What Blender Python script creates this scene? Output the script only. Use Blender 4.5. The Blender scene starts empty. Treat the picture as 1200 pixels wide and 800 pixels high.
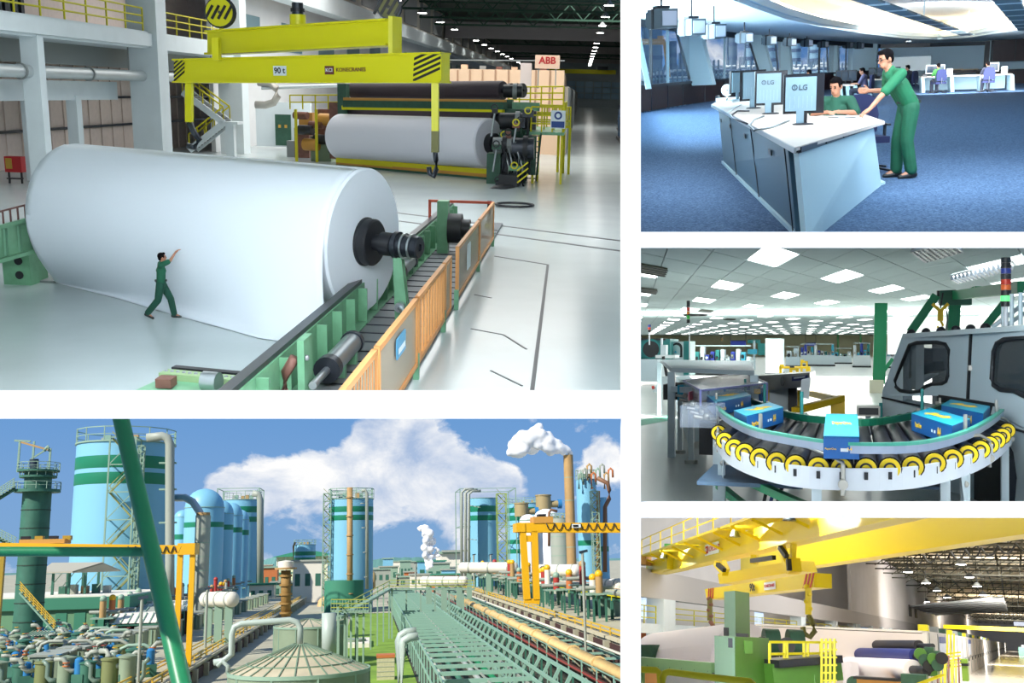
import bpy, bmesh, math, random
from mathutils import Vector, Matrix, Euler
random.seed(7)
SC = bpy.context.scene
COL = SC.collection
F = 1200.0                                   # focal length in pixels of a 1200 px wide frame
cam_d = bpy.data.cameras.new('camera'); cam = bpy.data.objects.new('camera', cam_d); COL.objects.link(cam)
cam_d.sensor_width = 36; cam_d.lens = 36 * F / 1200; cam_d.clip_start = .1; cam_d.clip_end = 20000
cam.location = (0, 0, 0); cam.rotation_euler = (math.pi / 2, 0, 0)
SC.camera = cam
vs = SC.view_settings
vs.view_transform = 'Standard'; vs.look = 'None'; vs.gamma = 1; vs.exposure = 0.0; vs.use_curve_mapping = False
SC.cycles.max_bounces = 6; SC.cycles.diffuse_bounces = 3; SC.cycles.glossy_bounces = 3
SC.cycles.transmission_bounces = 4; SC.cycles.transparent_max_bounces = 8
SC.cycles.caustics_reflective = False; SC.cycles.caustics_refractive = False
class Place:
 """A place of its own, seen through one opening: x right, y along its main direction, z up, floor at z=0."""
 def __init__(s, cx, yh, uvp, h, roll=.55):
  dh = Vector(((cx - 600) / F, 1, (400 - yh) / F)); a = Vector(((cx - 600) / F * roll, 1, (400 - yh) / F))
  z = Vector((0, 0, 1)); U = z - a * (z.dot(a) / a.dot(a)); U = U - dh * (U.dot(dh) / dh.dot(dh)); U.normalize()
  up = (uvp - 600) / F; w = -(U.x * up + U.y) / U.z
  Y = Vector((up, 1, w)).normalized(); X = Y.cross(U)
  s.R = Matrix((X, Y, U)).transposed(); s.Rt = s.R.transposed(); s.h = h
  s.M = Matrix.Translation(s.R @ Vector((0, 0, -h))) @ s.R.to_4x4()
 def ray(s, u, v): return s.Rt @ Vector(((u - 600) / F, 1, (400 - v) / F))
 def fl(s, u, v, z=0.0):
  d = s.ray(u, v); return d * ((z - s.h) / d.z) + Vector((0, 0, s.h))
 def at(s, u, v, y):
  d = s.ray(u, v); return d * (y / d.y) + Vector((0, 0, s.h))
 def px(s, p):
  w = s.M @ Vector(p); return 600 + F * w.x / w.y, 400 - F * w.z / w.y
 def zat(s, x, y, v):
  lo, hi = -60, 200
  for _ in range(50):
   m = (lo + hi) / 2
   if s.px((x, y, m))[1] > v: lo = m
   else: hi = m
  return m
P1 = Place(363, 102, 680, 5.9); P2 = Place(975, 75, 975, 1.52); P3 = Place(975, 405, 975, 1.6)
P4 = Place(975, 745, 1190, 4.0); P5 = Place(365, 654, 434, 25.0)
class World_: M = Matrix.Identity(4)
P0 = World_()
def nd(nt, t, **kw):
 n = nt.nodes.new(t)
 for k, v in kw.items(): setattr(n, k, v)
 return n
SUN_EL, SUN_BEHIND = math.radians(44), math.radians(36)
sun_dir = Vector((-math.cos(SUN_EL) * math.cos(SUN_BEHIND), -math.cos(SUN_EL) * math.sin(SUN_BEHIND), math.sin(SUN_EL)))
sl = bpy.data.lights.new('sun', 'SUN'); sl.energy = 6.2; sl.angle = math.radians(.6); sl.color = (1, .95, .86)
so = bpy.data.objects.new('sun', sl); COL.objects.link(so); so.rotation_euler = sun_dir.to_track_quat('Z', 'Y').to_euler()
def build_world():
 w = bpy.data.worlds.new('sky'); SC.world = w; w.use_nodes = True; nt = w.node_tree; nt.nodes.clear(); L = nt.links.new
 out = nd(nt, 'ShaderNodeOutputWorld'); bg = nd(nt, 'ShaderNodeBackground'); L(bg.outputs[0], out.inputs[0])
 tc = nd(nt, 'ShaderNodeTexCoord')
 def dot(v):
  n = nd(nt, 'ShaderNodeVectorMath', operation='DOT_PRODUCT'); L(tc.outputs['Generated'], n.inputs[0]); n.inputs[1].default_value = v; return n.outputs['Value']
 cb = nd(nt, 'ShaderNodeCombineXYZ')          # direction in the frame of the outdoor plant
 for i in range(3): L(dot(P5.R.col[i]), cb.inputs[i])
 def math_(op, a, b=None, clamp=False):
  n = nd(nt, 'ShaderNodeMath', operation=op); n.use_clamp = clamp
  for i, x in enumerate((a, b)):
   if x is None: continue
   if isinstance(x, (int, float)): n.inputs[i].default_value = x
   else: L(x, n.inputs[i])
  return n.outputs[0]
 sp = nd(nt, 'ShaderNodeSeparateXYZ'); L(cb.outputs[0], sp.inputs[0])
 el = math_('MAXIMUM', sp.outputs[2], 0.0)
 ramp = nd(nt, 'ShaderNodeValToRGB'); L(el, ramp.inputs[0])
 e = ramp.color_ramp.elements; e[0].position = 0; e[0].color = (.22, .40, .66, 1); e[1].position = .5; e[1].color = (.07, .20, .50, 1)
 n_ = e.new(.06); n_.color = (.20, .38, .68, 1); n_ = e.new(.16); n_.color = (.13, .32, .66, 1)
 def noise(scale, det, rough, off, dist=.3):
  mp = nd(nt, 'ShaderNodeMapping'); L(cb.outputs[0], mp.inputs[0]); mp.inputs['Location'].default_value = off; mp.inputs['Scale'].default_value = (1, 1, 1.6)
  n = nd(nt, 'ShaderNodeTexNoise'); L(mp.outputs[0], n.inputs['Vector']); n.inputs['Scale'].default_value = scale; n.inputs['Detail'].default_value = det
  n.inputs['Roughness'].default_value = rough; n.inputs['Distortion'].default_value = dist; return n.outputs['Fac']
 base = noise(5.5, 9, .58, (.3, .0, .1)); fine = noise(17, 10, .62, (3, 1, 2), .6)
 dens = math_('ADD', base, math_('MULTIPLY', math_('SUBTRACT', fine, .5), .62))
 for (u, v), r, g in CLOUDS:
  d = P5.Rt @ Vector(((u - 600) / F, 1, (400 - v) / F)); d.normalize()
  q = nd(nt, 'ShaderNodeVectorMath', operation='DISTANCE'); L(cb.outputs[0], q.inputs[0]); q.inputs[1].default_value = d
  k = math_('SUBTRACT', 1.0, math_('DIVIDE', q.outputs['Value'], r), True)
  dens = math_('ADD', dens, math_('MULTIPLY', k, g))
 m = nd(nt, 'ShaderNodeMapRange'); L(dens, m.inputs[0]); m.inputs[1].default_value = .53; m.inputs[2].default_value = .63
 shade = noise(10, 9, .6, (.3, .0, .13))
 cr = nd(nt, 'ShaderNodeValToRGB'); L(shade, cr.inputs[0]); e = cr.color_ramp.elements
 e[0].position = .40; e[0].color = (.40, .52, .74, 1); e[1].position = .63; e[1].color = (1.0, 1.0, 1.0, 1)
 mx = nd(nt, 'ShaderNodeMix', data_type='RGBA'); L(m.outputs[0], mx.inputs[0]); L(ramp.outputs[0], mx.inputs[6]); L(cr.outputs[0], mx.inputs[7])
 L(mx.outputs[2], bg.inputs[0]); bg.inputs[1].default_value = 1.0
CLOUDS = [((330, 565), .05, .34), ((360, 545), .035, .25), ((290, 570), .045, .26), ((250, 565), .03, .2), ((430, 520), .04, .36), ((460, 515), .045, .34), ((420, 565), .05, .3), ((470, 560), .05, .34), ((520, 545), .035, .32), ((495, 515), .035, .3),
 ((525, 580), .045, .3), ((570, 565), .035, .28), ((600, 570), .03, .22), ((380, 620), .04, .2), ((440, 600), .04, .22), ((700, 520), .035, .2), ((715, 545), .03, .2), ((560, 620), .04, .12), ((640, 560), .03, -.2), ((600, 530), .03, -.2), ((590, 505), .03, -.2), ((100, 530), .13, -.25), ((30, 560), .1, -.22), ((330, 510), .05, -.22), ((240, 525), .05, -.2), ((395, 545), .02, -.1)]
build_world()
MATS = {}
def lin(c): c /= 255.; return c / 12.92 if c <= .04045 else ((c + .055) / 1.055) ** 2.4
def mat(name, rgb=None, rough=.5, metal=0., var=0., scale=3., bump=0., emit=0., alpha=1., spec=.5, trans=0.):
 if name in MATS: return MATS[name]
 m = bpy.data.materials.new(name); m.use_nodes = True; nt = m.node_tree; b = nt.nodes['Principled BSDF']; L = nt.links.new
 c = tuple(lin(x) for x in rgb) + (1,)
 b.inputs['Base Color'].default_value = c; b.inputs['Roughness'].default_value = rough; b.inputs['Metallic'].default_value = metal
 b.inputs['Specular IOR Level'].default_value = spec
 if emit: b.inputs['Emission Color'].default_value = c; b.inputs['Emission Strength'].default_value = emit
 if alpha < 1: b.inputs['Alpha'].default_value = alpha
 if trans: b.inputs['Transmission Weight'].default_value = trans
 if var or bump:
  g = nd(nt, 'ShaderNodeNewGeometry'); n = nd(nt, 'ShaderNodeTexNoise'); L(g.outputs['Position'], n.inputs['Vector'])
  n.inputs['Scale'].default_value = scale; n.inputs['Detail'].default_value = 5
  if var:
   mx = nd(nt, 'ShaderNodeMix', data_type='RGBA'); mr = nd(nt, 'ShaderNodeMapRange'); L(n.outputs['Fac'], mr.inputs[0]); mr.inputs[1].default_value = .3; mr.inputs[2].default_value = .7
   L(mr.outputs[0], mx.inputs[0]); mx.inputs[6].default_value = tuple(x * (1 - var) for x in c[:3]) + (1,); mx.inputs[7].default_value = tuple(min(1, x * (1 + var)) for x in c[:3]) + (1,)
   L(mx.outputs[2], b.inputs['Base Color'])
  if bump:
   bp = nd(nt, 'ShaderNodeBump'); bp.inputs['Strength'].default_value = bump; L(n.outputs['Fac'], bp.inputs['Height']); L(bp.outputs[0], b.inputs['Normal'])
 MATS[name] = m; return m
UNIT = {}
def fin(me):
 me.materials.append(None); return me
def mesh_from(name, verts, faces, smooth=False):
 me = bpy.data.meshes.new(name); me.from_pydata([tuple(v) for v in verts], [], faces); me.update()
 if smooth:
  for p in me.polygons: p.use_smooth = True
 return fin(me)
def unit_box():
 if 'box' not in UNIT:
  v = [(x, y, z) for x in (-.5, .5) for y in (-.5, .5) for z in (-.5, .5)]
  f = [(0, 1, 3, 2), (4, 6, 7, 5), (0, 4, 5, 1), (2, 3, 7, 6), (0, 2, 6, 4), (1, 5, 7, 3)]
  UNIT['box'] = mesh_from('box', v, f)
 return UNIT['box']
def lathe_mesh(prof, n=24, cap=True):
 """profile [(r,z)...] turned about z; sharp rims where the profile bends hard"""
 v = []; f = []
 for r, z in prof:
  for k in range(n): a = 2 * math.pi * k / n; v.append((r * math.cos(a), r * math.sin(a), z))
 for i in range(len(prof) - 1):
  for k in range(n): f.append((i * n + k, i * n + (k + 1) % n, (i + 1) * n + (k + 1) % n, (i + 1) * n + k))
 ns = len(f)
 if cap:
  if prof[0][0] > 1e-4: f.append(tuple(range(n - 1, -1, -1)))
  if prof[-1][0] > 1e-4: f.append(tuple((len(prof) - 1) * n + k for k in range(n)))
 me = bpy.data.meshes.new('turned'); me.from_pydata(v, [], f); me.update()
 for i, p in enumerate(me.polygons): p.use_smooth = i < ns
 bm = bmesh.new(); bm.from_mesh(me); bmesh.ops.remove_doubles(bm, verts=bm.verts, dist=1e-6); bmesh.ops.recalc_face_normals(bm, faces=bm.faces)
 for e in bm.edges:
  if len(e.link_faces) == 2 and e.calc_face_angle(0) > .7: e.smooth = False
 bm.to_mesh(me); bm.free(); return fin(me)
def unit_cyl(n=12, taper=1.0):
 k = ('cyl', n, round(taper, 2))
 if k not in UNIT: UNIT[k] = lathe_mesh([(1, 0), (taper, 1)], n)
 return UNIT[k]
def unit_ball(n=12):
 k = ('ball', n)
 if k not in UNIT: UNIT[k] = lathe_mesh([(math.sin(math.pi * i / n), -math.cos(math.pi * i / n)) for i in range(n + 1)], 2 * n, False)
 return UNIT[k]
def aim(p0, p1, up=Vector((0, 0, 1))):
 d = (Vector(p1) - Vector(p0)); L = d.length; d = d / L if L > 1e-9 else Vector((0, 0, 1))
 x = up.cross(d)
 if x.length < 1e-4: x = Vector((1, 0, 0)).cross(d) if abs(d.x) < .9 else Vector((0, 1, 0)).cross(d)
 x.normalize(); y = d.cross(x)
 return Matrix((x, y, d)).transposed().to_4x4(), L
OWN = {}
class Node:
 """a thing or one of its parts; add() makes children. Coordinates are the place's own unless loc/rz say otherwise."""
 def __init__(s, ob, inv, mt=None): s.ob = ob; s.inv = inv; s.mt = mt
 def add(s, name, me, M, mt):
  o = bpy.data.objects.new(name, me); COL.objects.link(o); mt = mt or s.mt
  o.material_slots[0].link = 'OBJECT'; o.material_slots[0].material = mt
  o.parent = s.ob; o.matrix_basis = s.inv @ M
  return Node(o, M.inverted_safe(), mt)
 def box(s, name, c, size, mt=None, rz=0, rot=None):
  return s.add(name, unit_box(), Matrix.Translation(c) @ (rot or Matrix.Rotation(rz, 4, 'Z')) @ Matrix.Diagonal((size[0], size[1], size[2], 1)), mt)
 def bx(s, name, a, b, mt=None):
  a = Vector(a); b = Vector(b); d = b - a
  return s.box(name, (a + b) / 2, (abs(d.x), abs(d.y), abs(d.z)), mt)
 def bar(s, name, p0, p1, w, h=None, mt=None, up=Vector((0, 0, 1))):
  R, L = aim(p0, p1, up); m = (Vector(p0) + Vector(p1)) / 2
  return s.add(name, unit_box(), Matrix.Translation(m) @ R @ Matrix.Diagonal((w, h or w, L, 1)), mt)
 def rod(s, name, p0, p1, r, mt=None, n=12, taper=1.0):
  R, L = aim(p0, p1)
  return s.add(name, unit_cyl(n, taper), Matrix.Translation(p0) @ R @ Matrix.Diagonal((r, r, L, 1)), mt)
 def ball(s, name, c, r, mt=None, n=10):
  if not hasattr(r, '__len__'): r = (r, r, r)
  return s.add(name, unit_ball(n), Matrix.Translation(c) @ Matrix.Diagonal((*r, 1)), mt)
 def lathe(s, name, base, prof, mt=None, n=24, axis=None):
  R = aim(Vector(base), Vector(base) + Vector(axis))[0] if axis is not None else Matrix.Identity(4)
  ring = len(prof) >= 4 and prof[0][0] == prof[-1][0] > .001
  return s.add(name, lathe_mesh(prof + [prof[0]] if ring else prof, n, not ring), Matrix.Translation(base) @ R, mt)
 def mesh(s, name, verts, faces, mt=None, smooth=False):
  return s.add(name, mesh_from(name, verts, faces, smooth), Matrix.Identity(4), mt)
 def prism(s, name, pts, ext, mt=None):
  """closed outline of 3-D points pushed along ext"""
  e = Vector(ext); n = len(pts); v = [Vector(p) for p in pts] + [Vector(p) + e for p in pts]
  f = [tuple(range(n)), tuple(range(2 * n - 1, n - 1, -1))] + [(i, i + n, (i + 1) % n + n, (i + 1) % n) for i in range(n)]
  me = mesh_from(name, v, f); bm = bmesh.new(); bm.from_mesh(me); bmesh.ops.recalc_face_normals(bm, faces=bm.faces); bm.to_mesh(me); bm.free()
  return s.add(name, me, Matrix.Identity(4), mt)
 def tube(s, name, pts, r, mt=None, n=10, closed=False):
  return s.add(name, tube_mesh(pts, r, n, closed), Matrix.Identity(4), mt)
 def text(s, name, body, c, xdir, updir, size, mt=None, bold=0., ext=.004):
  me = text_mesh(body, size, bold, ext); x = Vector(xdir).normalized(); z = x.cross(Vector(updir)).normalized(); y = z.cross(x)
  return s.add(name, me, Matrix.Translation(c) @ Matrix((x, y, z)).transposed().to_4x4(), mt)
TXT = {}
def text_mesh(body, size, bold=0., ext=.004):
 k = (body, round(size, 3), bold)
 if k in TXT: return TXT[k]
 cu = bpy.data.curves.new('lettering', 'FONT'); cu.body = body; cu.size = size; cu.align_x = 'CENTER'; cu.align_y = 'CENTER'; cu.extrude = ext; cu.offset = bold * size; cu.resolution_u = 3
 o = bpy.data.objects.new('lettering', cu); COL.objects.link(o)
 me = bpy.data.meshes.new_from_object(o.evaluated_get(bpy.context.evaluated_depsgraph_get())); bpy.data.objects.remove(o); me.materials.clear()
 TXT[k] = fin(me); return me
def tube_mesh(pts, r, n=10, closed=False):
 P = [Vector(p) for p in pts]; v = []; f = []; N = len(P)
 for i, p in enumerate(P):
  a = P[i - 1] if (i or closed) else P[0]; b = P[(i + 1) % N] if (i < N - 1 or closed) else P[-1]
  M, _ = aim(a, b); rr = r[i] if hasattr(r, '__len__') else r
  for k in range(n): t = 2 * math.pi * k / n; v.append(p + (M @ Vector((rr * math.cos(t), rr * math.sin(t), 0))))
 for i in range(N if closed else N - 1):
  for k in range(n): f.append((i * n + k, i * n + (k + 1) % n, ((i + 1) % N) * n + (k + 1) % n, ((i + 1) % N) * n + k))
 if not closed: f += [tuple(range(n - 1, -1, -1)), tuple((N - 1) * n + k for k in range(n))]
 return mesh_from('tube', v, f, True)
def arc(c, r, a0, a1, n, ex=Vector((1, 0, 0)), ey=Vector((0, 0, 1))):
 return [Vector(c) + ex * (r * math.cos(a0 + (a1 - a0) * i / n)) + ey * (r * math.sin(a0 + (a1 - a0) * i / n)) for i in range(n + 1)]
def props(o, label, cat, group=None, kind=None):
 if label: o['label'] = label
 if cat: o['category'] = cat
 if group: o['group'] = group
 if kind: o['kind'] = kind
def thing(pl, name, label, cat, loc=(0, 0, 0), rz=0, group=None, mt=None, local=False, kind=None):
 """an Empty at the base of the thing. Parts are given in the place's coordinates, or in the thing's own when local."""
 o = bpy.data.objects.new(name, None); COL.objects.link(o); o.empty_display_size = .1
 OWN.setdefault(pl, []).append(o)
 L = Matrix.Translation(loc) @ Matrix.Rotation(rz, 4, 'Z'); o.matrix_basis = pl.M @ L; props(o, label, cat, group, kind)
 return Node(o, Matrix.Identity(4) if local else L.inverted(), mt)
class One(Node):
 """a thing that is one mesh: the first shape made becomes the top-level object itself"""
 def __init__(s, pl, name, label, cat, group=None, mt=None, kind=None, loc=None, rz=0):
  s.pl, s.name, s.meta, s.mt = pl, name, (label, cat, group, kind), mt; s.pre = Matrix.Translation(loc) @ Matrix.Rotation(rz, 4, 'Z') if loc is not None else Matrix.Identity(4)
 def add(s, name, me, M, mt):
  o = bpy.data.objects.new(s.name, me); COL.objects.link(o); mt = mt or s.mt
  o.material_slots[0].link = 'OBJECT'; o.material_slots[0].material = mt
  OWN.setdefault(s.pl, []).append(o); o.matrix_basis = s.pl.M @ s.pre @ M; props(o, *s.meta); return Node(o, M.inverted_safe(), mt)
def struct(pl, name, mt): return One(pl, name, None, None, mt=mt, kind='structure')
def copy_tree(o, M, label=None, group=None, top=True):
 c = o.copy(); COL.objects.link(c)
 if top:
  c.matrix_basis = M
  if label: c['label'] = label
  if group: c['group'] = group
 for ch in o.children:
  d = copy_tree(ch, None, top=False); d.parent = c; d.matrix_basis = ch.matrix_basis
 return c
def dup(node, pl, loc, rz=0, label=None, group=None): return copy_tree(node.ob, pl.M @ Matrix.Translation(loc) @ Matrix.Rotation(rz, 4, 'Z'), label, group)
def lamp_area(pl, name, loc, size, power, color=(1, 1, 1), down=True, target=None, sy=None, spread=None):
 l = bpy.data.lights.new(name, 'AREA'); l.energy = power; l.color = color; l.shape = 'RECTANGLE'; l.size = size; l.size_y = sy or size
 if spread: l.spread = spread
 o = bpy.data.objects.new(name, l); COL.objects.link(o)
 R = Matrix.Identity(4)
 if target is not None: R = (Vector(loc) - Vector(target)).to_track_quat('Z', 'Y').to_matrix().to_4x4()
 o.matrix_basis = pl.M @ Matrix.Translation(loc) @ R; return o
def quad(pl, name, pts, mt, kind='structure'):
 return struct(pl, name, mt).mesh(name, pts, [tuple(range(len(pts)))])
def wpt(u, v, y): return Vector(((u - 600) / F * y, y, (400 - v) / F * y))
def slab(pl, name, pts, t, mt, kind='structure'):
 """flat polygon with thickness t (vector)"""
 return struct(pl, name, mt).prism(name, pts, t)
def rail(T, a, b, h=1.1, n=4, r=.03, mt=None, mid=1, post='post', railn='rail'):
 """guard rail from a to b: posts and horizontal rails, each a part"""
 a = Vector(a); b = Vector(b); up = Vector((0, 0, h))
 for i in range(n + 1): p = a.lerp(b, i / n); T.rod(post, p, p + up, r, mt, 6)
 for k in range(mid + 1): q = up * (1 - k / (mid + 1)); T.rod(railn, a + q, b + q, r, mt, 6)
# ================================================================ the white wall with five openings
D = 4.6
WHITE = mat('white_wall_paint', (252, 252, 252), .9, spec=.1)
def build_wall():
 U0, U1, V0, V1 = -400, 1600, -400, 1200
 rects = [(728, U0 * 0 - 14, 751, 814), (-14, 457.5, 728, 490.5), (728, 814, 751, 815), (751, 271.5, 1214, 290), (751, 588.5, 1214, 606.5),
 (U0, V0, U1, -14), (U0, 814, U1, V1), (U0, -14, -14, 814), (1214, -14, U1, 814)]
 bm = bmesh.new()
 for u0, v0, u1, v1 in rects:
  a = wpt(u0, v0, D); b = wpt(u1, v1, D); y0, y1 = D, D + .03
  vs_ = [bm.verts.new((x, y, z)) for x in (a.x, b.x) for y in (y0, y1) for z in (b.z, a.z)]
  for f in [(0, 1, 3, 2), (4, 6, 7, 5), (0, 4, 5, 1), (2, 3, 7, 6), (0, 2, 6, 4), (1, 5, 7, 3)]: bm.faces.new([vs_[i] for i in f])
 bmesh.ops.recalc_face_normals(bm, faces=bm.faces)
 me = bpy.data.meshes.new('wall_front'); bm.to_mesh(me); bm.free()
 struct(P0, 'wall_front', WHITE).add('wall_front', fin(me), Matrix.Identity(4), WHITE)
build_wall()
def part_wall(name, u0, v0, u1, v1, y0, y1, mt=WHITE): quad(P0, name, [wpt(u0, v0, y0), wpt(u1, v1, y0), wpt(u1, v1, y1), wpt(u0, v0, y1)], mt)
Y0 = D + .05
part_wall('wall_between_halls', 739, -480, 739, 930, Y0, 60)
part_wall('ceiling_above_plant_view', -130, 474, 739, 474, Y0, 21)
# ================================================================ people
def capsule(bm, p0, p1, r0, r1, n=12, sq=1.0):
 """closed tapered limb with round ends"""
 p0 = Vector(p0); p1 = Vector(p1); M, L = aim(p0, p1); prof = []
 for i in range(5): a = math.pi / 2 * i / 4; prof.append((r0 * math.sin(a), -r0 * math.cos(a)))
 for i in range(5): a = math.pi / 2 * i / 4; prof.append((r1 * math.cos(a), L + r1 * math.sin(a)))
 rings = []
 for r, z in prof:
  rings.append([bm.verts.new(p0 + (M @ Vector((max(r, 1e-4) * math.cos(2 * math.pi * k / n), sq * max(r, 1e-4) * math.sin(2 * math.pi * k / n), z)))) for k in range(n)])
 for a, b in zip(rings, rings[1:]):
  for k in range(n): bm.faces.new((a[k], a[(k + 1) % n], b[(k + 1) % n], b[k]))
 bm.faces.new(rings[0][::-1]); bm.faces.new(rings[-1])
def ellip(bm, c, r, rot=None):
 M = Matrix.Translation(c) @ (rot or Matrix.Identity(4)) @ Matrix.Diagonal((*r, 1))
 bmesh.ops.create_uvsphere(bm, u_segments=16, v_segments=10, radius=1, matrix=M)
def fused(bm, voxel, smooth=2):
 """one continuous skin around all the shapes"""
 me = bpy.data.meshes.new('skin'); bm.to_mesh(me); bm.free()
 o = bpy.data.objects.new('skin', me); COL.objects.link(o)
 m = o.modifiers.new('r', 'REMESH'); m.mode = 'VOXEL'; m.voxel_size = voxel; m.use_smooth_shade = True
 if smooth: k = o.modifiers.new('s', 'SMOOTH'); k.iterations = smooth; k.factor = .5
 out = bpy.data.meshes.new_from_object(o.evaluated_get(bpy.context.evaluated_depsgraph_get()))
 bpy.data.objects.remove(o); out.materials.clear()
 for p in out.polygons: p.use_smooth = True
 return fin(out)
SKIN = mat('skin', (176, 122, 96), .6); HAIR = mat('black_hair', (14, 12, 14), .95, spec=.05); SHOE = mat('black_shoe', (24, 26, 28), .5)
def hand(bm, wrist, d, n, side, curl=.35):
 """palm, four unequal bent fingers and a thumb off the side; d along the hand, n out of the palm"""
 d = Vector(d).normalized(); n = Vector(n); n = (n - d * n.dot(d)).normalized(); s = d.cross(n) * side
 w = Vector(wrist); capsule(bm, w, w + d * .035, .026, .03); capsule(bm, w + d * .045 - s * .02, w + d * .085 - s * .024, .021, .018); capsule(bm, w + d * .045 + s * .02, w + d * .085 + s * .024, .021, .018)
 for k, (off, l) in enumerate(((-.033, .062), (-.011, .078), (.011, .083), (.033, .072))):
  a = w + d * .088 + s * off; b = a + (d * math.cos(curl) + n * math.sin(curl)) * l * .55; c = b + (d * math.cos(2 * curl) + n * math.sin(2 * curl)) * l * .5
  capsule(bm, a, b, .0105, .0095, 8); capsule(bm, b, c, .0095, .008, 8)
 a = w + d * .03 + s * .026; b = a + (d * .6 + s * .75 + n * .25).normalized() * .045; c = b + (d * .9 + s * .3 + n * .3).normalized() * .034
 capsule(bm, a, b, .014, .012, 8); capsule(bm, b, c, .0115, .009, 8)
DEF = dict(pelvis=(0, 0, .95), chest=(0, .0, 1.27), neck=(0, .0, 1.45), head=(0, .03, 1.60), shL=(-.185, 0, 1.41), shR=(.185, 0, 1.41), elL=(-.25, -.03, 1.13), elR=(.25, -.03, 1.13),
 wrL=(-.26, .08, .9), wrR=(.26, .08, .9), hiL=(-.095, 0, .92), hiR=(.095, 0, .92), knL=(-.11, .02, .5), knR=(.11, .02, .5), anL=(-.12, -.02, .09), anR=(.12, -.02, .09), look=(0, 1, 0), sole=None)
def person(pl, loc, rz, pose, label, shirt, trousers, group=None, voxel=.009, sleeve=.85, glasses=False, s=1.0, badge=None, face=True, footd=None):
 """faces +y of its own frame; one continuous body, clothes, hair and face parts as children"""
 J = {k: Vector(v) for k, v in {**DEF, **pose}.items() if v is not None}
 t = thing(pl, 'person', label, 'person', loc, rz, group, local=True); t.ob.scale = (s, s, s)
 lk = J['look'].normalized(); side = lk.cross(Vector((0, 0, 1))).normalized(); upv = side.cross(lk); H = J['head']
 HR = Matrix((side, lk, upv)).transposed().to_4x4()
 bm = bmesh.new()
 ellip(bm, H + upv * .02, (.074, .092, .105), HR); ellip(bm, H + lk * .03 - upv * .055, (.056, .062, .062), HR)         # skull and jaw
 capsule(bm, J['neck'] - Vector((0, 0, .05)), H - upv * .05 - lk * .01, .056, .05)
 capsule(bm, H + lk * .088 + upv * .012, H + lk * .108 - upv * .022, .009, .014, 8)                                     # nose
 for q in (-1, 1): ellip(bm, H + side * (.076 * q) - lk * .008 - upv * .004, (.012, .02, .03), HR)                      # ears
 ellip(bm, H + lk * .085 - upv * .052, (.024, .012, .011), HR)                                                         # lips
 capsule(bm, J['pelvis'], J['chest'], .12, .13, 14, .75); capsule(bm, J['shL'], J['shR'], .055, .055); capsule(bm, J['chest'], J['neck'], .12, .06, 14)
 for q, S in ((-1, 'L'), (1, 'R')):
  sh, el, wr, hi, kn, an = (J[k + S] for k in ('sh', 'el', 'wr', 'hi', 'kn', 'an'))
  capsule(bm, sh, el, .05, .041); capsule(bm, el, wr, .041, .026)
  hd = J.get('hd' + S, wr - el); hn = J.get('hn' + S, Vector((-q, .3, 0)))
  hand(bm, wr, hd, hn, J['ts' + S].x if 'ts' + S in J else q, .35)
  capsule(bm, hi, kn, .075, .05); capsule(bm, kn, an, .05, .036)
  fd = Vector(J.get('ft' + S, (0.03 * q, 1, -.1))).normalized(); capsule(bm, an, an + fd * .12 - Vector((0, 0, .04)), .036, .03)
 t.add('body', fused(bm, voxel), Matrix.Identity(4), SKIN)
 bm = bmesh.new()                                                                                                      # shirt
 wd = (J['shR'] - J['shL']).normalized()
 lo = J['pelvis'] + Vector((0, 0, .03))
 for q in (-1, 0, 1): capsule(bm, lo + wd * .062 * q, J['chest'] + wd * .075 * q, .108, .112, 14)
 capsule(bm, J['shL'].lerp(J['shR'], .08), J['shL'].lerp(J['shR'], .92), .072, .072); capsule(bm, J['chest'], J['neck'] - Vector((0, 0, .05)), .13, .078)
 for S in 'LR':
  sh, el = J['sh' + S], J['el' + S]; capsule(bm, sh, sh.lerp(el, sleeve), .074, .066)
 capsule(bm, J['neck'] - Vector((0, 0, .035)), J['neck'] + Vector((0, 0, .012)), .066, .066)
 sm = t.add('shirt', fused(bm, voxel * 1.3), Matrix.Identity(4), shirt)
 if badge: p = J['shR'].lerp(J['chest'], .15) + Vector((.0, -.11, .02)); sm.ob.parent and t.ball('shoulder_badge', p, (.03, .012, .04), badge)
 bm = bmesh.new()                                                                                                      # trousers
 capsule(bm, J['hiL'], J['hiR'], .105, .105, 14); capsule(bm, J['pelvis'] + Vector((0, 0, .02)), J['hiL'].lerp(J['hiR'], .5), .132, .12, 14)
 for S in 'LR':
  hi, kn, an = J['hi' + S], J['kn' + S], J['an' + S]; capsule(bm, hi, kn, .112, .088); capsule(bm, kn, an.lerp(kn, .06), .088, .08)
 t.add('trousers', fused(bm, voxel * 1.3), Matrix.Identity(4), trousers)
 t.rod('belt', J['pelvis'] + Vector((0, 0, .045)), J['pelvis'] + Vector((0, 0, .085)), .155, SHOE, 20).ob.scale.y *= .8
 for q, S in ((-1, 'L'), (1, 'R')):
  an = J['an' + S]; fd = Vector(J.get('ft' + S, (0.03 * q, 1, -.1))).normalized(); bm = bmesh.new()
  dn = Vector((0, 0, -.045)); capsule(bm, an - fd * .04 + dn, an + fd * .15 + dn * 1.25, .046, .036); capsule(bm, an + Vector((0, 0, .02)), an + dn, .045, .048)
  t.add('shoe', fused(bm, .012), Matrix.Identity(4), SHOE)
 bm = bmesh.new()                                                                                                      # hair
 ellip(bm, H + upv * .05 - lk * .022, (.083, .092, .088), HR); ellip(bm, H - lk * .062 + upv * .0, (.066, .045, .07), HR); ellip(bm, H + lk * .05 + upv * .098, (.058, .045, .032), HR)
 for q in (-1, 1): ellip(bm, H + side * .07 * q + lk * .02 + upv * .035, (.014, .025, .045), HR)
 t.add('hair', fused(bm, .01, 1), Matrix.Identity(4), HAIR)
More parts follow.
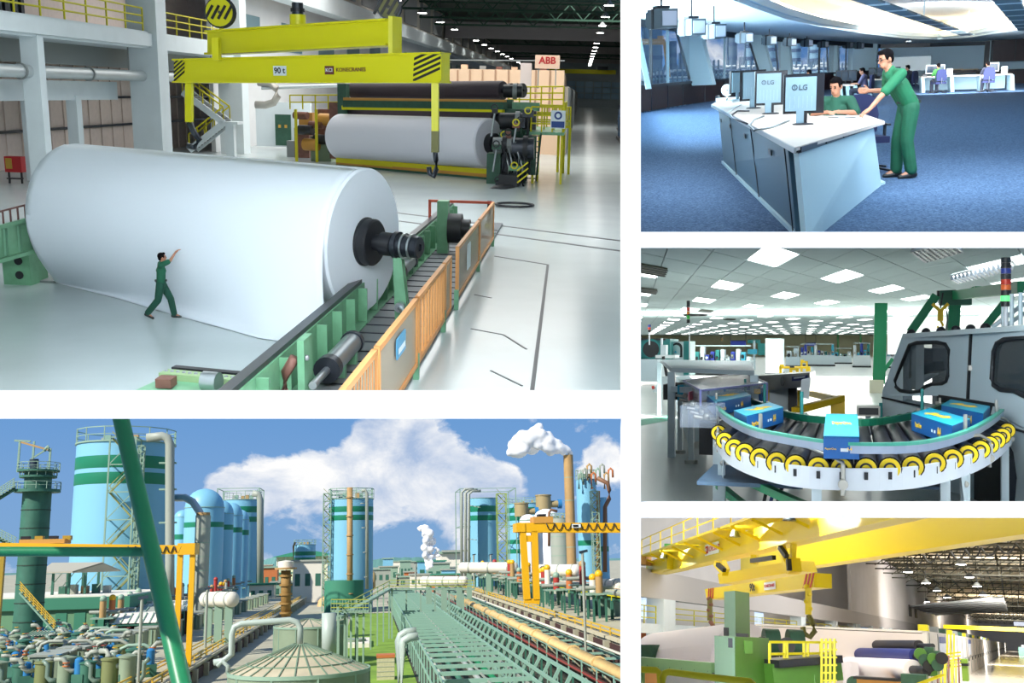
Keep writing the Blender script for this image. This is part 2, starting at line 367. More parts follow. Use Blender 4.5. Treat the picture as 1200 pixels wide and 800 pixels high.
 if face:
  for q in (-1, 1):
   t.ball('eye', H + lk * .087 + side * .03 * q + upv * .012, .011, mat('eye_dark', (28, 22, 20), .2), 6)
   t.bar('eyebrow', H + lk * .094 + side * .015 * q + upv * .035, H + lk * .088 + side * .045 * q + upv * .036, .008, .008, HAIR)
  t.box('mouth', H + lk * .099 - upv * .052, (.034, .006, .005), mat('lip', (120, 62, 58), .5), rot=HR)
 if glasses:
  g = mat('spectacle_frame', (30, 30, 36), .3)
  for q in (-1, 1):
   t.add('spectacle_rim', lathe_mesh([(.019, -.002), (.023, -.002), (.023, .002), (.019, .002), (.019, -.002)], 14, False), Matrix.Translation(H + lk * .106 + side * .03 * q + upv * .01) @ HR @ Matrix.Rotation(math.pi / 2, 4, 'X'), g)
   t.bar('temple', H + lk * .104 + side * .052 * q + upv * .014, H - lk * .0 + side * .079 * q + upv * .014, .004, .004, g)
 return t
def sitting(arms=0.0, lean=.05):
 """seated pose, seat at .45: forearms forward on a desk"""
 return dict(pelvis=(0, 0, .56), chest=(0, lean, .88), neck=(0, lean + .03, 1.06), head=(0, lean + .08, 1.21), shL=(-.185, lean, 1.02), shR=(.185, lean, 1.02), elL=(-.26, lean + .12, .78), elR=(.26, lean + .12, .78),
 wrL=(-.14, lean + .36, .78), wrR=(.14, lean + .36, .78), hiL=(-.095, .04, .54), hiR=(.095, .04, .54), knL=(-.12, .46, .53), knR=(.12, .46, .53), anL=(-.13, .44, .09), anR=(.13, .44, .09),
 hnL=(0, 0, -1), hnR=(0, 0, -1), look=(0, 1, -.15))
# ================================================================ place 1: the paper machine hall
def pbox(pl, T, name, u0, v0, u1, v1, y, d, mt):
 um, vm = (u0 + u1) / 2, (v0 + v1) / 2
 return T.bx(name, (pl.at(u0, vm, y).x, y, pl.at(um, v1, y).z), (pl.at(u1, vm, y).x, y + d, pl.at(um, v0, y).z), mt)
PAPER = mat('white_paper', (238, 245, 253), .8, spec=.2); GREEN = mat('machine_green_paint', (112, 166, 130), .45, var=.12); DGREEN = mat('dark_green_paint', (44, 84, 66), .5, var=.15)
YEL = mat('crane_yellow_paint', (226, 220, 6), .4); ORANGE = mat('orange_fence_paint', (222, 156, 92), .5); STEEL = mat('bright_steel', (170, 176, 180), .3, .8); DSTEEL = mat('dark_steel', (58, 62, 70), .35, .6)
BLACK = mat('black_rubber', (26, 28, 34), .5); CONC = mat('pale_grey_concrete', (206, 214, 214), .7, var=.05, scale=.6); WCOL = mat('white_column_paint', (226, 236, 240), .6, var=.03, scale=.8)
RED = mat('red_paint', (190, 40, 44), .5); TAN = mat('tan_hood_panel', (222, 190, 160), .6); GRATE = mat('grey_grating', (116, 120, 124), .6, .3); GREY = mat('mid_grey_paint', (140, 146, 146), .6)
FLOOR1 = mat('polished_hall_floor', (200, 211, 212), .2, var=.05, scale=.35, spec=.55)
FELT = mat('dark_felt_roll', (62, 52, 60), .6); BROWN = mat('rusty_mechanism', (126, 86, 76), .6, .2, var=.2); HAZ = mat('hazard_black', (24, 24, 22), .5); YRAIL = mat('safety_yellow', (214, 204, 20), .5)
LAMP = mat('lamp_glow', (255, 252, 244), emit=9.0); PINKW = mat('pale_pink_cladding', (232, 214, 204), .7, var=.04)
def hall_shell():
 P = P1
 fp = [P.fl(-130, 474), P.fl(739, 474), P.fl(739, 125), P.fl(600, 124.5), Vector((-38, 480, 0)), Vector((-38, 40, 0))]
 slab(P, 'floor', fp, (0, 0, -.4), FLOOR1)
 quad(P0, 'wall_right', [wpt(739, -130, 21), wpt(739, 480, 21), wpt(739, 126, 500), wpt(739, 20, 500)], CONC)
 quad(P0, 'ceiling_front', [wpt(-130, -130, Y0), wpt(739, -130, Y0), wpt(739, -130, 86), wpt(-130, -130, 86)], CONC)
 quad(P0, 'wall_left_front', [wpt(-130, -130, Y0), wpt(-130, 480, Y0), wpt(-130, 480, 64), wpt(-130, -130, 64)], CONC)
 slab(P, 'ceiling', [(-40, 78, 22), (40, 78, 22), (60, 480, 22), (-40, 480, 22)], (0, 0, .3), mat('dark_roof_sheet', (74, 84, 76), .8, var=.15, scale=.3))
 slab(P, 'wall_back', [(-40, 480, 0), (60, 480, 0), (60, 480, 22), (-40, 480, 22)], (0, .4, 0), mat('far_wall_grey', (168, 180, 186), .7))
 wl = struct(P, 'wall_left', PINKW).bx('wall_left', (-38.4, 40, 0), (-38, 120, 22))
 for k in range(40): wl.bx('cladding_rib', (-38, 41 + 2 * k, 0), (-37.9, 41.25 + 2 * k, 8), PINKW)
 for z in (2.4, 4.6, 6.6): wl.bx('girt', (-37.95, 40, z), (-37.7, 120, z + .18), DSTEEL)
 uw = struct(P, 'wall_upper', mat('beige_upper_wall', (212, 206, 196), .75, var=.06, scale=.3)).bx('wall_upper', (-31, 92, 16.2), (-30.4, 480, 22))
 for k in range(22): uw.bx('bay_panel', (-30.4, 93 + k * 17.5, 17.0), (-30.2, 106 + k * 17.5, 21.6), mat('bay_grey', (176, 178, 180), .7))
 lw = struct(P, 'wall_lower', mat('lower_wall_white', (222, 224, 226), .7, var=.04, scale=.3)).bx('wall_lower', (-33, 92, 0), (-32.6, 480, 16.2))
 cr = struct(P, 'trim_crane_runway', WCOL).bx('runway', (-31, 86, 14.2), (-29, 480, 16.2))
 for k in range(24): lw.bx('wall_window', (-32.6, 98 + k * 16, 9.6), (-32.5, 106 + k * 16, 12.6), mat('wall_glazing', (120, 150, 160), .2))
 cg = struct(P, 'trim_cross_girder', mat('girder_grey', (176, 170, 172), .7)).bx('girder', (-30, 232, 17.2), (50, 234, 20.6))
 for y in (330, 430): struct(P, 'trim_cross_girder', mat('girder_grey')).bx('girder', (-30, y, 18.2), (50, y + 2, 20.6))
hall_shell()
def roof_truss(y, z0=18.9, z1=21.6):
 T = thing(P1, 'roof_truss', 'dark steel roof truss spanning the hall above the overhead lamps', 'truss', (0, y, z0), group='roof trusses of the hall')
 T.bar('chord', (-30, y, z0), (45, y, z0), .35, .35, DGREEN); T.bar('chord', (-30, y, z1), (45, y, z1), .3, .3, DGREEN)
 for k in range(15):
  x = -30 + 5 * k; T.bar('web', (x, y, z0), (x + 2.5, y, z1), .2, .2, DGREEN); T.bar('web', (x + 2.5, y, z1), (x + 5, y, z0), .2, .2, DGREEN)
for y in (135, 155, 175, 195, 215, 260, 295, 360, 395): roof_truss(y)
for j, (x, ys) in enumerate(((-26, range(150, 470, 22)), (3.5, range(150, 470, 22)), (20, range(230, 470, 26)))):
 for y in ys:
  T = thing(P1, 'high_bay_lamp', ('round high bay lamp in the row along the left wall of the hall', 'round high bay lamp in the row above the empty floor lane', 'round high bay lamp in the outermost row of the hall roof')[j], 'lamp', (x, y, 18.2), group='high bay lamps of the hall')
  T.lathe('reflector', (x, y, 18.0), [(.75, 0), (.3, .5), (.12, .7)], GREY, 14); T.rod('stem', (x, y, 18.6), (x, y, 21.9), .06, DSTEEL, 6); T.rod('bulb', (x, y, 17.96), (x, y, 18.02), .68, mat('high_bay_glow', (255, 252, 246), emit=30), 14)
lamp_area(P1, 'hall_lamp', (-8, 14, 8.2), 15, 4100, (.86, .94, 1), target=(-9, 27, 0), sy=7)  # added front fill with no fixture, aimed at the giant roll
lamp_area(P1, 'hall_lamp', (-10, 40, 12.6), 26, 7000, (.95, .98, 1), sy=26)  # this and the next two: unseen area lights standing in for roof lamps
lamp_area(P1, 'hall_lamp', (-14, 100, 18.6), 30, 12000, (1, .97, .93), sy=40)
lamp_area(P1, 'hall_lamp', (5, 190, 21.4), 20, 5000, (1, .97, .95), sy=20)
def gallery():
 P = P1
 for y in (57.2, 73, 91):
  w = .35 if y < 60 else .9; struct(P, 'column', WCOL).bx('column', (-30.6 - w, y - w, 0), (-30.3 + w, y + w, 22 if y > 60 else 8.3))
 sl_ = struct(P, 'floor_gallery', WCOL).bx('slab', (-37.9, 44, 8.2), (-30.0, 92, 9.35))
 sl_.bx('edge_beam', (-30.0, 44, 8.35), (-29.7, 72, 9.2), WCOL)
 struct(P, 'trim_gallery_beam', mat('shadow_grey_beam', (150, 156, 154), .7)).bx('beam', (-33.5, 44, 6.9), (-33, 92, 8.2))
 struct(P, 'trim_lower_beam', WCOL).bx('beam', (-33, 44, 4.7), (-32.4, 72, 5.9))
 for y in (60.5, 66): struct(P, 'column', WCOL).bx('column', (-33, y - .35, 0), (-32.3, y + .35, 5))
 t = thing(P, 'service_pipe', 'long pale grey pipe under the gallery slab', 'pipe', (-30.6, 50, 6.3)); t.rod('pipe', (-30.6, 44, 6.35), (-30.6, 92, 6.35), .36, mat('pipe_grey', (190, 198, 200), .4, .3), 14)
 for y in (48, 56, 64, 80): t.lathe('flange', (-30.6, y, 6.35), [(.37, 0), (.45, 0), (.45, .12), (.37, .12)], GREY, 14, axis=(0, 1, 0))
 for y in (50, 70, 86): t.bar('hanger', (-30.6, y, 6.6), (-30.6, y, 8.2), .08, .08, GREY)
 t = thing(P, 'guard_rail', 'yellow guard rail along the gallery edge left of the big column', 'railing', (-30.1, 50, 9.35), mt=YRAIL); rail(t, (-30.1, 44, 9.35), (-30.1, 71.5, 9.35), 1.5, 10, .06, YRAIL, 2)
 t = thing(P, 'guard_rail', 'yellow guard rail on the gallery behind the crane hook', 'railing', (-30.1, 75, 9.35), mt=YRAIL); rail(t, (-30.1, 75, 9.35), (-30.1, 88, 9.35), 1.5, 5, .05, YRAIL, 2)
 t = thing(P, 'louvre_band', 'dark louvred vent band on the wall behind the gallery rail', 'vent', (-37.8, 50, 9.4)); t.bx('frame', (-37.9, 46, 9.5), (-37.7, 70, 11.4), GREY)
 for k in range(24): t.bx('louvre', (-37.7, 46.5 + k, 9.6), (-37.5, 46.9 + k, 11.3), DSTEEL)
 t = thing(P, 'steel_stair', 'white steel stair with yellow rails descending beside the second column', 'stairs', (-31, 86, 0))
 a, b, c = P.at(214, 108, 84), P.at(262, 144, 84), P.at(222, 176, 84)
 for q in (0, 1.6):
  o = Vector((0, q, 0)); t.bar('stringer', a + o, b + o, .2, .5, WCOL); t.bar('stringer', b + o, c + o, .2, .5, WCOL)
  t.tube('handrail', [a + o + Vector((0, 0, 1.3)), b + o + Vector((0, 0, 1.3))], .07, YRAIL, 6); t.tube('handrail', [b + o + Vector((0, 0, 1.3)), c + o + Vector((0, 0, 1.3))], .07, YRAIL, 6)
  for k in range(5): p = a.lerp(b, k / 4) + o; t.rod('baluster', p, p + Vector((0, 0, 1.3)), .05, YRAIL, 6); p = b.lerp(c, k / 4) + o; t.rod('baluster', p, p + Vector((0, 0, 1.3)), .05, YRAIL, 6)
 for k in range(12): p = a.lerp(b, (k + .5) / 12); t.box('tread', p + Vector((0, .8, .1)), (.45, 1.5, .08), GRATE); p = b.lerp(c, (k + .5) / 12); t.box('tread', p + Vector((0, .8, .1)), (.45, 1.5, .08), GRATE)
 t.bx('landing', b + Vector((-.2, -.1, -.1)), b + Vector((1.2, 1.8, .1)), WCOL); t.bx('landing_post', (b.x + .1, b.y, 0), (b.x + .8, b.y + .6, b.z), WCOL)
 t = thing(P, 'floor_machine', 'small green slatted machine standing under the gallery', 'machine', P.fl(60, 188))
 p = P.fl(60, 187)
 for k in range(5): t.bx('upright', (p.x - 1.6 + .75 * k, p.y, 0), (p.x - 1.4 + .75 * k, p.y + .25, 1.9 + .4 * (k % 2)), DGREEN)
 for z in (.5, 1.2): t.bx('rail', (p.x - 1.7, p.y - .05, z), (p.x + 1.7, p.y + .2, z + .2), GREEN)
 t.bx('base', (p.x - 1.7, p.y, .0), (p.x + 1.7, p.y + 1.2, .35), DGREEN)
 p = P.fl(84, 186); t = thing(P, 'low_barrier', 'low yellow barrier beside the green slatted machine', 'barrier', p, mt=YRAIL); rail(t, p + Vector((-.8, 0, 0)), p + Vector((2.2, 1.5, 0)), .9, 4, .07, YRAIL, 1)
 p = P.fl(30, 180); t = thing(P, 'low_barrier', 'low yellow barrier near the pink cladding under the gallery', 'barrier', p, mt=YRAIL); rail(t, p + Vector((0, 0, 0)), p + Vector((5, 6, 0)), 1.0, 6, .06, YRAIL, 1)
 p = P.fl(17, 215); t = thing(P, 'fire_cabinet', 'red fire hose cabinet with yellow front on thin legs', 'cabinet', p)
 t.bx('body', p + Vector((-.5, 0, .65)), p + Vector((.5, .5, 1.55)), RED); t.bx('front_panel', p + Vector((-.42, -.03, .85)), p + Vector((-.05, 0, 1.45)), mat('ochre', (190, 150, 60), .5))
 for x in (-.4, .35): t.bx('leg', p + Vector((x, .1, 0)), p + Vector((x + .08, .2, .65)), BLACK)
 t.bx('shelf', p + Vector((-.45, 0, .25)), p + Vector((.42, .3, .32)), BLACK)
 d = struct(P, 'door_1', DGREEN); q = P.at(332, 168, 98); n = d.bx('door', (q.x - .75, 98, q.z - .2), (q.x + .75, 98.2, q.z + 2.7)); n.box('door_plate', (q.x - .3, 97.95, q.z + 1.6), (.25, .05, .3), mat('ochre')); n.box('door_plate', (q.x + .3, 97.95, q.z + 1.6), (.25, .05, .3), mat('ochre'))
 pbox(P, struct(P, 'wall_recess', WCOL), 'wall_recess', 300, 120, 364, 172, 99, .5, WCOL)
 t = thing(P, 'insulated_duct', 'silver insulated duct bending down above the dark green door', 'duct', P.at(315, 120, 94))
 q = P.at(318, 110, 94); t.tube('elbow', [q + Vector(k) for k in ((-1.5, 0, -1.0), (-.6, 0, -1.0), (.2, 0, -.75), (.55, 0, -.2), (.45, 0, .5), (-.1, 0, .95), (-1.2, 0, 1.0))], .34, mat('foil', (176, 172, 164), .4, .6), 12)
 t = thing(P, 'service_pipe', 'thin pale pipe crossing between the second column and the winder', 'pipe', P.at(330, 100, 95)); t.rod('pipe', P.at(306, 103, 94), P.at(395, 100, 96), .18, mat('pipe_grey'), 10)
gallery()
def big_roll():
 P = P1; A = P.at(428, 283, 26.0); B = P.at(90, 245, 29.0); r = 1.88; ax = (A - B).normalized(); L = (A - B).length
 T = thing(P, 'paper_roll', 'giant roll of white paper with its loose end spilling on the floor', 'paper roll', (A.x, A.y, 0))
 T.lathe('paper_body', B, [(.3, 0), (r - .05, 0), (r, .05), (r, L - .05), (r - .05, L), (.3, L)], PAPER, 96, axis=ax)
 c = T.lathe('core_plug', A, [(.0, -.02), (.63, -.02), (.63, .05), (.6, .08), (.6, .26), (.56, .3), (.22, .3), (.22, .5), (.3, .5), (.3, .82), (.27, .82)], BLACK, 40, axis=ax)
 c.lathe('shaft', A + ax * .8, [(.26, 0), (.26, .08), (.35, .08), (.35, .2), (.28, .2), (.28, .75), (.25, .78), (.1, .78), (.1, .72)], DSTEEL, 32, axis=ax)
 for k in range(3): c.lathe('shaft_ring', A + ax * (.9 + .22 * k), [(.3, 0), (.33, 0), (.33, .05), (.3, .05)], STEEL, 32, axis=ax)
 edge = [(58, 329), (100, 340), (140, 350), (173, 360), (212, 371), (264, 385), (303, 396), (343, 402), (372, 404)]
 fr = Vector((0, 0, 1)).cross(ax); fr = fr if fr.y < 0 else -fr
 V = []; nj = 20; ni = 40
 for i in range(ni + 1):
  s = i / ni; q = s * (len(edge) - 1); k = min(int(q), len(edge) - 2); e = edge[k]; g = edge[k + 1]; w = q - k
  fp = P.fl(e[0] + (g[0] - e[0]) * w, e[1] + (g[1] - e[1]) * w, .015)
  c0 = B.lerp(A, .004 + .99 * s); a0 = .3
  p0 = c0 + fr * (math.cos(a0) * (r + .006)) + Vector((0, 0, math.sin(a0) * (r + .006)))
  dn = (fr * math.sin(a0) - Vector((0, 0, math.cos(a0)))); h0 = p0.z
  p1 = p0 + dn * (h0 * .62); p2 = fp + (Vector((c0.x, c0.y, 0)) - Vector((fp.x, fp.y, 0))).normalized() * min(1.0, .55 * (Vector((c0.x, c0.y, 0)) - fp).length) + Vector((0, 0, .02))
  for j in range(nj + 1):
   if j < 6: al = 1.4 - (1.4 - a0) * j / 6; V.append(c0 + fr * (math.cos(al) * (r + .006)) + Vector((0, 0, math.sin(al) * (r + .006)))); continue
   t = (j - 6) / (nj - 6); V.append(p0 * (1 - t) ** 3 + p1 * 3 * t * (1 - t) ** 2 + p2 * 3 * t * t * (1 - t) + fp * t ** 3)
 n = nj + 1; Fc = [(i * n + j, (i + 1) * n + j, (i + 1) * n + j + 1, i * n + j + 1) for i in range(ni) for j in range(nj)]
 sh = T.mesh('loose_sheet', V, Fc, PAPER, True); so_ = sh.ob.modifiers.new('s', 'SOLIDIFY'); so_.thickness = .012
 return A, B, ax
RA, RB, RAX = big_roll()
GRN1 = mat('bottle_green_cloth', (24, 92, 66), .8, var=.1, scale=8); GRN2 = mat('dark_green_trousers', (20, 72, 56), .8, var=.1, scale=8)
def walker():
 p = P1.fl(191, 373)
 person(P1, p, math.radians(-78), dict(hiL=(-.09, .0, .9), hiR=(.09, 0, .9), pelvis=(0, 0, .93), knL=(-.1, .2, .5), anL=(-.1, .27, .09), knR=(.1, -.08, .5), anR=(.1, -.36, .16), ftR=(0, 1, -.55), chest=(0, .02, 1.26), neck=(0, .03, 1.44), head=(0, .06, 1.585),
 shR=(.18, .06, 1.42), elR=(.12, .27, 1.52), wrR=(.06, .40, 1.72), hdR=(-.05, .12, .12), hnR=(-.4, 1, .2), shL=(-.18, -.02, 1.4), elL=(-.25, -.08, 1.12), wrL=(-.22, -.02, .87), look=(-.5, 1, .12)),
 'worker in dark green uniform walking with one arm raised to the giant paper roll', GRN1, GRN2, voxel=.009, sleeve=.8)
walker()
def stands():
 P = P1; z = 1.1; xb = P.fl(395, 345, z).x; y0 = P.fl(300, 445, z).y - 3; y1 = P.fl(524, 236, z).y
 T = thing(P, 'roll_stand_rail', 'long green steel rail with ribbed side carrying the giant roll', 'machine rail', (xb, y0, 0), mt=GREEN)
 xs = xb + .3
 T.bx('web', (xb + .05, y0, .1), (xs - .1, y1, z - .1), GREEN); T.bx('running_surface', (xb - .06, y0, z - .1), (xb + .16, y1, z), DSTEEL); T.bx('foot_flange', (xb, y0, 0), (xs + .15, y1, .14), GREEN)
 n = int((y1 - y0) / 1.35)
 for k in range(n): y = y0 + (k + .5) * (y1 - y0) / n; T.bx('rib', (xs - .1, y, .14), (xs + .12, y + .06, z - .12), GREEN); T.ball('bolt', (xs - .08, y + .6, .75), .05, STEEL, 4); T.ball('bolt', (xs - .08, y + .6, .4), .05, STEEL, 4)
 xf = P.fl(482, 454).x
 T = thing(P, 'trench_grating', 'grey grating walkway in the trench beside the green rail', 'grating', (xs, y0, 0)); T.bx('plate', (xs + .15, y0, .02), (xf - .1, y1 + 1, .1), GRATE)
 for k in range(int((y1 - y0) / .9)): T.bx('joint_strip', (xs + .15, y0 + .9 * k, .1), (xf - .12, y0 + .9 * k + .05, .125), DSTEEL)
 for i, (u, v) in enumerate(((400, 415), (474, 312))):
  q = P.fl(u, v, .45); T = thing(P, 'hydraulic_cylinder', ('steel hydraulic cylinder with dark cap beside the mesh fence end', 'steel hydraulic cylinder below the shaft of the giant roll')[i], 'cylinder', (q.x, q.y, .12))
  T.rod('barrel', q + Vector((0, -1, 0)), q + Vector((0, 1.0, 0)), .22, STEEL, 18); T.rod('end_cap', q + Vector((0, -1.3, 0)), q + Vector((0, -1, 0)), .27, DSTEEL, 18); T.rod('end_cap', q + Vector((0, 1, 0)), q + Vector((0, 1.15, 0)), .26, DSTEEL, 18); T.rod('piston_rod', q + Vector((0, -2.4, 0)), q + Vector((0, -1.3, 0)), .08, STEEL, 10)
  T.bx('cradle', (q.x - .2, q.y - .6, .1), (q.x + .2, q.y - .4, .4), GREEN); T.bx('cradle', (q.x - .2, q.y + .5, .1), (q.x + .2, q.y + .7, .4), GREEN)
 q = RA + RAX * .95; T = thing(P, 'shaft_support_arm', 'green forked arm under the roll shaft', 'machine arm', (q.x, q.y, 0))
 for o in (-.16, .16): T.prism('fork', [q + Vector((-.1, o, -.3)), q + Vector((.12, o, -.3)), (q.x + .3, q.y + o, .1), (q.x - .05, q.y + o, .1)], (0, .08, 0), GREEN)
 T.rod('pivot', (q.x + .1, q.y - .4, .5), (q.x + .1, q.y + .45, .5), .13, STEEL, 12); T.rod('link', (q.x + .1, q.y - .3, .5), (q.x + .5, q.y - 1.4, .35), .07, STEEL, 8)
 q = P.fl(520, 268, 1.0); T = thing(P, 'bearing_block', 'green upright with black roller at the far end of the roll rail', 'machine', (q.x, q.y, 0))
 T.bx('upright', (q.x - .25, q.y, 0), (q.x + .15, q.y + .5, 2.0), GREEN); T.lathe('roller', (q.x + .15, q.y + .2, 1.0), [(.1, 0), (.55, 0), (.55, .5), (.35, .5), (.35, .8), (.1, .8)], BLACK, 20, axis=(1, 0, 0)); T.rod('hub', (q.x + .95, q.y + .2, 1.0), (q.x + 1.1, q.y + .2, 1.0), .2, STEEL, 12)
 T.bx('bracket', (q.x + .9, q.y, .1), (q.x + 1.3, q.y + .5, 1.1), GREEN)
 q = P.fl(352, 425, .9); T = thing(P, 'rail_end_plate', 'green end plate with curved brown guard on the near rail end', 'machine', (q.x, q.y, 0)); T.bx('plate', (q.x - .03, q.y - .1, .1), (q.x + .1, q.y + .5, 1.35), GREEN)
 T.tube('guard', [q + Vector((-.1, 0, .1)), q + Vector((-.28, 0, -.2)), q + Vector((-.32, 0, -.6)), q + Vector((-.2, 0, -.85))], .1, BROWN, 8); T.ball('bolt', q + Vector((.12, 0, .1)), .06, STEEL, 5); T.box('terminal_box', q + Vector((-.05, -.3, -.75)), (.4, .3, .2), DSTEEL)
 T = thing(P, 'green_machine_top', 'low green machine with dark rubber edge in front of the roll rail', 'machine', P.fl(240, 460)); a = P.fl(204, 436, .7); b = P.fl(287, 444, .7)
 d = (b - a).normalized(); nrm = Vector((d.y, -d.x, 0))
 T.prism('body', [a, b, b + nrm * 2.2, a + nrm * 2.2], (0, 0, -.7), GREEN); T.bar('rubber_edge', a + Vector((0, 0, .06)), b + Vector((0, 0, .06)), .16, .12, BLACK)
 T.bar('beam', a + nrm * .35 + Vector((0, 0, .06)), b + nrm * .35 + Vector((0, 0, .06)), .3, .12, mat('pale_green', (150, 176, 130), .6))
 for k in range(12): T.ball('bolt', a.lerp(b, (k + .5) / 12) + nrm * .35 + Vector((0, 0, .12)), .04, STEEL, 4)
 T.box('brown_block', a + nrm * .9 + d * .4 + Vector((0, 0, .1)), (.28, .28, .16), BROWN); T.rod('motor', a.lerp(b, .75) + nrm * .8 + Vector((0, 0, .15)), a.lerp(b, .95) + nrm * .8 + Vector((0, 0, .15)), .18, STEEL, 12)
 T = thing(P, 'left_roll_stand', 'green stand with railing holding the far end of the giant roll', 'machine stand', P.fl(30, 330)); a = P.at(-40, 276, 27.2); b = P.at(60, 250, 28.6)
 a2, b2 = P.at(-40, 317, 27.2), P.at(65, 287, 28.6)
 T.prism('side_plate', [a, b, b2, a2], (.1, .5, 0), GREEN)
 for k in range(5): p = a.lerp(b, .3 + .16 * k); T.bar('rib', p + Vector((0, -.06, -.1)), a2.lerp(b2, .3 + .16 * k) + Vector((0, -.06, .1)), .12, .06, mat('light_machine_green', (126, 178, 146), .45))
 for e, f_ in ((a, b), (a2, b2)): T.bar('flange', e + Vector((0, -.08, 0)), f_ + Vector((0, -.08, 0)), .2, .1, GREEN)
 T.bar('end_post', b + Vector((0, 0, -.8)), b + Vector((0, 0, .55)), .16, .2, GREEN); up = Vector((0, 0, .42))
 T.bar('top_rail', a + up, b + up, .05, .05, mat('brown_rail', (120, 84, 80), .6))
 for k in range(12): p = a.lerp(b, k / 11.5); T.bar('picket', p, p + up, .04, .04, mat('brown_rail'))
 q = P.fl(26, 334); hz = 1.0; T.bx('pedestal', (q.x - .55, q.y, 0), (q.x + .28, q.y + 1.0, hz), GREEN)
 for z in (.3, .72): T.rod('hole_ring', (q.x - .05, q.y - .03, z), (q.x - .05, q.y + .01, z), .12, BLACK, 16)
 T.bx('foot', (q.x + 1.1, q.y + 1, 0), (q.x + 1.4, q.y + 1.5, 1.3), GREEN); T.bx('base_plate', (q.x - .6, q.y + .5, 0), (q.x + 2.0, q.y + 2.4, .06), GREY)
 return xf
XF = stands()
def fence():
 P = P1; x = XF; top = 1.75
 ys = [P.fl(482, 454).y - 2.4, P.fl(462, 489).y, 0, 0, 0, 0, 0]
 yy = lambda u, v: P.fl(u, v, top).y
 st = [yy(397, 454) - 1.2, yy(434, 407), yy(484, 348), yy(513, 308), yy(527, 289), yy(552, 257), yy(572, 236)]
 T = thing(P, 'safety_fence', 'orange framed safety fence of mesh and bar panels beside the trench', 'fence', (x, st[0], 0))
 MESHM = mat('fence_mesh_infill', (204, 190, 168), .7, alpha=.5)
 for k, y in enumerate(st):
  T.bx('post', (x - .06, y - .06, 0), (x + .06, y + .06, .55), GREEN)
 for i in range(6):
  a, b = st[i] + .08, st[i + 1] - .08
  if i == 3: b = a + (b - a) * .45
  f = T.bx('top_rail', (x - .05, a, top - .1), (x + .05, b, top), ORANGE); f = T.bx('bottom_rail', (x - .05, a, .3), (x + .05, b, .4), ORANGE)
  T.bx('stile', (x - .05, a, .3), (x + .05, a + .1, top), ORANGE); T.bx('stile', (x - .05, b - .1, .3), (x + .05, b, top), ORANGE)
  if i == 2:
   n = 9
   for k in range(n): y = a + .1 + (b - a - .2) * (k + .5) / n; T.bx('bar', (x - .025, y - .03, .4), (x + .025, y + .03, top - .1), ORANGE)
  else:
   T.bx('mesh_panel', (x - .012, a + .1, .4), (x + .012, b - .1, top - .1), MESHM)
   if i == 0:
    for k in range(14): y = a + .1 + (b - a - .2) * k / 14; T.bx('mesh_wire', (x + .012, y, .4), (x + .03, y + .025, top - .1), ORANGE)
 y = (st[1] + st[2]) / 2; s_ = T.bx('notice_sign', (x + .05, y - .55, 1.12), (x + .08, y + .35, 1.5), mat('sign_blue', (90, 160, 200), .5)); s_.bx('sign_strip', (x + .08, y - .45, 1.2), (x + .09, y + .25, 1.3), WCOL)
 y = (st[4] + st[5]) / 2; T.bx('notice_sign', (x + .05, y - 1.0, .75), (x + .08, y - .2, 1.5), WCOL)
 T2 = thing(P, 'fence_return', 'red fence return closing the far end of the trench', 'fence', (x, st[6], 0)); xe = P.fl(526, 262).x
 T2.bx('top_rail', (xe, st[6], top - .1), (x, st[6] + .1, top), mat('red_orange', (196, 84, 60), .5)); T2.bx('post', (xe, st[6], 0), (xe + .1, st[6] + .1, top), mat('red_orange')); T2.bx('bottom_rail', (xe, st[6], .3), (x, st[6] + .1, .4), mat('red_orange'))
 q = P.fl(573, 270); t = thing(P, 'bollard', 'black bollard with yellow foot at the fence corner', 'bollard', q); t.rod('post', q, q + Vector((0, 0, 1.3)), .1, BLACK, 10); t.rod('foot', q, q + Vector((0, 0, .3)), .2, YRAIL, 12)
fence()
DK = mat('floor_groove', (78, 80, 82), .5)
def strip(name, label, pts, w, mt=DK, group='grooves in the hall floor'):
 T = thing(P1, name, label, 'floor groove', P1.fl(*pts[0]), group=group)
 for a, b in zip(pts, pts[1:]): a = P1.fl(*a, .003); b = P1.fl(*b, .003); T.bar('segment', a, b, w, .012, mt, up=Vector((0, 0, 1)).cross(b - a) if False else Vector((0, 0, 1)))
strip('floor_track', 'dark track crossing the hall floor nearer the winder', [(440, 246), (735, 283)], .22)
strip('floor_track', 'dark track crossing the hall floor nearer the fence', [(455, 257), (735, 295)], .22)
strip('floor_groove', 'cut groove outlining a hatch in the pale floor', [(580, 300), (642, 310), (622, 470)], .09)
strip('floor_groove', 'short crack in the floor near the fence corner', [(556, 345), (576, 349)], .05)
strip('floor_groove', 'thin jagged crack across the hatch in the floor', [(552, 385), (590, 392), (617, 409)], .05)
strip('floor_groove', 'thin crack at the near end of the floor hatch', [(575, 434), (612, 452)], .05)
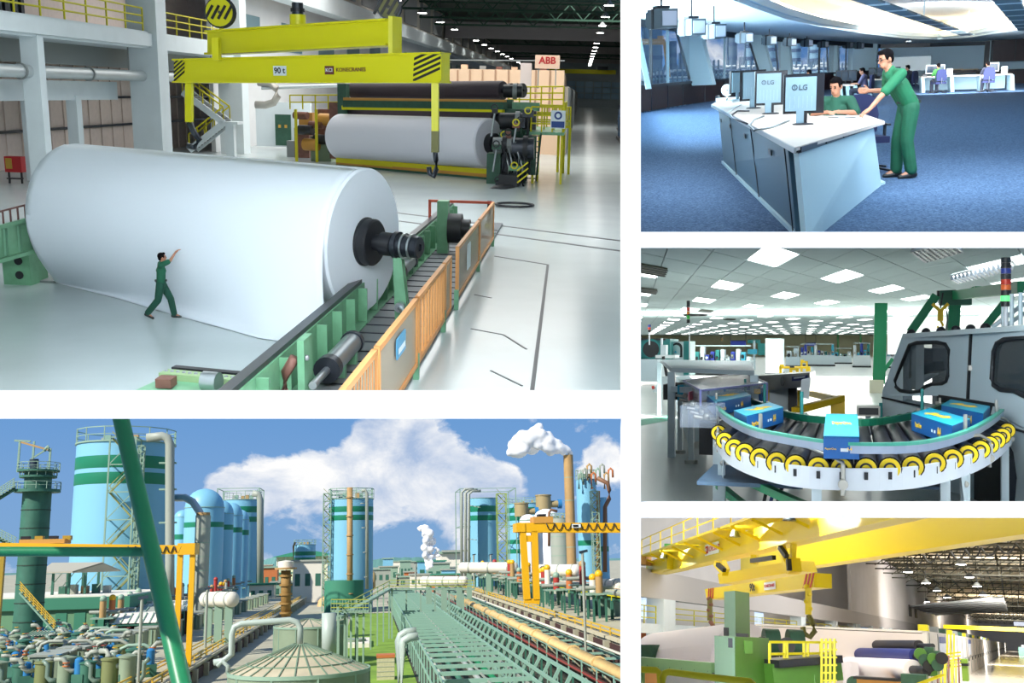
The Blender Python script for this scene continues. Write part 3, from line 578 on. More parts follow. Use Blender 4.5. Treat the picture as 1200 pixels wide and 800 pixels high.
def spreader():
 P = P1; y = 33.0; ax = Vector((RAX.x, RAX.y, 0)).normalized()
 def beam(T, name, ul, vt_l, vb_l, ur, vt_r, vb_r, yl, yr, th):
  a, b, c, d = P.at(ul, vt_l, yl), P.at(ur, vt_r, yr), P.at(ur, vb_r, yr), P.at(ul, vb_l, yl)
  nb = Vector((-(b - a).y, (b - a).x, 0)).normalized() * th
  T.prism(name, [a, b, c, d], nb, YEL); return a, b, c, d, nb
 T = thing(P, 'crane_spreader', 'yellow lower spreader beam with hazard striped ends and load plate', 'crane beam', P.at(360, 97, 33))
 yl, yr = 32.5, 29.5
 a, b, c, d, nb = beam(T, 'web', 204, 70, 96, 517, 62, 96, yl, yr, .55); L = (b - a).length; ex = (b - a).normalized(); ez = (a - d).normalized(); out = -nb.normalized()
 for p, q in ((a, b), (d, c)): T.bar('flange', p + nb * .5, q + nb * .5, .75, .05, YEL)
 for sgn, u0, u1 in ((1, 0., .045), (1, .905, .995)):
  p0 = a.lerp(b, u0) + out * .012; q0 = d.lerp(c, u0) + out * .012; w = L * (u1 - u0)
  hgt = (p0 - q0).length; nst = 5
  for k in range(nst):
   s0 = k / nst; x0 = (ex * w) * s0 * 0
   m0 = q0 + ez * (hgt * (s0 * .95)); m1 = m0 + ex * w + ez * (hgt * .42)
   zt = ez * (hgt * .1)
   lim = lambda p: p
   if s0 * .95 + .42 > 1.0:
    fr_ = (1.0 - s0 * .95) / .42; m1 = m0 + ex * w * fr_ * .86 + ez * (hgt * .42 * fr_ * .86)
   T.prism('hazard_stripe', [m0, m1, m1 + zt, m0 + zt], out * .008, HAZ)
 m = a.lerp(c, .43) + out * .03; pl_ = T.box('load_plate', a.lerp(b, .425).lerp(d.lerp(c, .425), .55) + out * .02, (.46, .02, .28), WCOL, rot=aim(Vector(), ex)[0].to_3x3().to_4x4() @ Matrix.Rotation(math.pi / 2, 4, 'Y') if False else Matrix((ex, nb.normalized(), Vector((0, 0, 1)))).transposed().to_4x4())
 T.text('load_lettering', '90 t', a.lerp(b, .425).lerp(d.lerp(c, .425), .55) + out * .04, ex, (0, 0, 1), .24, HAZ, .02)
 o = a.lerp(b, .61).lerp(d.lerp(c, .61), .55); T.box('logo_plate', o + out * .02, (.3, .02, .24), mat('logo_dark_red', (110, 50, 50), .5), rot=Matrix((ex, nb.normalized(), Vector((0, 0, 1)))).transposed().to_4x4())
 T.text('logo_lettering', 'KCI', o + out * .04, ex, (0, 0, 1), .15, WCOL, .02); T.text('maker_lettering', 'KONECRANES', o + ex * .73 + out * .03, ex, (0, 0, 1), .155, mat('logo_dark_red'), .015)
 for i, (u, vb, yy_, dark) in enumerate(((215, 143, yl, 0), (505, 160, yr, 1))):
  t0 = P.at(u, 94, yy_) + nb * .5; t1 = P.at(u, vb, yy_) + nb * .5
  T.bar('hanger_leg', t0, t1, .2 if i else .22, .2, YEL); hk = P.at(u - 2, 207 if i else 160, yy_) + nb * .5
  if i: T.tube('hook', [t1, t1.lerp(hk, .3), t1.lerp(hk, .6) + Vector((.05, 0, 0)), hk + Vector((.08, 0, .2)), hk + Vector((0, 0, -.02)), hk + Vector((-.11, 0, .06)), hk + Vector((-.14, 0, .26))], .075, DSTEEL, 8); T.bar('shackle', t1 + Vector((0, 0, .15)), t1 + Vector((0, 0, -.45)), .24, .2, mat('olive_steel', (110, 108, 50), .5))
  else: T.tube('hook', [t1, t1 + Vector((.12, 0, -.3)), t1 + Vector((.3, 0, -.55)), t1 + Vector((.15, 0, -.8)), t1 + Vector((-.1, 0, -.75))], .1, DSTEEL, 8)
 for u in (247, 458): p = P.at(u, 62, 31) + nb * .5; T.bar('lug', p + Vector((0, 0, -.2)), p + Vector((0, 0, .45)), .25, .2, YEL)
 T = thing(P, 'crane_spreader', 'yellow upper crane beam hanging from two striped hook blocks', 'crane beam', P.at(350, 60, 32))
 a, b, c, d, nb = beam(T, 'web', 243, 37, 63, 455, 23, 52, 32.5, 30, .5)
 for p, q in ((a, b), (d, c)): T.bar('flange', p + nb * .5, q + nb * .5, .8, .06, YEL)
 T.prism('end_plate', [b + Vector((0, 0, .1)), b + Vector((.12, 0, .1)), c + Vector((.12, 0, -.3)), c + Vector((0, 0, -.3))], nb, YEL)
 q = P.at(343, 28, 31.2) + nb * .5; T.rod('slip_ring_base', q + Vector((0, 0, -.1)), q + Vector((0, 0, .28)), .24, YEL, 16); T.rod('slip_ring', q + Vector((0, 0, .28)), q + Vector((0, 0, .62)), .17, DSTEEL, 16); T.rod('slip_ring_collar', q + Vector((0, 0, .36)), q + Vector((0, 0, .46)), .21, BLACK, 16)
 for i, (u, v, yy_) in enumerate(((252, 14, 32.3), (451, 8, 30.2))):
  q = P.at(u, v, yy_) + nb * .5; r = .42 if not i else .3
  B = thing(P, 'hook_block', ('black and yellow striped hook block above the left end of the upper beam', 'dark yellow hook block above the right end of the upper beam')[i], 'hook block', q)
  for o in (-.16, .16): B.lathe('cheek_plate', q + Vector((0, o, 0)), [(.05, 0), (r, 0), (r, .05), (.05, .05)], YEL if not i else mat('olive_steel'), 24, axis=(0, 1, 0))
  B.lathe('sheave', q + Vector((0, -.1, 0)), [(.05, 0), (r + .05, 0), (r - .05, .1), (r + .05, .2), (.05, .2)], DSTEEL, 24, axis=(0, 1, 0))
  for k in range(4): s_ = Vector((-.3 + .2 * k, -.19, -.22 * 0)); B.bar('stripe', q + s_ + Vector((-.12, 0, -.2)), q + s_ + Vector((.12, 0, .2)), .08, .02, HAZ, up=Vector((0, 1, 0)))
  B.tube('hook', [q + Vector(k) for k in ((0, 0, -r), (0, 0, -r - .15), (.14, 0, -r - .32), (.05, 0, -r - .5), (-.12, 0, -r - .45))], .07, YEL if not i else DSTEEL, 8)
  for o in (-.3, -.1, .1, .3): B.rod('rope', q + Vector((o, 0, .2)), q + Vector((o, 0, 1.3)), .025, DSTEEL, 6)
spreader()
def winder():
 P = P1; A = P.at(574, 168, 72); B = P.at(399, 160, 80); ax = (A - B).normalized(); L = (A - B).length; r = 1.72
 T = thing(P, 'paper_roll', 'smaller-looking white paper roll resting in the dark winder behind', 'paper roll', (A.x, A.y, 0))
 T.lathe('paper_body', B, [(.2, 0), (r - .1, 0), (r, .1), (r, L - .1), (r - .1, L), (.2, L)], mat('white_paper_cool', (236, 236, 246), .8), 64, axis=ax); T.lathe('core_plug', A, [(.0, -.02), (.7, -.02), (.7, .5), (.4, .5), (.4, 1.4), (.55, 1.4), (.55, 2.2), (.1, 2.2)], BLACK, 24, axis=ax)
 def felt(u0, v0, y0, u1, v1, y1, rr, label, mt):
  a = P.at(u0, v0, y0); b = P.at(u1, v1, y1); d = (b - a).normalized(); t = thing(P, 'felt_roll', label, 'roller', a); l = (b - a).length
  t.lathe('cover', a, [(.1, 0), (rr * .95, 0), (rr, .1), (rr, l - .1), (rr * .95, l), (.1, l)], mt, 40, axis=d); t.rod('journal', b, b + d * 1.2, rr * .35, DSTEEL, 12); t.rod('journal', a - d * 1.2, a, rr * .35, BROWN, 12)
  for k in range(3): t.lathe('bearing', b + d * (.5 + .5 * k), [(.1, 0), (rr * .75, 0), (rr * .75, .25), (.1, .25)], BLACK, 20, axis=d)
 felt(414, 106, 84, 590, 106, 76, .68, 'dark upper felt covered roll of the winder', FELT)
 felt(411, 133, 83, 583, 136, 75, .8, 'dark lower felt covered roll behind the white roll', FELT)
 T = thing(P, 'winder_stand', 'green and yellow frame of the winder around its rolls', 'machine frame', P.fl(480, 200))
 for (u0, v0, u1, v1, w, m) in ((404, 117, 592, 120, .35, mat('amber_beam', (206, 150, 70), .5)), (404, 121.5, 592, 124, .5, DGREEN), (402, 126, 590, 129, .3, YEL), (396, 187, 578, 202, .4, YRAIL), (396, 192, 576, 207, .35, mat('amber_beam')), (396, 196, 572, 212, .5, DGREEN), (440, 205, 572, 214, .3, DSTEEL)):
  T.bar('cross_beam', P.at(u0, v0, 79.5), P.at(u1, v1, 71.5), w, w, m)
 for u, y in ((402, 82), (595, 74)): q = P.at(u, 130, y); T.bx('side_frame', (q.x - .3, y - .6, 0), (q.x + .35, y + .8, 6.2 if u < 500 else 5.4), DGREEN)
 D_ = thing(P, 'winder_drive', 'dark green drive end of the winder with black couplings and cables', 'machine', P.fl(605, 225))
 for (u0, v0, u1, v1, y, d, m) in ((570, 180, 586, 238, 68, 2, DGREEN), (588, 128, 622, 164, 72, 2, DGREEN), (586, 176, 616, 215, 69, 3, DSTEEL), (584, 205, 606, 240, 66, 2.5, BLACK), (600, 120, 632, 130, 73, 1, GREEN), (612, 130, 628, 152, 70, 1, DSTEEL), (618, 160, 628, 205, 69, .6, DGREEN)):
  pbox(P, D_, 'housing', u0, v0, u1, v1, y, d, m)
 for (u0, u1, v, y, rr, m) in ((586, 622, 142, 70, .55, BLACK), (600, 626, 174, 67.5, .7, DSTEEL), (590, 612, 107, 74, .45, BLACK), (578, 600, 170, 68, .5, GREY)):
  a, b = P.at(u0, v, y), P.at(u1, v, y); D_.rod('coupling', a, b, rr, m, 16); D_.lathe('coupling_ring', a.lerp(b, .5), [(.1, 0), (rr * 1.2, 0), (rr * 1.2, .3), (.1, .3)], GREY if m is BLACK else BLACK, 16, axis=(1, 0, 0))
 a = P.at(584, 225, 66); D_.lathe('motor', a + Vector((0, -1.6, -.4)), [(.2, 0), (.85, 0), (.95, .2), (.95, 1.6), (.6, 1.6)], BLACK, 20, axis=(.35, 1, 0))
 for k in range(7): p = P.at(588 + 4 * k, 165 + (k * 13) % 17, 67); D_.tube('cable', [p, p + Vector((.3, -.2, -1)), p + Vector((.1, -.2, -2.2)), p + Vector((.4, 0, -3))], .06, STEEL if k % 3 else BLACK, 6)
 for k in range(3): p = P.at(606, 200 + 7 * k, 66); D_.bar('yellow_bar', p, P.at(619, 190 + 7 * k, 66), .09, .09, YRAIL)
 for k in range(14): u, v = 580 + (k * 37) % 44, 130 + (k * 53) % 92; p = P.at(u, v, 67 + k % 3); D_.box('fitting', p, (.35 + .12 * (k % 4), .5, .3 + .15 * (k % 3)), (BLACK, DGREEN, DSTEEL, GREEN, BROWN)[k % 5]); D_.rod('pipe_run', p, p + Vector((.2 * (k % 3 - 1), 0, -1.6)), .07, (STEEL, BLACK, DGREEN)[k % 3], 8); D_.lathe('handwheel', p + Vector((0, -.4, .2)), [(.16, 0), (.24, 0), (.24, .06), (.16, .06)], (BLACK, YRAIL)[k % 2], 12, axis=(0, 1, 0))
 D_.tube('hose_coil', arc(P.fl(603, 242) + Vector((0, 0, .1)), 1.0, 0, 6.28, 16, ey=Vector((0, 1, 0))), .07, BLACK, 6)
 S = thing(P, 'access_platform', 'yellow railed platform with ladder stair at the drive end of the winder', 'platform', P.fl(640, 205)); z = P.at(640, 154, 70).z
 pl0 = P.at(622, 154, 71); S.bx('deck', (pl0.x, 69, z - .2), (pl0.x + 2.3, 80, z), GREEN)
 for y in (69, 74, 79.5): rail(S, (pl0.x + .1, y, z), (pl0.x + 2.2, y, z), 1.6, 3, .06, YRAIL, 2)
 rail(S, (pl0.x + 2.25, 69, z), (pl0.x + 2.25, 80, z), 1.9, 6, .07, YRAIL, 2)
 for x in (.2, 2.1):
  for y in (69.2, 79): S.bx('leg', (pl0.x + x, y, 0), (pl0.x + x + .14, y + .14, z), YRAIL)
 a = P.at(634, 156, 69); b = P.fl(628, 212); S.bar('stringer', a, b, .1, .25, DGREEN); S.bar('stringer', a + Vector((-1.0, 0, 0)), b + Vector((-1.0, 0, 0)), .1, .25, DGREEN)
 for k in range(9): p = a.lerp(b, (k + .5) / 9); S.box('tread', p + Vector((-.5, 0, 0)), (1, .35, .06), GRATE)
 rail(S, b + Vector((.1, 0, 0)), b + Vector((.1, -0.4, 0)), 1.9, 1, .06, YRAIL, 1)
 s_ = P.at(654, 140, 68.5); g = S.box('safety_sign', s_, (.95, .05, 1.15), WCOL); g.box('sign_band', s_ + Vector((0, -.03, -.32)), (.85, .03, .4), mat('sign_deep_blue', (40, 70, 140), .5)); g.rod('sign_emblem', s_ + Vector((0, -.05, .25)), s_ + Vector((0, -.02, .25)), .26, mat('sign_deep_blue'), 16); g.rod('emblem_glyph', s_ + Vector((0, -.07, .25)), s_ + Vector((0, -.04, .25)), .14, WCOL, 12)
 for i, (u0, u1, v, y) in enumerate(((596, 660, 124, 86), (655, 668, 150, 80))):
  a, b = P.at(u0, v, y), P.at(u1, v, y - 2); R_ = thing(P, 'guard_rail', ('yellow guard rail on the raised walkway behind the winder drive', 'yellow guard rail beside the polished floor lane')[i], 'railing', a, mt=YRAIL); rail(R_, a, b, 1.5, 5, .07, YRAIL, 2)
  R_.bx('kick_plate', (a.x, a.y, a.z), (b.x, a.y + .1, a.z + .2), YRAIL)
  for k in range(3): p = a.lerp(b, k / 2); R_.bx('support', (p.x - .1, p.y, 0), (p.x + .1, p.y + .2, p.z), YRAIL)
 E_ = thing(P, 'winder_operating_end', 'brown mechanism and green cabinets at the left end of the winder', 'machine', P.fl(370, 190))
 for (u0, v0, u1, v1, y, d, m) in ((364, 160, 388, 190, 84, 2, mat('sage_cabinet', (128, 150, 122), .5)), (345, 150, 362, 185, 86, 2, BROWN), (372, 128, 386, 160, 85, 1.5, BROWN), (350, 132, 366, 150, 86, 1, mat('amber_beam')), (386, 120, 396, 186, 82, 1, BROWN), (336, 165, 346, 184, 88, 1, GREY)):
  pbox(P, E_, 'housing', u0, v0, u1, v1, y, d, m)
 for k in range(8): p = P.at(345 + 6 * k, 135 + (k * 17) % 40, 84); E_.rod('roller_end', p, p + Vector((1.2, -.4, 0)), .3 + .1 * (k % 3), (BROWN, DSTEEL, mat('amber_beam'))[k % 3], 12)
 R_ = thing(P, 'guard_rail', 'yellow guard rail left of the winder above the pipework', 'railing', P.at(366, 130, 82), mt=YRAIL); rail(R_, P.at(340, 128, 83), P.at(400, 128, 82), 1.1, 4, .06, YRAIL, 1)
 for k in range(3): p = P.at(346 + 24 * k, 128, 83); R_.bx('support', (p.x - .1, p.y, 0), (p.x + .1, p.y + .2, p.z), YRAIL)
 H = thing(P, 'dryer_hood', 'tan panelled hood of the paper machine behind the winder', 'machine hood', P.fl(590, 170)); h0 = P.at(519, 80, 110); h1 = P.at(661, 82, 100)
 H.prism('front_face', [(h0.x, 112, 0), (h1.x, 102, 0), (h1.x, 102, h1.z), (h0.x, 112, h0.z)], (-.6, 60, 0), TAN)
 for k in range(9): p = Vector((h0.x, 112, 0)).lerp(Vector((h1.x, 102, 0)), k / 9); H.bar('panel_joint', p + Vector((0, -.1, 4)), p + Vector((0, -.1, h1.z)), .12, .12, mat('tan_joint', (180, 146, 120), .6))
 for k in range(6): p = Vector((h0.x, 118 + 6 * k, h0.z)).lerp(Vector((h1.x, 108, h1.z)), .1 + .14 * k); H.box('roof_vent', p + Vector((0, 2, .4)), (.7, .9, .5), (TAN, GREY, BROWN)[k % 3])
 H.bar('roof_rail', (h0.x, 112, h0.z + .9), (h1.x, 102, h1.z + .9), .1, .1, GREY)
 c0 = P.at(616, 100, 98); struct(P, 'column', mat('pinkish_column', (222, 206, 200), .7)).bx('column', (c0.x - .5, 97.5, 0), (c0.x + .5, 98.5, P.at(616, 74, 98).z))
 q = P.at(641.5, 72.5, 97); s_ = thing(P, 'maker_sign', 'peach sign board with red letters above the hood', 'sign', (q.x, 97, q.z - .7)); s_.box('board', q, (2.25, .12, 1.2), mat('sign_peach', (244, 206, 180), .6)); s_.text('lettering', 'ABB', q + Vector((0, -.08, .1)), (1, 0, 0), (0, 0, 1), .85, RED, .03, .01)
 s_.bar('post', q + Vector((-.8, .05, -.6)), q + Vector((-.8, .05, -2.4)), .1, .1, GREY); s_.bar('post', q + Vector((.8, .05, -.6)), q + Vector((.8, .05, -2.4)), .1, .1, GREY)
 W = thing(P, 'machine_enclosure', 'long pale enclosure of the paper machine along the polished lane', 'machine', P.fl(665, 140)); x1 = h1.x + .4
 W.bx('panel_wall', (x1 - .3, 104, 0), (x1, 470, 6.6), mat('enclosure_panel', (206, 196, 186), .6))
 for k in range(40): W.bx('panel_joint', (x1, 106 + 9 * k, 0), (x1 + .08, 106.3 + 9 * k, 6.5), GREY)
 C_ = thing(P, 'overhead_crane', 'distant yellow overhead crane across the far end of the hall', 'crane', (0, 400, 11)); C_.bx('girder', (-12, 400, 13.5), (13, 402, 15.0), YEL); C_.bx('girder', (-12, 404, 13.5), (13, 406, 15.0), YEL); C_.bx('trolley', (6, 399, 15), (10, 407, 16.2), DSTEEL)
 B_ = thing(P, 'far_window_wall', 'bluish window band across the far end wall of the hall', 'window wall', (0, 478, 3))
 for i in range(10):
  for j in range(3): B_.bx('pane', (-6 + 4 * i, 479, 4 + 2.6 * j), (-2.4 + 4 * i, 479.9, 6.3 + 2.6 * j), mat('far_glazing', (150, 184, 206), .3))
 for k in range(5):
  y = 130 + 38 * k; x = P.fl(712, 109 + 5.9 * 1200 / y).x + 1.5 + .2 * k; M_ = thing(P, 'blue_machine', 'blue machine unit in the row along the right side of the lane', 'machine', (x, y, 0), group='blue machines along the lane')
  M_.bx('cabinet', (x, y, 0), (x + 2.2, y + 16, 3.0 + .5 * (k % 2)), mat('machine_blue', (46, 88, 140), .5)); M_.bx('plinth', (x - .2, y - .5, 0), (x + 2.4, y + 17, .4), DSTEEL); M_.bx('top_duct', (x + .4, y + 3, 3.0), (x + 1.8, y + 9, 4.4), GREY)
  for j in range(3): M_.bx('door', (x - .06, y + 1 + 5 * j, .6), (x, y + 5 + 5 * j, 2.6), mat('machine_blue_light', (70, 120, 170), .5))
winder()
# ================================================================ place 2: the control room
def speckle_mat(name, c0, c1, scale, rough=.95):
 if name in MATS: return MATS[name]
 m = mat(name, c0, rough, spec=.1); nt = m.node_tree; b = nt.nodes['Principled BSDF']; L = nt.links.new
 g = nd(nt, 'ShaderNodeNewGeometry'); v = nd(nt, 'ShaderNodeTexVoronoi'); L(g.outputs['Position'], v.inputs['Vector']); v.inputs['Scale'].default_value = scale
 n = nd(nt, 'ShaderNodeTexNoise'); L(g.outputs['Position'], n.inputs['Vector']); n.inputs['Scale'].default_value = scale * .6; n.inputs['Detail'].default_value = 4
 s_ = nd(nt, 'ShaderNodeSeparateColor'); L(v.outputs['Color'], s_.inputs[0]); a = nd(nt, 'ShaderNodeMath', operation='MULTIPLY'); L(s_.outputs[0], a.inputs[0]); L(n.outputs['Fac'], a.inputs[1])
 mr = nd(nt, 'ShaderNodeMapRange'); L(a.outputs[0], mr.inputs[0]); mr.inputs[1].default_value = .1; mr.inputs[2].default_value = .45
 mx = nd(nt, 'ShaderNodeMix', data_type='RGBA'); L(mr.outputs[0], mx.inputs[0]); mx.inputs[6].default_value = tuple(lin(x) for x in c0) + (1,); mx.inputs[7].default_value = tuple(lin(x) for x in c1) + (1,); L(mx.outputs[2], b.inputs['Base Color'])
 return m
CARPET = speckle_mat('blue_carpet', (58, 80, 112), (96, 120, 150), 55)
SOFF = mat('blue_white_soffit', (228, 242, 246), .8); RWALL = mat('pale_blue_wall', (186, 212, 228), .8); DESKTOP = mat('beige_desktop', (222, 206, 194), .35, var=.04, scale=6)
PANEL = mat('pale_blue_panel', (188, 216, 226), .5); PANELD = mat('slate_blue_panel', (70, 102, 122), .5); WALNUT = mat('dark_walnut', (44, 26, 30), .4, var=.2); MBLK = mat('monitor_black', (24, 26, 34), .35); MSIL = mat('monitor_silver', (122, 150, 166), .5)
SCREEN = mat('dark_screen', (34, 48, 62), .15); NAVY = mat('navy_chair_fabric', (22, 30, 72), .8); CHROME = mat('chair_metal', (70, 74, 84), .3, .6); MULL = mat('window_mullion_dark', (36, 44, 56), .4)
def room2():
 P = P2
 slab(P, 'floor', [P.fl(739, 282), P.fl(1330, 282), P.fl(1330, 100), Vector((12, 73, 0)), Vector((2, 76, 0)), Vector((-4, 72, 0)), P.at(735, 120, 38) * 1 - Vector((0, 0, P.at(735, 120, 38).z))], (0, 0, -.3), CARPET)
 WT = [(700, 8, 30), (740, 21, 40), (800, 31, 48), (870, 39.5, 58), (940, 46, 66), (1000, 49.5, 70), (1032, 52, 72), (1090, 50.5, 72), (1150, 48.5, 71), (1210, 45, 70), (1330, 38, 68)]
 CV = [(830, -30, 20), (858, 0, 26), (885, 10, 30), (920, 22, 36), (960, 31, 44), (1010, 39, 54), (1060, 45, 62), (1100, 46.5, 66), (1135, 44, 63), (1180, 37, 54), (1330, 8, 42)]
 w = [P.at(*q) for q in WT]; c = [P.at(*q) for q in CV]; n = len(w)
 s_ = struct(P, 'ceiling_soffit', SOFF).mesh('soffit', w + c, [(i, i + 1, n + i + 1, n + i) for i in range(n - 1)])
 up1 = [p + Vector((0, 0, .12)) for p in c]; cen = sum(c, Vector()) / n
 lip = [p.lerp(cen, .03) + Vector((0, 0, .12)) for p in c]; up2 = [p + Vector((0, 0, .22)) for p in lip]
 s_.mesh('cove_lip', c + up1 + lip + up2, [(i, i + 1, n + i + 1, n + i) for i in range(n - 1)] + [(n + i, n + i + 1, 2 * n + i + 1, 2 * n + i) for i in range(n - 1)] + [(2 * n + i, 2 * n + i + 1, 3 * n + i + 1, 3 * n + i) for i in range(n - 1)], SOFF)
 back = [p + (p - cen).normalized() * 1.6 for p in up2]; bz = [Vector((p.x, p.y, p.z + .75)) for p in back]
 s_.mesh('cove_back', up2 + back + bz, [(i, i + 1, n + i + 1, n + i) for i in range(n - 1)] + [(n + i, n + i + 1, 2 * n + i + 1, 2 * n + i) for i in range(n - 1)], mat('warm_cove_paint', (246, 240, 226), .8))
 rc = struct(P, 'ceiling_raised', mat('raised_ceiling_paint', (232, 234, 232), .8)); rz_ = Vector((0, 0, 0)); poly = bz + [Vector((22, 20, 4.3)), Vector((8, 8, 4.2)), Vector((-3, 9, 4.2)), Vector((2, 40, 4.35))]; k_ = len(poly)
 rc.mesh('raised', poly, [(i, (i + 1) % (k_ - 1), k_ - 1) for i in range(k_ - 1)])
 tb = thing(P, 'cove_light_strip', 'warm light strip running inside the curved ceiling cove', 'light strip', up2[3]); GL = mat('cove_glow', (255, 236, 206), emit=10.0)
 for i in range(1, n - 1): a = up2[i] + (back[i] - up2[i]) * .35 + Vector((0, 0, .06)); b = up2[i + 1] + (back[i + 1] - up2[i + 1]) * .35 + Vector((0, 0, .06)); tb.bar('tube', a, b, .1, .1, GL)
 for i, (a, b, ns) in enumerate((((1004, -4, 30), (1134, 41, 58), 9), ((1176, -6, 26), (1203, 35, 46), 7))):
  p, q = P.at(*a), P.at(*b); t = thing(P, 'ceiling_grille', ('long grey air grille strip crossing the raised ceiling', 'shorter grey air grille strip near the dark cabinets')[i], 'air grille', p); p.z = q.z = 4.1 if False else p.z
  q.z = P.at(*b).z; d = (q - p)
  for k in range(ns):
   e0, e1 = p + d * (k / ns + .01), p + d * ((k + .86) / ns); t.bar('grille', e0, e1, .55, .06, mat('grille_grey', (112, 134, 146), .6)); t.bar('joint', e1, p + d * ((k + 1) / ns + .01), .6, .05, SOFF)
  for k in (0, ns // 2, ns): m_ = p + d * (k / ns); t.bar('hanger', m_, Vector((m_.x, m_.y, 4.15)), .04, .04, SOFF)
 bw = [P.at(*q) for q in WT[6:]]; fl_ = lambda p: Vector((p.x, p.y, 0))
 for a, b in zip(bw, bw[1:]):
  struct(P, 'wall_back', RWALL).prism('wall_back', [fl_(a), fl_(b), b, a], (0, .3, 0)); struct(P, 'trim_cornice', MULL).bar('cornice', a + Vector((0, -.15, -.1)), b + Vector((0, -.15, -.1)), .3, .26)
 ww = [P.at(*q) for q in WT[:7]]; sill = 1.35
 for i, (a, b) in enumerate(zip(ww, ww[1:])):
  lo = struct(P, 'wall_left', WALNUT); d = (fl_(b) - fl_(a)); nrm = Vector((-d.y, d.x, 0)).normalized() * .2; h = .98
  n_ = lo.prism('sill_wall', [fl_(a), fl_(b), fl_(b) + Vector((0, 0, h)), fl_(a) + Vector((0, 0, h))], nrm)
  for k in range(3): p = fl_(a).lerp(fl_(b), k / 3); n_.bar('panel_joint', p + Vector((0, 0, 0)), p + Vector((0, 0, h)), .06, .06, MULL)
  struct(P, 'trim_window_head', MULL).bar('head', a + Vector((0, 0, -.1)), b + Vector((0, 0, -.1)), .3, .3)
  struct(P, 'trim_window_sill', MULL).bar('sill', fl_(a) + Vector((0, 0, h)), fl_(b) + Vector((0, 0, h)), .25, .1)
 cols = [(823, 92, 807, 34, 23, 49), (900, 88, 885, 40, 13, 59), (921, 87, 917, 44, 12, 63), (977, 83, 976, 48, 9, 68.5), (1010, 82, 1011, 50, 30, 71.2), (757, 95, 740, 22, 1, 40)]
 for i, (ub, vb, ut, vt, wpx, y) in enumerate(cols):
  b, t_ = P.at(ub, vb, y), P.at(ut, vt, y); wd = wpx / 1200 * y; c_ = struct(P, 'column', PANEL); n_ = c_.prism('column', [b + Vector((-wd / 2, 0, -.3)), b + Vector((wd / 2, 0, -.3)), t_ + Vector((wd / 2, 0, 0)), t_ + Vector((-wd / 2, 0, 0))], (.1, .6, 0))
  n_.bar('edge_strip', b + Vector((-wd / 2 - .1, -.05, 0)), t_ + Vector((-wd / 2 - .1, -.05, 0)), .2, .1, MULL)
 for i, (a, b) in enumerate(((0, 1), (1, 2), (2, 3), (3, 4), (4, 5))):
  A, B = ww[a], ww[b]; wn = thing(P, 'window_%d' % (i + 1), None, None, fl_(A), kind='structure')
  for k in (1, 2): p = A.lerp(B, k / 3); wn.bar('mullion', Vector((p.x, p.y, .95)), p, .09, .12, MULL if k == 1 else PANEL)
  wn.prism('pane', [Vector((A.x, A.y, 1)), Vector((B.x, B.y, 1)), B, A], (-.02, .02, 0), mat('window_pane', (200, 230, 250), .05, alpha=.12))
 quad(P0, 'wall_right_room', [wpt(1325, -130, Y0), wpt(1325, 284, Y0), wpt(1325, 110, 90), wpt(1325, 20, 90)], RWALL)
 quad(P0, 'ceiling_room_front', [wpt(739, -130, Y0), wpt(1330, -130, Y0), wpt(1330, -130, 22), wpt(739, -130, 22)], SOFF)
 quad(P0, 'floor_between_rooms', [wpt(739, 281, Y0), wpt(1330, 281, Y0), wpt(1330, 281, 12), wpt(739, 281, 12)], WHITE)
room2()
lamp_area(P2, 'room_lamp', (1.2, 14, 2.95), 6, 300, (.85, .94, 1), sy=6)  # room fills: unseen area lights standing in for ceiling lights
lamp_area(P2, 'room_lamp', (2.0, 12, 2.85), 5, 420, (.86, .95, 1), target=(-1, 60, 2.3), sy=.8)  # added forward fill above the view, brightens walls and people
lamp_area(P2, 'room_lamp', (6.0, 52, 3.9), 5, 2100, (.9, .96, 1), target=(6, 66, 0), sy=10)
lamp_area(P2, 'room_lamp', (-1.0, 46, 3.0), 4, 900, (.8, .94, 1), sy=18)
w_ = P2.at(745.5, 58, 31); lamp_area(P2, 'window_daylight', w_, 20, 2200, (.66, .88, 1), target=w_ + Vector((1, .19, .12)) * 9, sy=1.9)  # added fill hidden beside the view, standing in for light from the windows
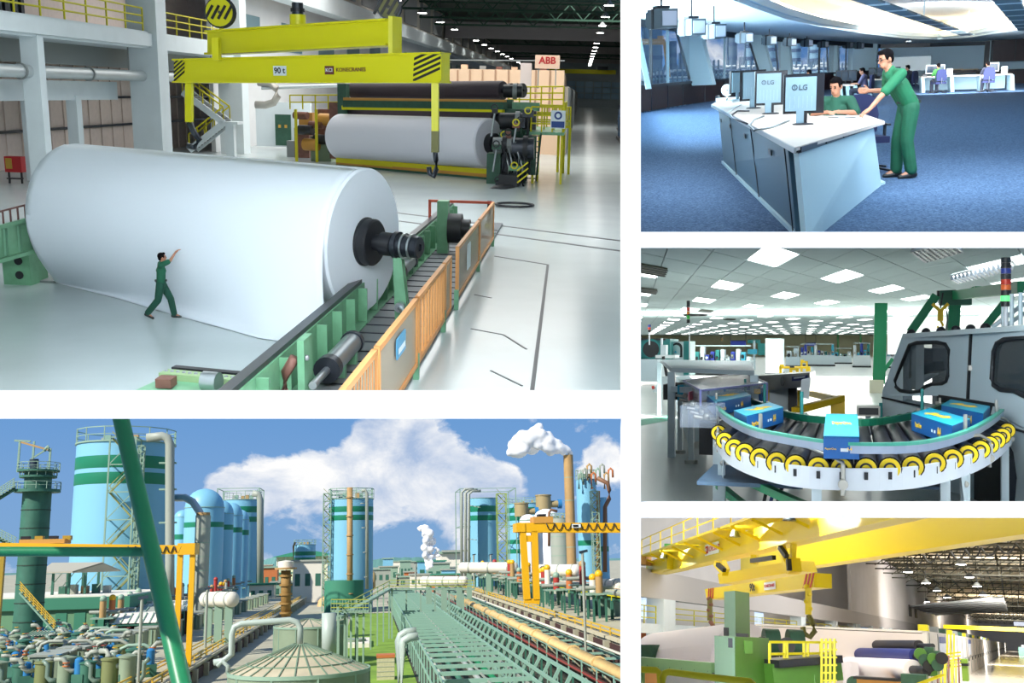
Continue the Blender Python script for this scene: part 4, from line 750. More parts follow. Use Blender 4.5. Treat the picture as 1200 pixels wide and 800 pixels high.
def outside2():
 P = P2; TK = mat('pale_tank_blue', (150, 190, 214), .5); TW = mat('tower_grey_blue', (110, 136, 160), .6); OR = mat('gantry_orange', (228, 160, 66), .5); CL = mat('pipework_blue', (88, 112, 146), .6)
 struct(P, 'ground_outside', mat('outside_ground', (120, 134, 140), .9)).bx('ground', (-60, 80, -4), (10, 260, -3.6))
 for i, (u, w_, v0, y, m) in enumerate(((766, 20, 20, 120, TW), (789, 8, 48, 130, TW), (858, 10, 30, 140, TW), (878, 9, 34, 150, TK), (901, 16, 42, 160, TK), (931, 12, 44, 170, TK), (954, 12, 47, 180, TK), (979, 8, 50, 180, TK), (800, 6, 60, 120, TW))):
  p = P.at(u, 90, y); r = w_ / 2400 * y; t = thing(P, 'outside_tower', ('blue grey process tower outside the first window', 'slim grey stack outside the first window beside the gantry', 'lattice-banded tower outside the second window', 'pale tank next to the lattice tower outside', 'pale round tank outside the third window', 'pale tank beyond the wide column', 'pale tank outside the window behind the far desks', 'slim pale tank near the end of the window row', 'short stack right of the gantry leg')[i], 'tower', (p.x, y, -3.6)); z = P.at(u, v0, y).z
  t.rod('shell', (p.x, y, -3.6), (p.x, y, z), r, m, 18)
  for k in range(4): t.lathe('band', (p.x, y, 0 + (z) * (k + .5) / 4), [(r, 0), (r * 1.06, 0), (r * 1.06, .5), (r, .5)], CL, 18)
  t.rod('ladder_pipe', (p.x - r * 1.1, y - .3, -3.6), (p.x - r * 1.1, y - .3, z * .95), r * .12 + .05, TW, 6)
 t = thing(P, 'outside_gantry', 'orange gantry crane outside the first window', 'gantry crane', P.at(775, 90, 105)); a, b = P.at(740, 49, 105), P.at(779, 49, 105); t.bar('girder', a, b, .5, .55, OR); g = P.at(779, 92, 105); t.bar('leg', b, g + Vector((.4, 0, 0)), .35, .35, OR); t.bar('trolley', P.at(771, 47, 105), P.at(777, 47, 105), .8, .8, OR)
 rnd = random.Random(3)
 for i in range(46):
  u = 752 + 245 * i / 46
  y = 95 + 13 * (i % 4) + rnd.random() * 3; vb = 96 - (u - 752) * .045; p = P.at(u, vb, y); h = (4 + rnd.random() * 18) / 1200 * y; w_ = (5 + rnd.random() * 12) / 1200 * y
  t = thing(P, 'outside_plant_unit', 'bluish pipe rack unit in the jumble outside the control room windows', 'pipework', (p.x, y, -3.6), group='pipework outside the windows')
  t.bx('unit', (p.x - w_ / 2, y, -3.6), (p.x + w_ / 2, y + .8, p.z + h * .5), (CL, TW, TK)[i % 3])
  for k in range(3): t.rod('pipe', (p.x - w_ * .7, y - .2, p.z + h * (.2 + .22 * k)), (p.x + w_ * .7, y - .2, p.z + h * (.2 + .22 * k)), .12, (TK, CL, WCOL)[k], 6); t.rod('riser', (p.x + w_ * (k - 1) * .35, y - .3, -3), (p.x + w_ * (k - 1) * .35, y - .3, p.z + h), .09, TW, 6)
outside2()
def hung_monitor():
 P = P2; px = [(778, 22, 30), (813, 32, 25.5), (839, 37, 22), (874, 44.5, 15.5), (903, 47.5, 13), (927, 49.5, 11.5), (947, 50.5, 10.5), (966, 52, 9.5), (981, 52.5, 9), (995, 53, 9), (1008, 53.5, 9)]
 proto = None
 for i, (u, v, w_) in enumerate(px):
  y = .52 * 1200 / w_; p = P.at(u, v, y); lab = 'grey tube monitor hung from the ceiling, %s along the windows' % ('first', 'second', 'third', 'fourth', 'fifth', 'sixth', 'seventh', 'eighth', 'ninth', 'tenth', 'last')[i]
  t = thing(P, 'hanging_monitor', lab, 'monitor', p, math.radians(8 + 2 * i), 'monitors hung along the windows', local=True)
  G = mat('monitor_case_grey', (84, 98, 108), .5)
  t.box('case', (-.06, 0, 0), (.4, .42, .36), G); t.prism('tube_back', [(-.26, -.16, -.14), (-.26, .16, -.14), (-.26, .16, .14), (-.26, -.16, .14)], (-.12, 0, 0), G)
  f = t.box('bezel', (.15, -.0, 0), (.04, .42, .36), G); f.box('screen', (.175, 0, .0), (.02, .34, .27), mat('monitor_pale_screen', (190, 196, 214), .2))
  t.box('strap', (-.08, 0, 0), (.07, .44, .38), MBLK); t.box('bracket', (-.08, 0, .22), (.16, .3, .05), MBLK); zc = {0: .7, 1: .7, 2: .55}.get(i, .45) + (.25 if i > 2 else 0)
  t.rod('drop_rod', (-.08, 0, .2), (-.08, 0, zc + .1), .022, MBLK, 8)
  t.ob.rotation_euler = (t.ob.matrix_basis @ Matrix.Rotation(math.radians(-52), 4, 'Z')).to_euler()
hung_monitor()
def office_chair(loc, rz, label, group=None, m=NAVY, sc=1.0):
 t = thing(P2, 'office_chair', label, 'chair', loc, rz, group, local=True)
 t.box('seat', (0, 0, .46), (.5, .48, .09), m); bk = [(-.23, 0, .55), (.23, 0, .55), (.25, 0, .8), (.2, 0, 1.02), (.1, 0, 1.08), (-.1, 0, 1.08), (-.2, 0, 1.02), (-.25, 0, .8)]
 t.prism('backrest', [Vector(p) + Vector((0, -.27, 0)) for p in bk], (0, .08, 0), m); t.bar('back_spine', (0, -.26, .4), (0, -.26, .7), .06, .03, CHROME); t.rod('gas_lift', (0, 0, .1), (0, 0, .44), .03, CHROME, 8)
 for k in range(5):
  a = 2 * math.pi * k / 5; e = Vector((.3 * math.cos(a), .3 * math.sin(a), .08)); t.bar('base_leg', (0, 0, .11), e, .05, .03, MBLK).ball('caster', e - Vector((0, 0, .045)), .035, MBLK, 5)
 for q in (-1, 1): t.bar('armrest', (.27 * q, -.15, .66), (.27 * q, .15, .66), .05, .03, MBLK); t.bar('arm_post', (.27 * q, 0, .46), (.27 * q, 0, .66), .04, .03, MBLK)
 return t
def desk2():
 P = P2; zt = .83
 top = [P.fl(u, v, zt) for u, v in ((834, 122), (932, 172.5), (1037, 142), (1014, 134), (960, 127), (885, 113), (852, 114))]
 T = thing(P, 'control_desk', 'large pale control desk with beige top and slate blue side panels', 'desk', P.fl(945, 283))
 n = len(top); T.prism('desktop', top, (0, 0, -.035), DESKTOP); e = T.bar('edge_strip', top[0] + Vector((0, 0, -.03)), top[1] + Vector((0, 0, -.03)), .02, .05, STEEL)
 ti = [P.fl(u, v, zt - .07) for u, v in ((842, 129), (936, 180), (1024, 150), (960, 130), (880, 117))]; bo = [P.fl(u, v) for u, v in ((848, 191), (946, 287), (1033, 217))]
 bo += [Vector((ti[3].x, ti[3].y, 0)), Vector((ti[4].x, ti[4].y, 0))]
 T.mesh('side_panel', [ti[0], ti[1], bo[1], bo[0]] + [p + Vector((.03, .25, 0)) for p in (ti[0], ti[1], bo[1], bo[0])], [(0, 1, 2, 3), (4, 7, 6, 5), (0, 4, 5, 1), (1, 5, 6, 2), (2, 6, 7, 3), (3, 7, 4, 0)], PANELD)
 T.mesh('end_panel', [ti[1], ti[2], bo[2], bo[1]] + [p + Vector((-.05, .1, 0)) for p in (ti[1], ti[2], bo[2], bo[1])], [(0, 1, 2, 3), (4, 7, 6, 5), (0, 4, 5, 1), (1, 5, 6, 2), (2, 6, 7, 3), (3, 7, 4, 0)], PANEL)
 sp_ = lambda s, t: ti[0].lerp(ti[1], s).lerp(bo[0].lerp(bo[1], s), t) + Vector((-.03, -.02, 0))
 for s in (.30, .62, .93): T.bar('panel_joint', sp_(s, 0), sp_(s, 1), .012, .012, MBLK)
 for s in (.08, .27, .52, .80): T.prism('lock_plate', [sp_(s, .13), sp_(s + .022, .13), sp_(s + .022, .2), sp_(s, .2)], (-.01, -.02, 0), MBLK)
 T.bar('plinth_strip', bo[0] + Vector((-.02, -.02, .02)), bo[1] + Vector((-.02, -.02, .02)), .03, .04, PANEL)
 T.bar('corner_post', ti[1].lerp(ti[0], .03) + Vector((-.03, 0, 0)), bo[1].lerp(bo[0], .03) + Vector((-.03, 0, 0)), .05, .05, PANELD)
 dk = [ti[1].lerp(ti[2], s) + Vector((0, -.02, .035)) for s in (0, .28, .5, .75)]
 for a, b in zip(dk, dk[1:]): T.bar('shadow_gap', a, b - (b - a) * .08, .05, .05, MBLK)
 T.prism('foot_flange', [bo[2], P.fl(1037.5, 215.5), P.fl(1028, 211), P.fl(1024, 214)], (0, 0, .03), PANEL)
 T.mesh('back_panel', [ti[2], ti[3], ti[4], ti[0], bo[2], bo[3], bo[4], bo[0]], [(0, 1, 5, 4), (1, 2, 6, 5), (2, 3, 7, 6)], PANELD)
 for i, (u, v, rz, lab, wd, hh) in enumerate(((941, 146, 6, 'flat monitor seen from behind with silver back, nearest the desk corner', .47, .46), (903, 133.5, 10, 'flat monitor seen from behind next to the corner monitor', .47, .5), (883, 127, 38, 'flat monitor turned sideways on a slanted stand', .5, .52), (864, 117, 62, 'white edged monitor turned sideways at the far desk end', .5, .5))):
  q = P.fl(u, v, zt); t = thing(P, 'monitor', lab, 'monitor', q, math.radians(rz), 'monitors on the control desk', local=True)
  t.lathe('foot', (0, 0, 0), [(.125, 0), (.125, .012), (.1, .02), (0, .024)], MBLK, 24); t.box('neck', (.02, .0, .1), (.05, .035, .18), MBLK); t.box('neck_cover', (-.04, -.02, .09), (.09, .02, .15), MSIL)
  b = t.box('casing', (0, .03, .13 + hh / 2), (wd, .05, hh), MBLK); t.box('back_shell', (-.035, -.005, .13 + hh * .5), (wd * .84 - .04, .03, hh * .86), MSIL); t.box('screen', (0, .057, .13 + hh / 2), (wd * .9, .004, hh * .85), SCREEN)
  if i < 2: t.text('lettering', 'LG', (-.01, -.022, .13 + hh * .66), (1, 0, 0), (0, 0, 1), .085, mat('logo_grey', (60, 78, 90), .4), .01); t.add('emblem', lathe_mesh([(.024, 0), (.034, 0), (.034, .004), (.024, .004), (.024, 0)], 18, False), Matrix.Translation((-.11, -.021, .13 + hh * .67)) @ Matrix.Rotation(math.pi / 2, 4, 'X'), mat('logo_grey')); t.box('emblem_bar', (-.11, -.022, .13 + hh * .67), (.006, .004, .034), mat('logo_grey'))
  for k in range(6): t.box('vent_rib', (-.16 + .05 * k, -.021, .13 + hh * .3), (.006, .004, hh * .3), mat('silver_rib', (140, 166, 180), .4))
 q = P.fl(846, 118, zt); t = thing(P, 'desk_phone', 'white desk phone with dark handset at the far end of the control desk', 'phone', q); t.box('base', q + Vector((0, 0, .03)), (.22, .5, .06), WCOL); t.rod('handset', q + Vector((-.1, -.2, .09)), q + Vector((-.1, .25, .09)), .03, MBLK, 8)
 q = P.fl(862, 119, zt); t = thing(P, 'keyboard', 'white keyboard lying by the sideways monitors', 'keyboard', q); t.box('body', q + Vector((0, 0, .015)), (.2, 1.0, .03), WCOL, rz=-.25); t.box('keys', q + Vector((0, 0, .034)), (.16, .92, .012), MSIL, rz=-.25)
 q = P.fl(852, 116, zt); t = thing(P, 'white_fan', 'round white desk fan at the far end of the control desk', 'fan', q); t.lathe('grille', q + Vector((0, 0, .2)), [(.02, -.03), (.13, -.02), (.14, 0), (.13, .02), (.02, .03)], WCOL, 20, axis=(.3, -1, .2)); t.rod('stem', q, q + Vector((0, 0, .1)), .02, WCOL, 8); t.lathe('foot', q, [(.1, 0), (.1, .02), (.02, .03)], WCOL, 16)
 for i, (pts, lab) in enumerate((([(878, 130), (864, 130), (857, 135), (860, 139), (876, 145)], 'black cable looping over the side of the control desk'), ([(895, 136), (884, 140), (878, 147), (884, 153), (905, 149), (925, 141)], 'thin grey cable curling on the desktop between two monitors'), ([(868, 122), (860, 127), (853, 132)], 'white cable running off the far desk edge'))):
  V_ = [P.fl(u, v, zt + .012) for u, v in pts]; One(P, 'cable', lab, 'cable', 'cables on the control desk', (MBLK, mat('cable_grey', (120, 132, 136), .5), WCOL)[i]).add('c', tube_mesh(V_, .012, 6), Matrix.Identity(4), None)
 for i, (u, v, a) in enumerate(((985, 136, .3), (996, 139, -.2), (976, 139, .6))):
  q = P.fl(u, v, zt + .004); One(P, 'paper_sheet', ('white paper sheet under the seated man\'s hands', 'white paper sheet near the leaning hand on the desk', 'white paper sheet beside the corner monitor')[i], 'paper', 'papers on the control desk', WCOL).box('p', q, (.21, .6, .004), rz=a)
  o = thing(P, 'pen', ('dark pen on the sheet under the seated man\'s hands', 'dark pen near the leaning hand', 'dark pen beside the corner monitor')[i], 'pen', q + Vector((0, 0, .01)), group='pens on the control desk'); o.rod('barrel', q + Vector((-.06, .05, .012)), q + Vector((.07, -.05, .012)), .007, MBLK, 6); o.rod('tip', q + Vector((.07, -.05, .012)), q + Vector((.085, -.062, .012)), .005, MSIL, 6)
desk2()
UGRN = mat('emerald_uniform', (14, 96, 62), .75, var=.12, scale=9); UGRN2 = mat('emerald_trousers', (12, 84, 58), .75, var=.12, scale=9); DKGR = mat('dark_green_shirt', (26, 80, 62), .8, var=.1, scale=9)
def people2():
 P = P2; y = 14.8; p = P.at(1056, 190, y); p.z = 0
 person(P, p, math.radians(107), dict(pelvis=(0, -.06, .93), chest=(0, .1, 1.22), neck=(0, .2, 1.4), head=(0, .27, 1.55), shL=(-.19, .13, 1.36), shR=(.18, .17, 1.37), elL=(-.27, .36, 1.14), wrL=(-.3, .56, .93), hdL=(-.05, .6, -.35), hnL=(0, .2, -1),
 elR=(.34, .12, 1.14), wrR=(.36, .34, 1.15), hiL=(-.09, -.06, .92), hiR=(.09, -.06, .92), knL=(-.1, -.02, .5), knR=(.1, .02, .5), anL=(-.11, -.1, .09), anR=(.11, .02, .09), look=(-.25, 1, -.25)),
 'man in emerald green uniform and glasses leaning a hand on the control desk', UGRN, UGRN2, voxel=.008, sleeve=.95, glasses=True, badge=mat('badge_yellow', (240, 196, 40), .5))
 q = P.at(981, 130, 15.4); q.z = 0
 person(P, q, math.radians(168), {**sitting(), 'elL': (-.3, .2, .86), 'elR': (.3, .2, .86), 'wrL': (-.12, .36, .88), 'wrR': (.08, .38, .88), 'look': (.25, 1, -.3)}, 'seated man in dark green uniform with folded arms on the control desk', DKGR, DKGR, voxel=.009, sleeve=.9)
 office_chair(q + Vector((0, .05, 0)), math.radians(168), 'navy office chair under the man seated at the control desk')
 c = P.at(1016, 130, 15.7); c.z = 0; office_chair(c, math.radians(200), 'empty navy office chair beside the standing man')
 PLM = mat('plum_grey_shirt', (92, 90, 122), .8); DK = mat('dark_shirt', (34, 38, 54), .8)
 def far_desk(u0, u1, y, lab, mons, legs=4):
  a, b = P.at(u0, 90, y), P.at(u1, 90, y - 1); a.z = b.z = .75; t = thing(P, 'far_desk', lab, 'desk', (a.x, y, 0)); t.prism('top', [a, b, b + Vector((0, 1.6, 0)), a + Vector((0, 1.6, 0))], (0, 0, -.05), DESKTOP); t.prism('modesty_panel', [a + Vector((.1, 1.2, -.05)), b + Vector((-.1, 1.2, -.05)), Vector((b.x - .1, b.y + 1.2, .08)), Vector((a.x + .1, a.y + 1.2, .08))], (0, .05, 0), PANEL)
  for k in range(legs): p_ = a.lerp(b, (k + .02) / (legs - .96)); t.prism('leg', [p_ + Vector((-.04, 0, -.05)), p_ + Vector((.1, 0, -.05)), Vector((p_.x + .18, p_.y, 0)), Vector((p_.x + .02, p_.y, 0))], (0, 1.3, 0), PANEL)
  for m_, (s, wd, wh, ll) in enumerate(mons):
   q_ = a.lerp(b, s) + Vector((0, .8, 0)); mm = thing(P, 'monitor', ll, 'monitor', q_, 0, 'monitors on the far desks', local=True); mm.box('casing', (0, 0, .32), (wd, .06, .4), wh); mm.box('screen', (0, -.034, .32), (wd - .08, .01, .32), SCREEN); mm.box('neck', (0, .03, .08), (.06, .04, .16), MBLK); mm.lathe('foot', (0, 0, 0), [(.14, 0), (.14, .015), (.02, .02)], MBLK, 12)
  return a, b
 far_desk(1080, 1186, 54, 'long pale far desk with white legs before the blue wall', ((.17, .85, WCOL, 'white framed wide monitor before the green shirted man'), (.82, .48, WCOL, 'white framed monitor by the dark cabinets'), ))
 far_desk(984, 1002, 42, 'short pale desk with angled legs behind the seated men', ((.05, .34, MBLK, 'dark monitor, first of three on the short desk'), (.42, .34, MBLK, 'dark monitor, second of three on the short desk'), (.85, .34, MBLK, 'dark monitor, last of three on the short desk')), 3)
 far_desk(1018, 1062, 52, 'pale desk between the standing man and the whiteboard', ((.1, .3, MBLK, 'small dark monitor beside the standing man\'s face'), (.32, .3, MBLK, 'small dark monitor just behind the standing man\'s face'), (.75, .4, MBLK, 'dark monitor before the whiteboard')), 3)
 for i, (u, y_, rz, sh, lab) in enumerate(((1100, 52.6, 20, mat('green_back_shirt', (50, 110, 50), .8), 'seated operator in green seen from behind at the long far desk'), (1157, 51.6, 5, DK, 'seated operator in dark clothes seen from behind at the long far desk'), (1066, 50, 60, DK, 'seated operator in dark clothes in profile near the whiteboard'), (1014, 41, 75, PLM, 'seated operator in plum grey shirt in profile behind the standing man'), (951, 44, 60, DK, 'seated operator whose dark hair shows above the desk monitors'))):
  p = P.at(u, 100, y_); p.z = 0; person(P, p, math.radians(rz), sitting(), lab, sh, DK, voxel=.018, face=False); office_chair(p + Vector((0, 0, 0)), math.radians(rz), ('dark office chair of the operator in green', 'dark office chair of the dark clothed operator at the long desk', 'dark office chair near the whiteboard', 'dark office chair of the operator in plum grey', 'dark office chair hidden behind the desk monitors')[i])
 for i, (u, v, y_) in enumerate(((1113, 83, 53.5), (1177, 82.5, 53.2))):
  p = P.at(u, v, y_); t = thing(P, 'document_stand', ('white document stand beside the wide white monitor', 'white document stand beside the dark cabinets')[i], 'document', (p.x, p.y, .75)); t.box('sheet', (p.x, p.y, .93), (.26, .02, .3), WCOL, rot=Matrix.Rotation(-.2, 4, 'X')); t.box('foot', (p.x, p.y + .03, .77), (.24, .12, .04), MSIL)
 a = P.at(1066, 77, 66); t = thing(P, 'whiteboard', 'large free standing whiteboard before the back wall', 'whiteboard', (a.x, 66, 0)); wd = 42 / 1200 * 66; hz = P.at(1066, 66, 66).z; t.box('board', (a.x, 66, (hz + .95) / 2), (wd, .06, hz - .95), WCOL); t.bar('frame', (a.x - wd / 2, 65.95, .95), (a.x - wd / 2, 65.95, hz), .05, .05, MSIL); t.bar('frame', (a.x + wd / 2, 65.95, .95), (a.x + wd / 2, 65.95, hz), .05, .05, MSIL); t.bar('frame', (a.x - wd / 2, 65.95, hz), (a.x + wd / 2, 65.95, hz), .05, .05, MSIL)
 for q in (-1, 1): t.bar('leg', (a.x + q * wd * .45, 66, 0), (a.x + q * wd * .45, 66, .95), .06, .06, MSIL)
 pbox(P, thing(P, 'wall_cabinet', 'dark walnut wall cabinet with two doors above the counter', 'cabinet', P.at(1185, 70, 69)), 'body', 1164, 46, 1215, 71.5, 69, 1, WALNUT).bx('door_seam', (P.at(1190, 60, 69).x - .02, 68.97, P.at(1190, 71, 69).z), (P.at(1190, 60, 69).x + .02, 69, P.at(1190, 47, 69).z), MBLK)
 t = thing(P, 'counter', 'dark walnut counter below the wall cabinet', 'counter', P.at(1185, 95, 66)); pbox(P, t, 'body', 1149, 83, 1215, 99, 66, 2, WALNUT); pbox(P, t, 'top', 1148, 81.5, 1216, 83, 65.9, 2.2, MBLK)
 for u in (1165, 1182): q = P.at(u, 90, 65.95); t.rod('handle', q + Vector((0, 0, -.1)), q + Vector((0, 0, .1)), .02, mat('brass', (170, 120, 60), .3, .8), 6)
 d = struct(P, 'door_2', MULL); pbox(P, d, 'door', 1154, 48, 1159.5, 84, 70.5, .3, MULL); pbox(P, struct(P, 'trim_door', PANEL), 'trim', 1159.5, 47, 1163.5, 84, 70.4, .4, PANEL)
 c = P.at(1110, 84, 69); t = thing(P, 'low_console', 'low dark console along the foot of the blue wall', 'console', (c.x, 69, 0)); pbox(P, t, 'body', 1088, 82, 1152, 86, 69, .8, WALNUT); 
 for u in (1098, 1118, 1136): q = P.at(u, 82, 69); t.bx('top_item', q + Vector((-.5, 0, 0)), q + Vector((.5, .4, .06)), mat('beige_paperwork', (214, 190, 160), .7))
 q = P.at(1084, 84, 53.5); t = thing(P, 'desk_telephone', 'small dark telephone on the long far desk', 'phone', (q.x, q.y, .75)); t.box('base', (q.x, q.y, .79), (.2, .2, .08), MBLK); t.rod('handset', (q.x - .1, q.y, .86), (q.x + .1, q.y, .86), .03, MBLK, 6)
 for i, (u, v, y_) in enumerate(((846, 22, 40), (1064.5, 48.5, 60), (1102, 44.8, 64))):
  q = P.at(u, v, y_); t = thing(P, 'downlight', ('faint round downlight in the blue soffit by the windows', 'round downlight in the soffit above the whiteboard', 'round downlight in the soffit above the long far desk')[i], 'downlight', q, group='downlights in the soffit'); t.lathe('ring', q + Vector((0, 0, -.03)), [(.1, 0), (.16, 0), (.16, .05), (.1, .05)], SOFF, 16); t.rod('lens', q + Vector((0, 0, -.02)), q, .1, mat('downlight_glow', (255, 250, 240), emit=6), 12)
people2()
# ================================================================ place 3: the packing hall with the curved conveyor
TILE = mat('ceiling_tile', (196, 212, 214), .85, var=.02, scale=2); PANEL3 = mat('panel_glow', (255, 255, 252), emit=5.6); FLOOR3 = mat('glossy_grey_floor', (198, 206, 202), .28, var=.05, scale=.5, spec=.35)
CREAM = mat('cream_wall', (255, 248, 206), .7); CAB = mat('machine_blue_grey', (196, 216, 226), .4); CABL = mat('machine_white_blue', (206, 222, 228), .4); GRN3 = mat('column_green', (22, 140, 92), .45); TEAL = mat('teal_panel', (28, 124, 124), .5)
ROLLER = mat('black_roller', (14, 14, 20), .42, spec=.25); CAPY = mat('roller_cap_yellow', (246, 214, 20), .5); FASC = mat('white_fascia', (220, 228, 236), .4); BOXTOP = mat('carton_cyan_top', (16, 164, 200), .4); BOXSIDE = mat('carton_blue_side', (18, 92, 164), .45); GOLD = mat('carton_yellow_print', (240, 196, 50), .5)
YG = mat('guard_yellow', (238, 196, 22), .45); CLEAR = mat('clear_acrylic', (210, 226, 250), .08, alpha=.22); SST = mat('stainless', (172, 172, 166), .3, .75); DKM = mat('machine_dark', (30, 34, 40), .5)
ZC = 3.2
TA, TB = Vector((-.55, 2.93, 0)), Vector((.417, 1.99, 0)); TP0 = Vector((-1.52, 19.6, ZC))
def shell3():
 P = P3
 slab(P, 'floor', [P.fl(739, 600), P.fl(1330, 600), Vector((64, 165, 0)), Vector((-44, 165, 0))], (0, 0, -.2), FLOOR3)
 slab(P, 'wall_back', [(-44, 160, 0), (64, 160, 0), (64, 160, ZC), (-44, 160, ZC)], (0, .3, 0), CREAM)
 quad(P0, 'wall_left_packing', [wpt(739, 281, 60), wpt(739, 597, 60), wpt(739, 415, 210), wpt(739, 390, 210)], WHITE)
 quad(P0, 'wall_right_packing', [wpt(1325, 281, Y0), wpt(1325, 597, Y0), wpt(1325, 420, 210), wpt(1325, 385, 210)], WHITE)
 quad(P0, 'floor_over_lower_hall', [wpt(739, 597, Y0), wpt(1330, 597, Y0), wpt(1330, 597, 12), wpt(739, 597, 12)], WHITE)
 struct(P, 'ceiling_frame', mat('tile_joint', (128, 148, 156), .8)).bx('backing', (-44, 9.5, ZC + .05), (64, 205, ZC + .2))
 g = .012; q = [TA * g + TB * g, TA * (1 - g) + TB * g, TA * (1 - g) + TB * (1 - g), TA * g + TB * (1 - g)]
 me = mesh_from('tile', [p + Vector((0, 0, z)) for z in (0, .04) for p in q], [(0, 1, 2, 3), (7, 6, 5, 4)] + [(i, i + 4, (i + 1) % 4 + 4, (i + 1) % 4) for i in range(4)])
 par = thing(P, 'ceiling', None, None, (0, 20, ZC), kind='structure')
 vents = {(-2, -2), (-5, 1), (-8, 4)}; n = 0; far = bmesh.new(); panels = []
 for i in range(-24, 60):
  for j in range(-40, 70):
   o = TP0 + TA * i + TB * j; c = o + (TA + TB) * .5; u, v = P.px(c)
   if c.y < 10 or c.y > 200 or u < 700 or u > 1330 or v < 255: continue
   if (i % 3 == 2) and (j % 3 == 0): panels.append((i, j, o, c, u, v)); continue
   if c.y < 46 and n < 290: par.add('ceiling_tile', me, Matrix.Translation(o), TILE); n += 1
   else:
    vs_ = [far.verts.new(o + p) for p in q]; far.faces.new(vs_)
 m2 = bpy.data.meshes.new('far_tiles'); far.to_mesh(m2); far.free(); f = par.add('far_tiles', fin(m2), Matrix.Identity(4), TILE); f.ob['kind'] = 'stuff'
 pq = [TA * .03 + TB * .03, TA * .97 + TB * .03, TA * .97 + TB * .97, TA * .03 + TB * .97]
 pm = mesh_from('diffuser', pq + [p + Vector((0, 0, .05)) for p in pq], [(0, 1, 2, 3), (7, 6, 5, 4)] + [(k, k + 4, (k + 1) % 4 + 4, (k + 1) % 4) for k in range(4)])
 fr = mesh_from('frame', q + pq, [(k, (k + 1) % 4, (k + 1) % 4 + 4, k + 4) for k in range(4)])
 cnt = 0
 for i, j, o, c, u, v in sorted(panels, key=lambda t: t[3].y):
  if c.y > 158 or cnt > 240: continue
  cnt += 1
  lab = 'square ceiling light panel in the packing hall grid'
  t = thing(P, 'ceiling_light', lab, 'ceiling light', c, group='light panels of the packing hall'); t.add('diffuser', pm, Matrix.Translation(o), PANEL3); t.add('frame', fr, Matrix.Translation(o), FASC)
shell3()
def misc_ceiling3():
 P = P3
 for i, (u, v) in enumerate(((764, 316), (757, 340), (855, 374), (787, 388), (827, 364))):
  c = P.fl(u, v, ZC - .01); t = thing(P, 'ceiling_vent', ('dark square ceiling vent beside the first left light panel', 'dark ceiling vent strip at the left tile row', 'olive ceiling vent between the middle light panels', 'small olive ceiling vent far down the left rows', 'olive ceiling vent beside the hanging fan')[i], 'vent', c, group='dark ceiling vents'); s = .5 if i < 2 else .5
  q = [c + TA * -.5 * s * 1.6 + TB * -.5 * s * 1.6, c + TA * .5 * s * 1.6 - TB * .5 * s * 1.6, c + TA * .5 * s * 1.6 + TB * .5 * s * 1.6, c - TA * .5 * s * 1.6 + TB * .5 * s * 1.6]; t.prism('grille', q, (0, 0, -.03), mat('vent_dark_olive', (70, 74, 56), .7))
  for k in range(4): t.bar('slat', q[0].lerp(q[1], (k + .5) / 4) + Vector((0, 0, -.035)), q[3].lerp(q[2], (k + .5) / 4) + Vector((0, 0, -.035)), .05, .02, DKM)
 a, b, c, d = (P.fl(u, v, ZC - .01) for u, v in ((1113, 322), (1187, 303), (1191, 308), (1121, 327)))
 t = thing(P, 'louvre_light', 'long louvred ceiling light above the grey packing machine', 'ceiling light', a); t.prism('tray', [a, b, c, d], (0, 0, -.04), FASC); t.prism('glow', [a.lerp(c, .04), b.lerp(d, .04), c.lerp(a, .04), d.lerp(b, .04)], (0, 0, -.05), PANEL3)
 for k in range(14): p, q = a.lerp(b, (k + .6) / 14.5), d.lerp(c, (k + .6) / 14.5); t.bar('louvre', p + Vector((0, 0, -.08)), q + Vector((0, 0, -.08)), .05, .1, mat('louvre_grey', (150, 164, 176), .4))
 a, b, c, d = (P.fl(u, v, ZC - .01) for u, v in ((1068, 290), (1085, 303), (1128, 290), (1112, 278)))
 t = thing(P, 'exhaust_grille', 'dark eggcrate exhaust grille at the top of the packing hall ceiling', 'vent', b); t.prism('frame', [a, b, c, d], (0, 0, -.03), DKM)
 for k in range(9): t.bar('louvre', a.lerp(b, k / 8) + Vector((0, 0, -.06)), d.lerp(c, k / 8) + Vector((0, 0, -.06)), .03, .04, mat('louvre_grey')); t.bar('louvre', a.lerp(d, k / 8) + Vector((0, 0, -.06)), b.lerp(c, k / 8) + Vector((0, 0, -.06)), .03, .04, mat('louvre_grey'))
 q = P.at(808, 369, 34); t = thing(P, 'beacon_fan', 'black flat disc with a striped signal beacon on a thin pole', 'signal beacon', P.fl(808, 405 + 1.6 * 1200 / 34)); t.lathe('disc', q + Vector((.18, 0, 0)), [(0, -.03), (.35, -.04), (.44, 0), (.35, .03), (0, .04)], DKM, 24); t.rod('pole', (q.x, 34, 0), q, .02, FASC, 8)
 for k, m in enumerate((DKM, mat('lamp_red', (200, 50, 30), .4), mat('lamp_amber', (230, 130, 40), .4), mat('lamp_green', (60, 190, 80), .4), DKM)): t.rod('beacon_lens', q + Vector((0, -.3, .25 - .13 * k)), q + Vector((0, -.3, .37 - .13 * k)), .055, m, 12)
 t.rod('beacon_cap', q + Vector((0, -.3, .37)), q + Vector((0, -.3, .46)), .055, DKM, 12)
 q = P.at(761, 389, 40); t = thing(P, 'signal_beacon', 'small dark signal beacon on the teal machine far left', 'signal beacon', q); t.rod('stem', q + Vector((0, 0, -.5)), q, .03, FASC, 8)
 for k, m in enumerate((DKM, mat('lamp_red'), mat('signal_blue', (40, 60, 150), .4))): t.rod('lens', q + Vector((0, 0, .1 * k)), q + Vector((0, 0, .1 * k + .09)), .06, m, 10)
misc_ceiling3()
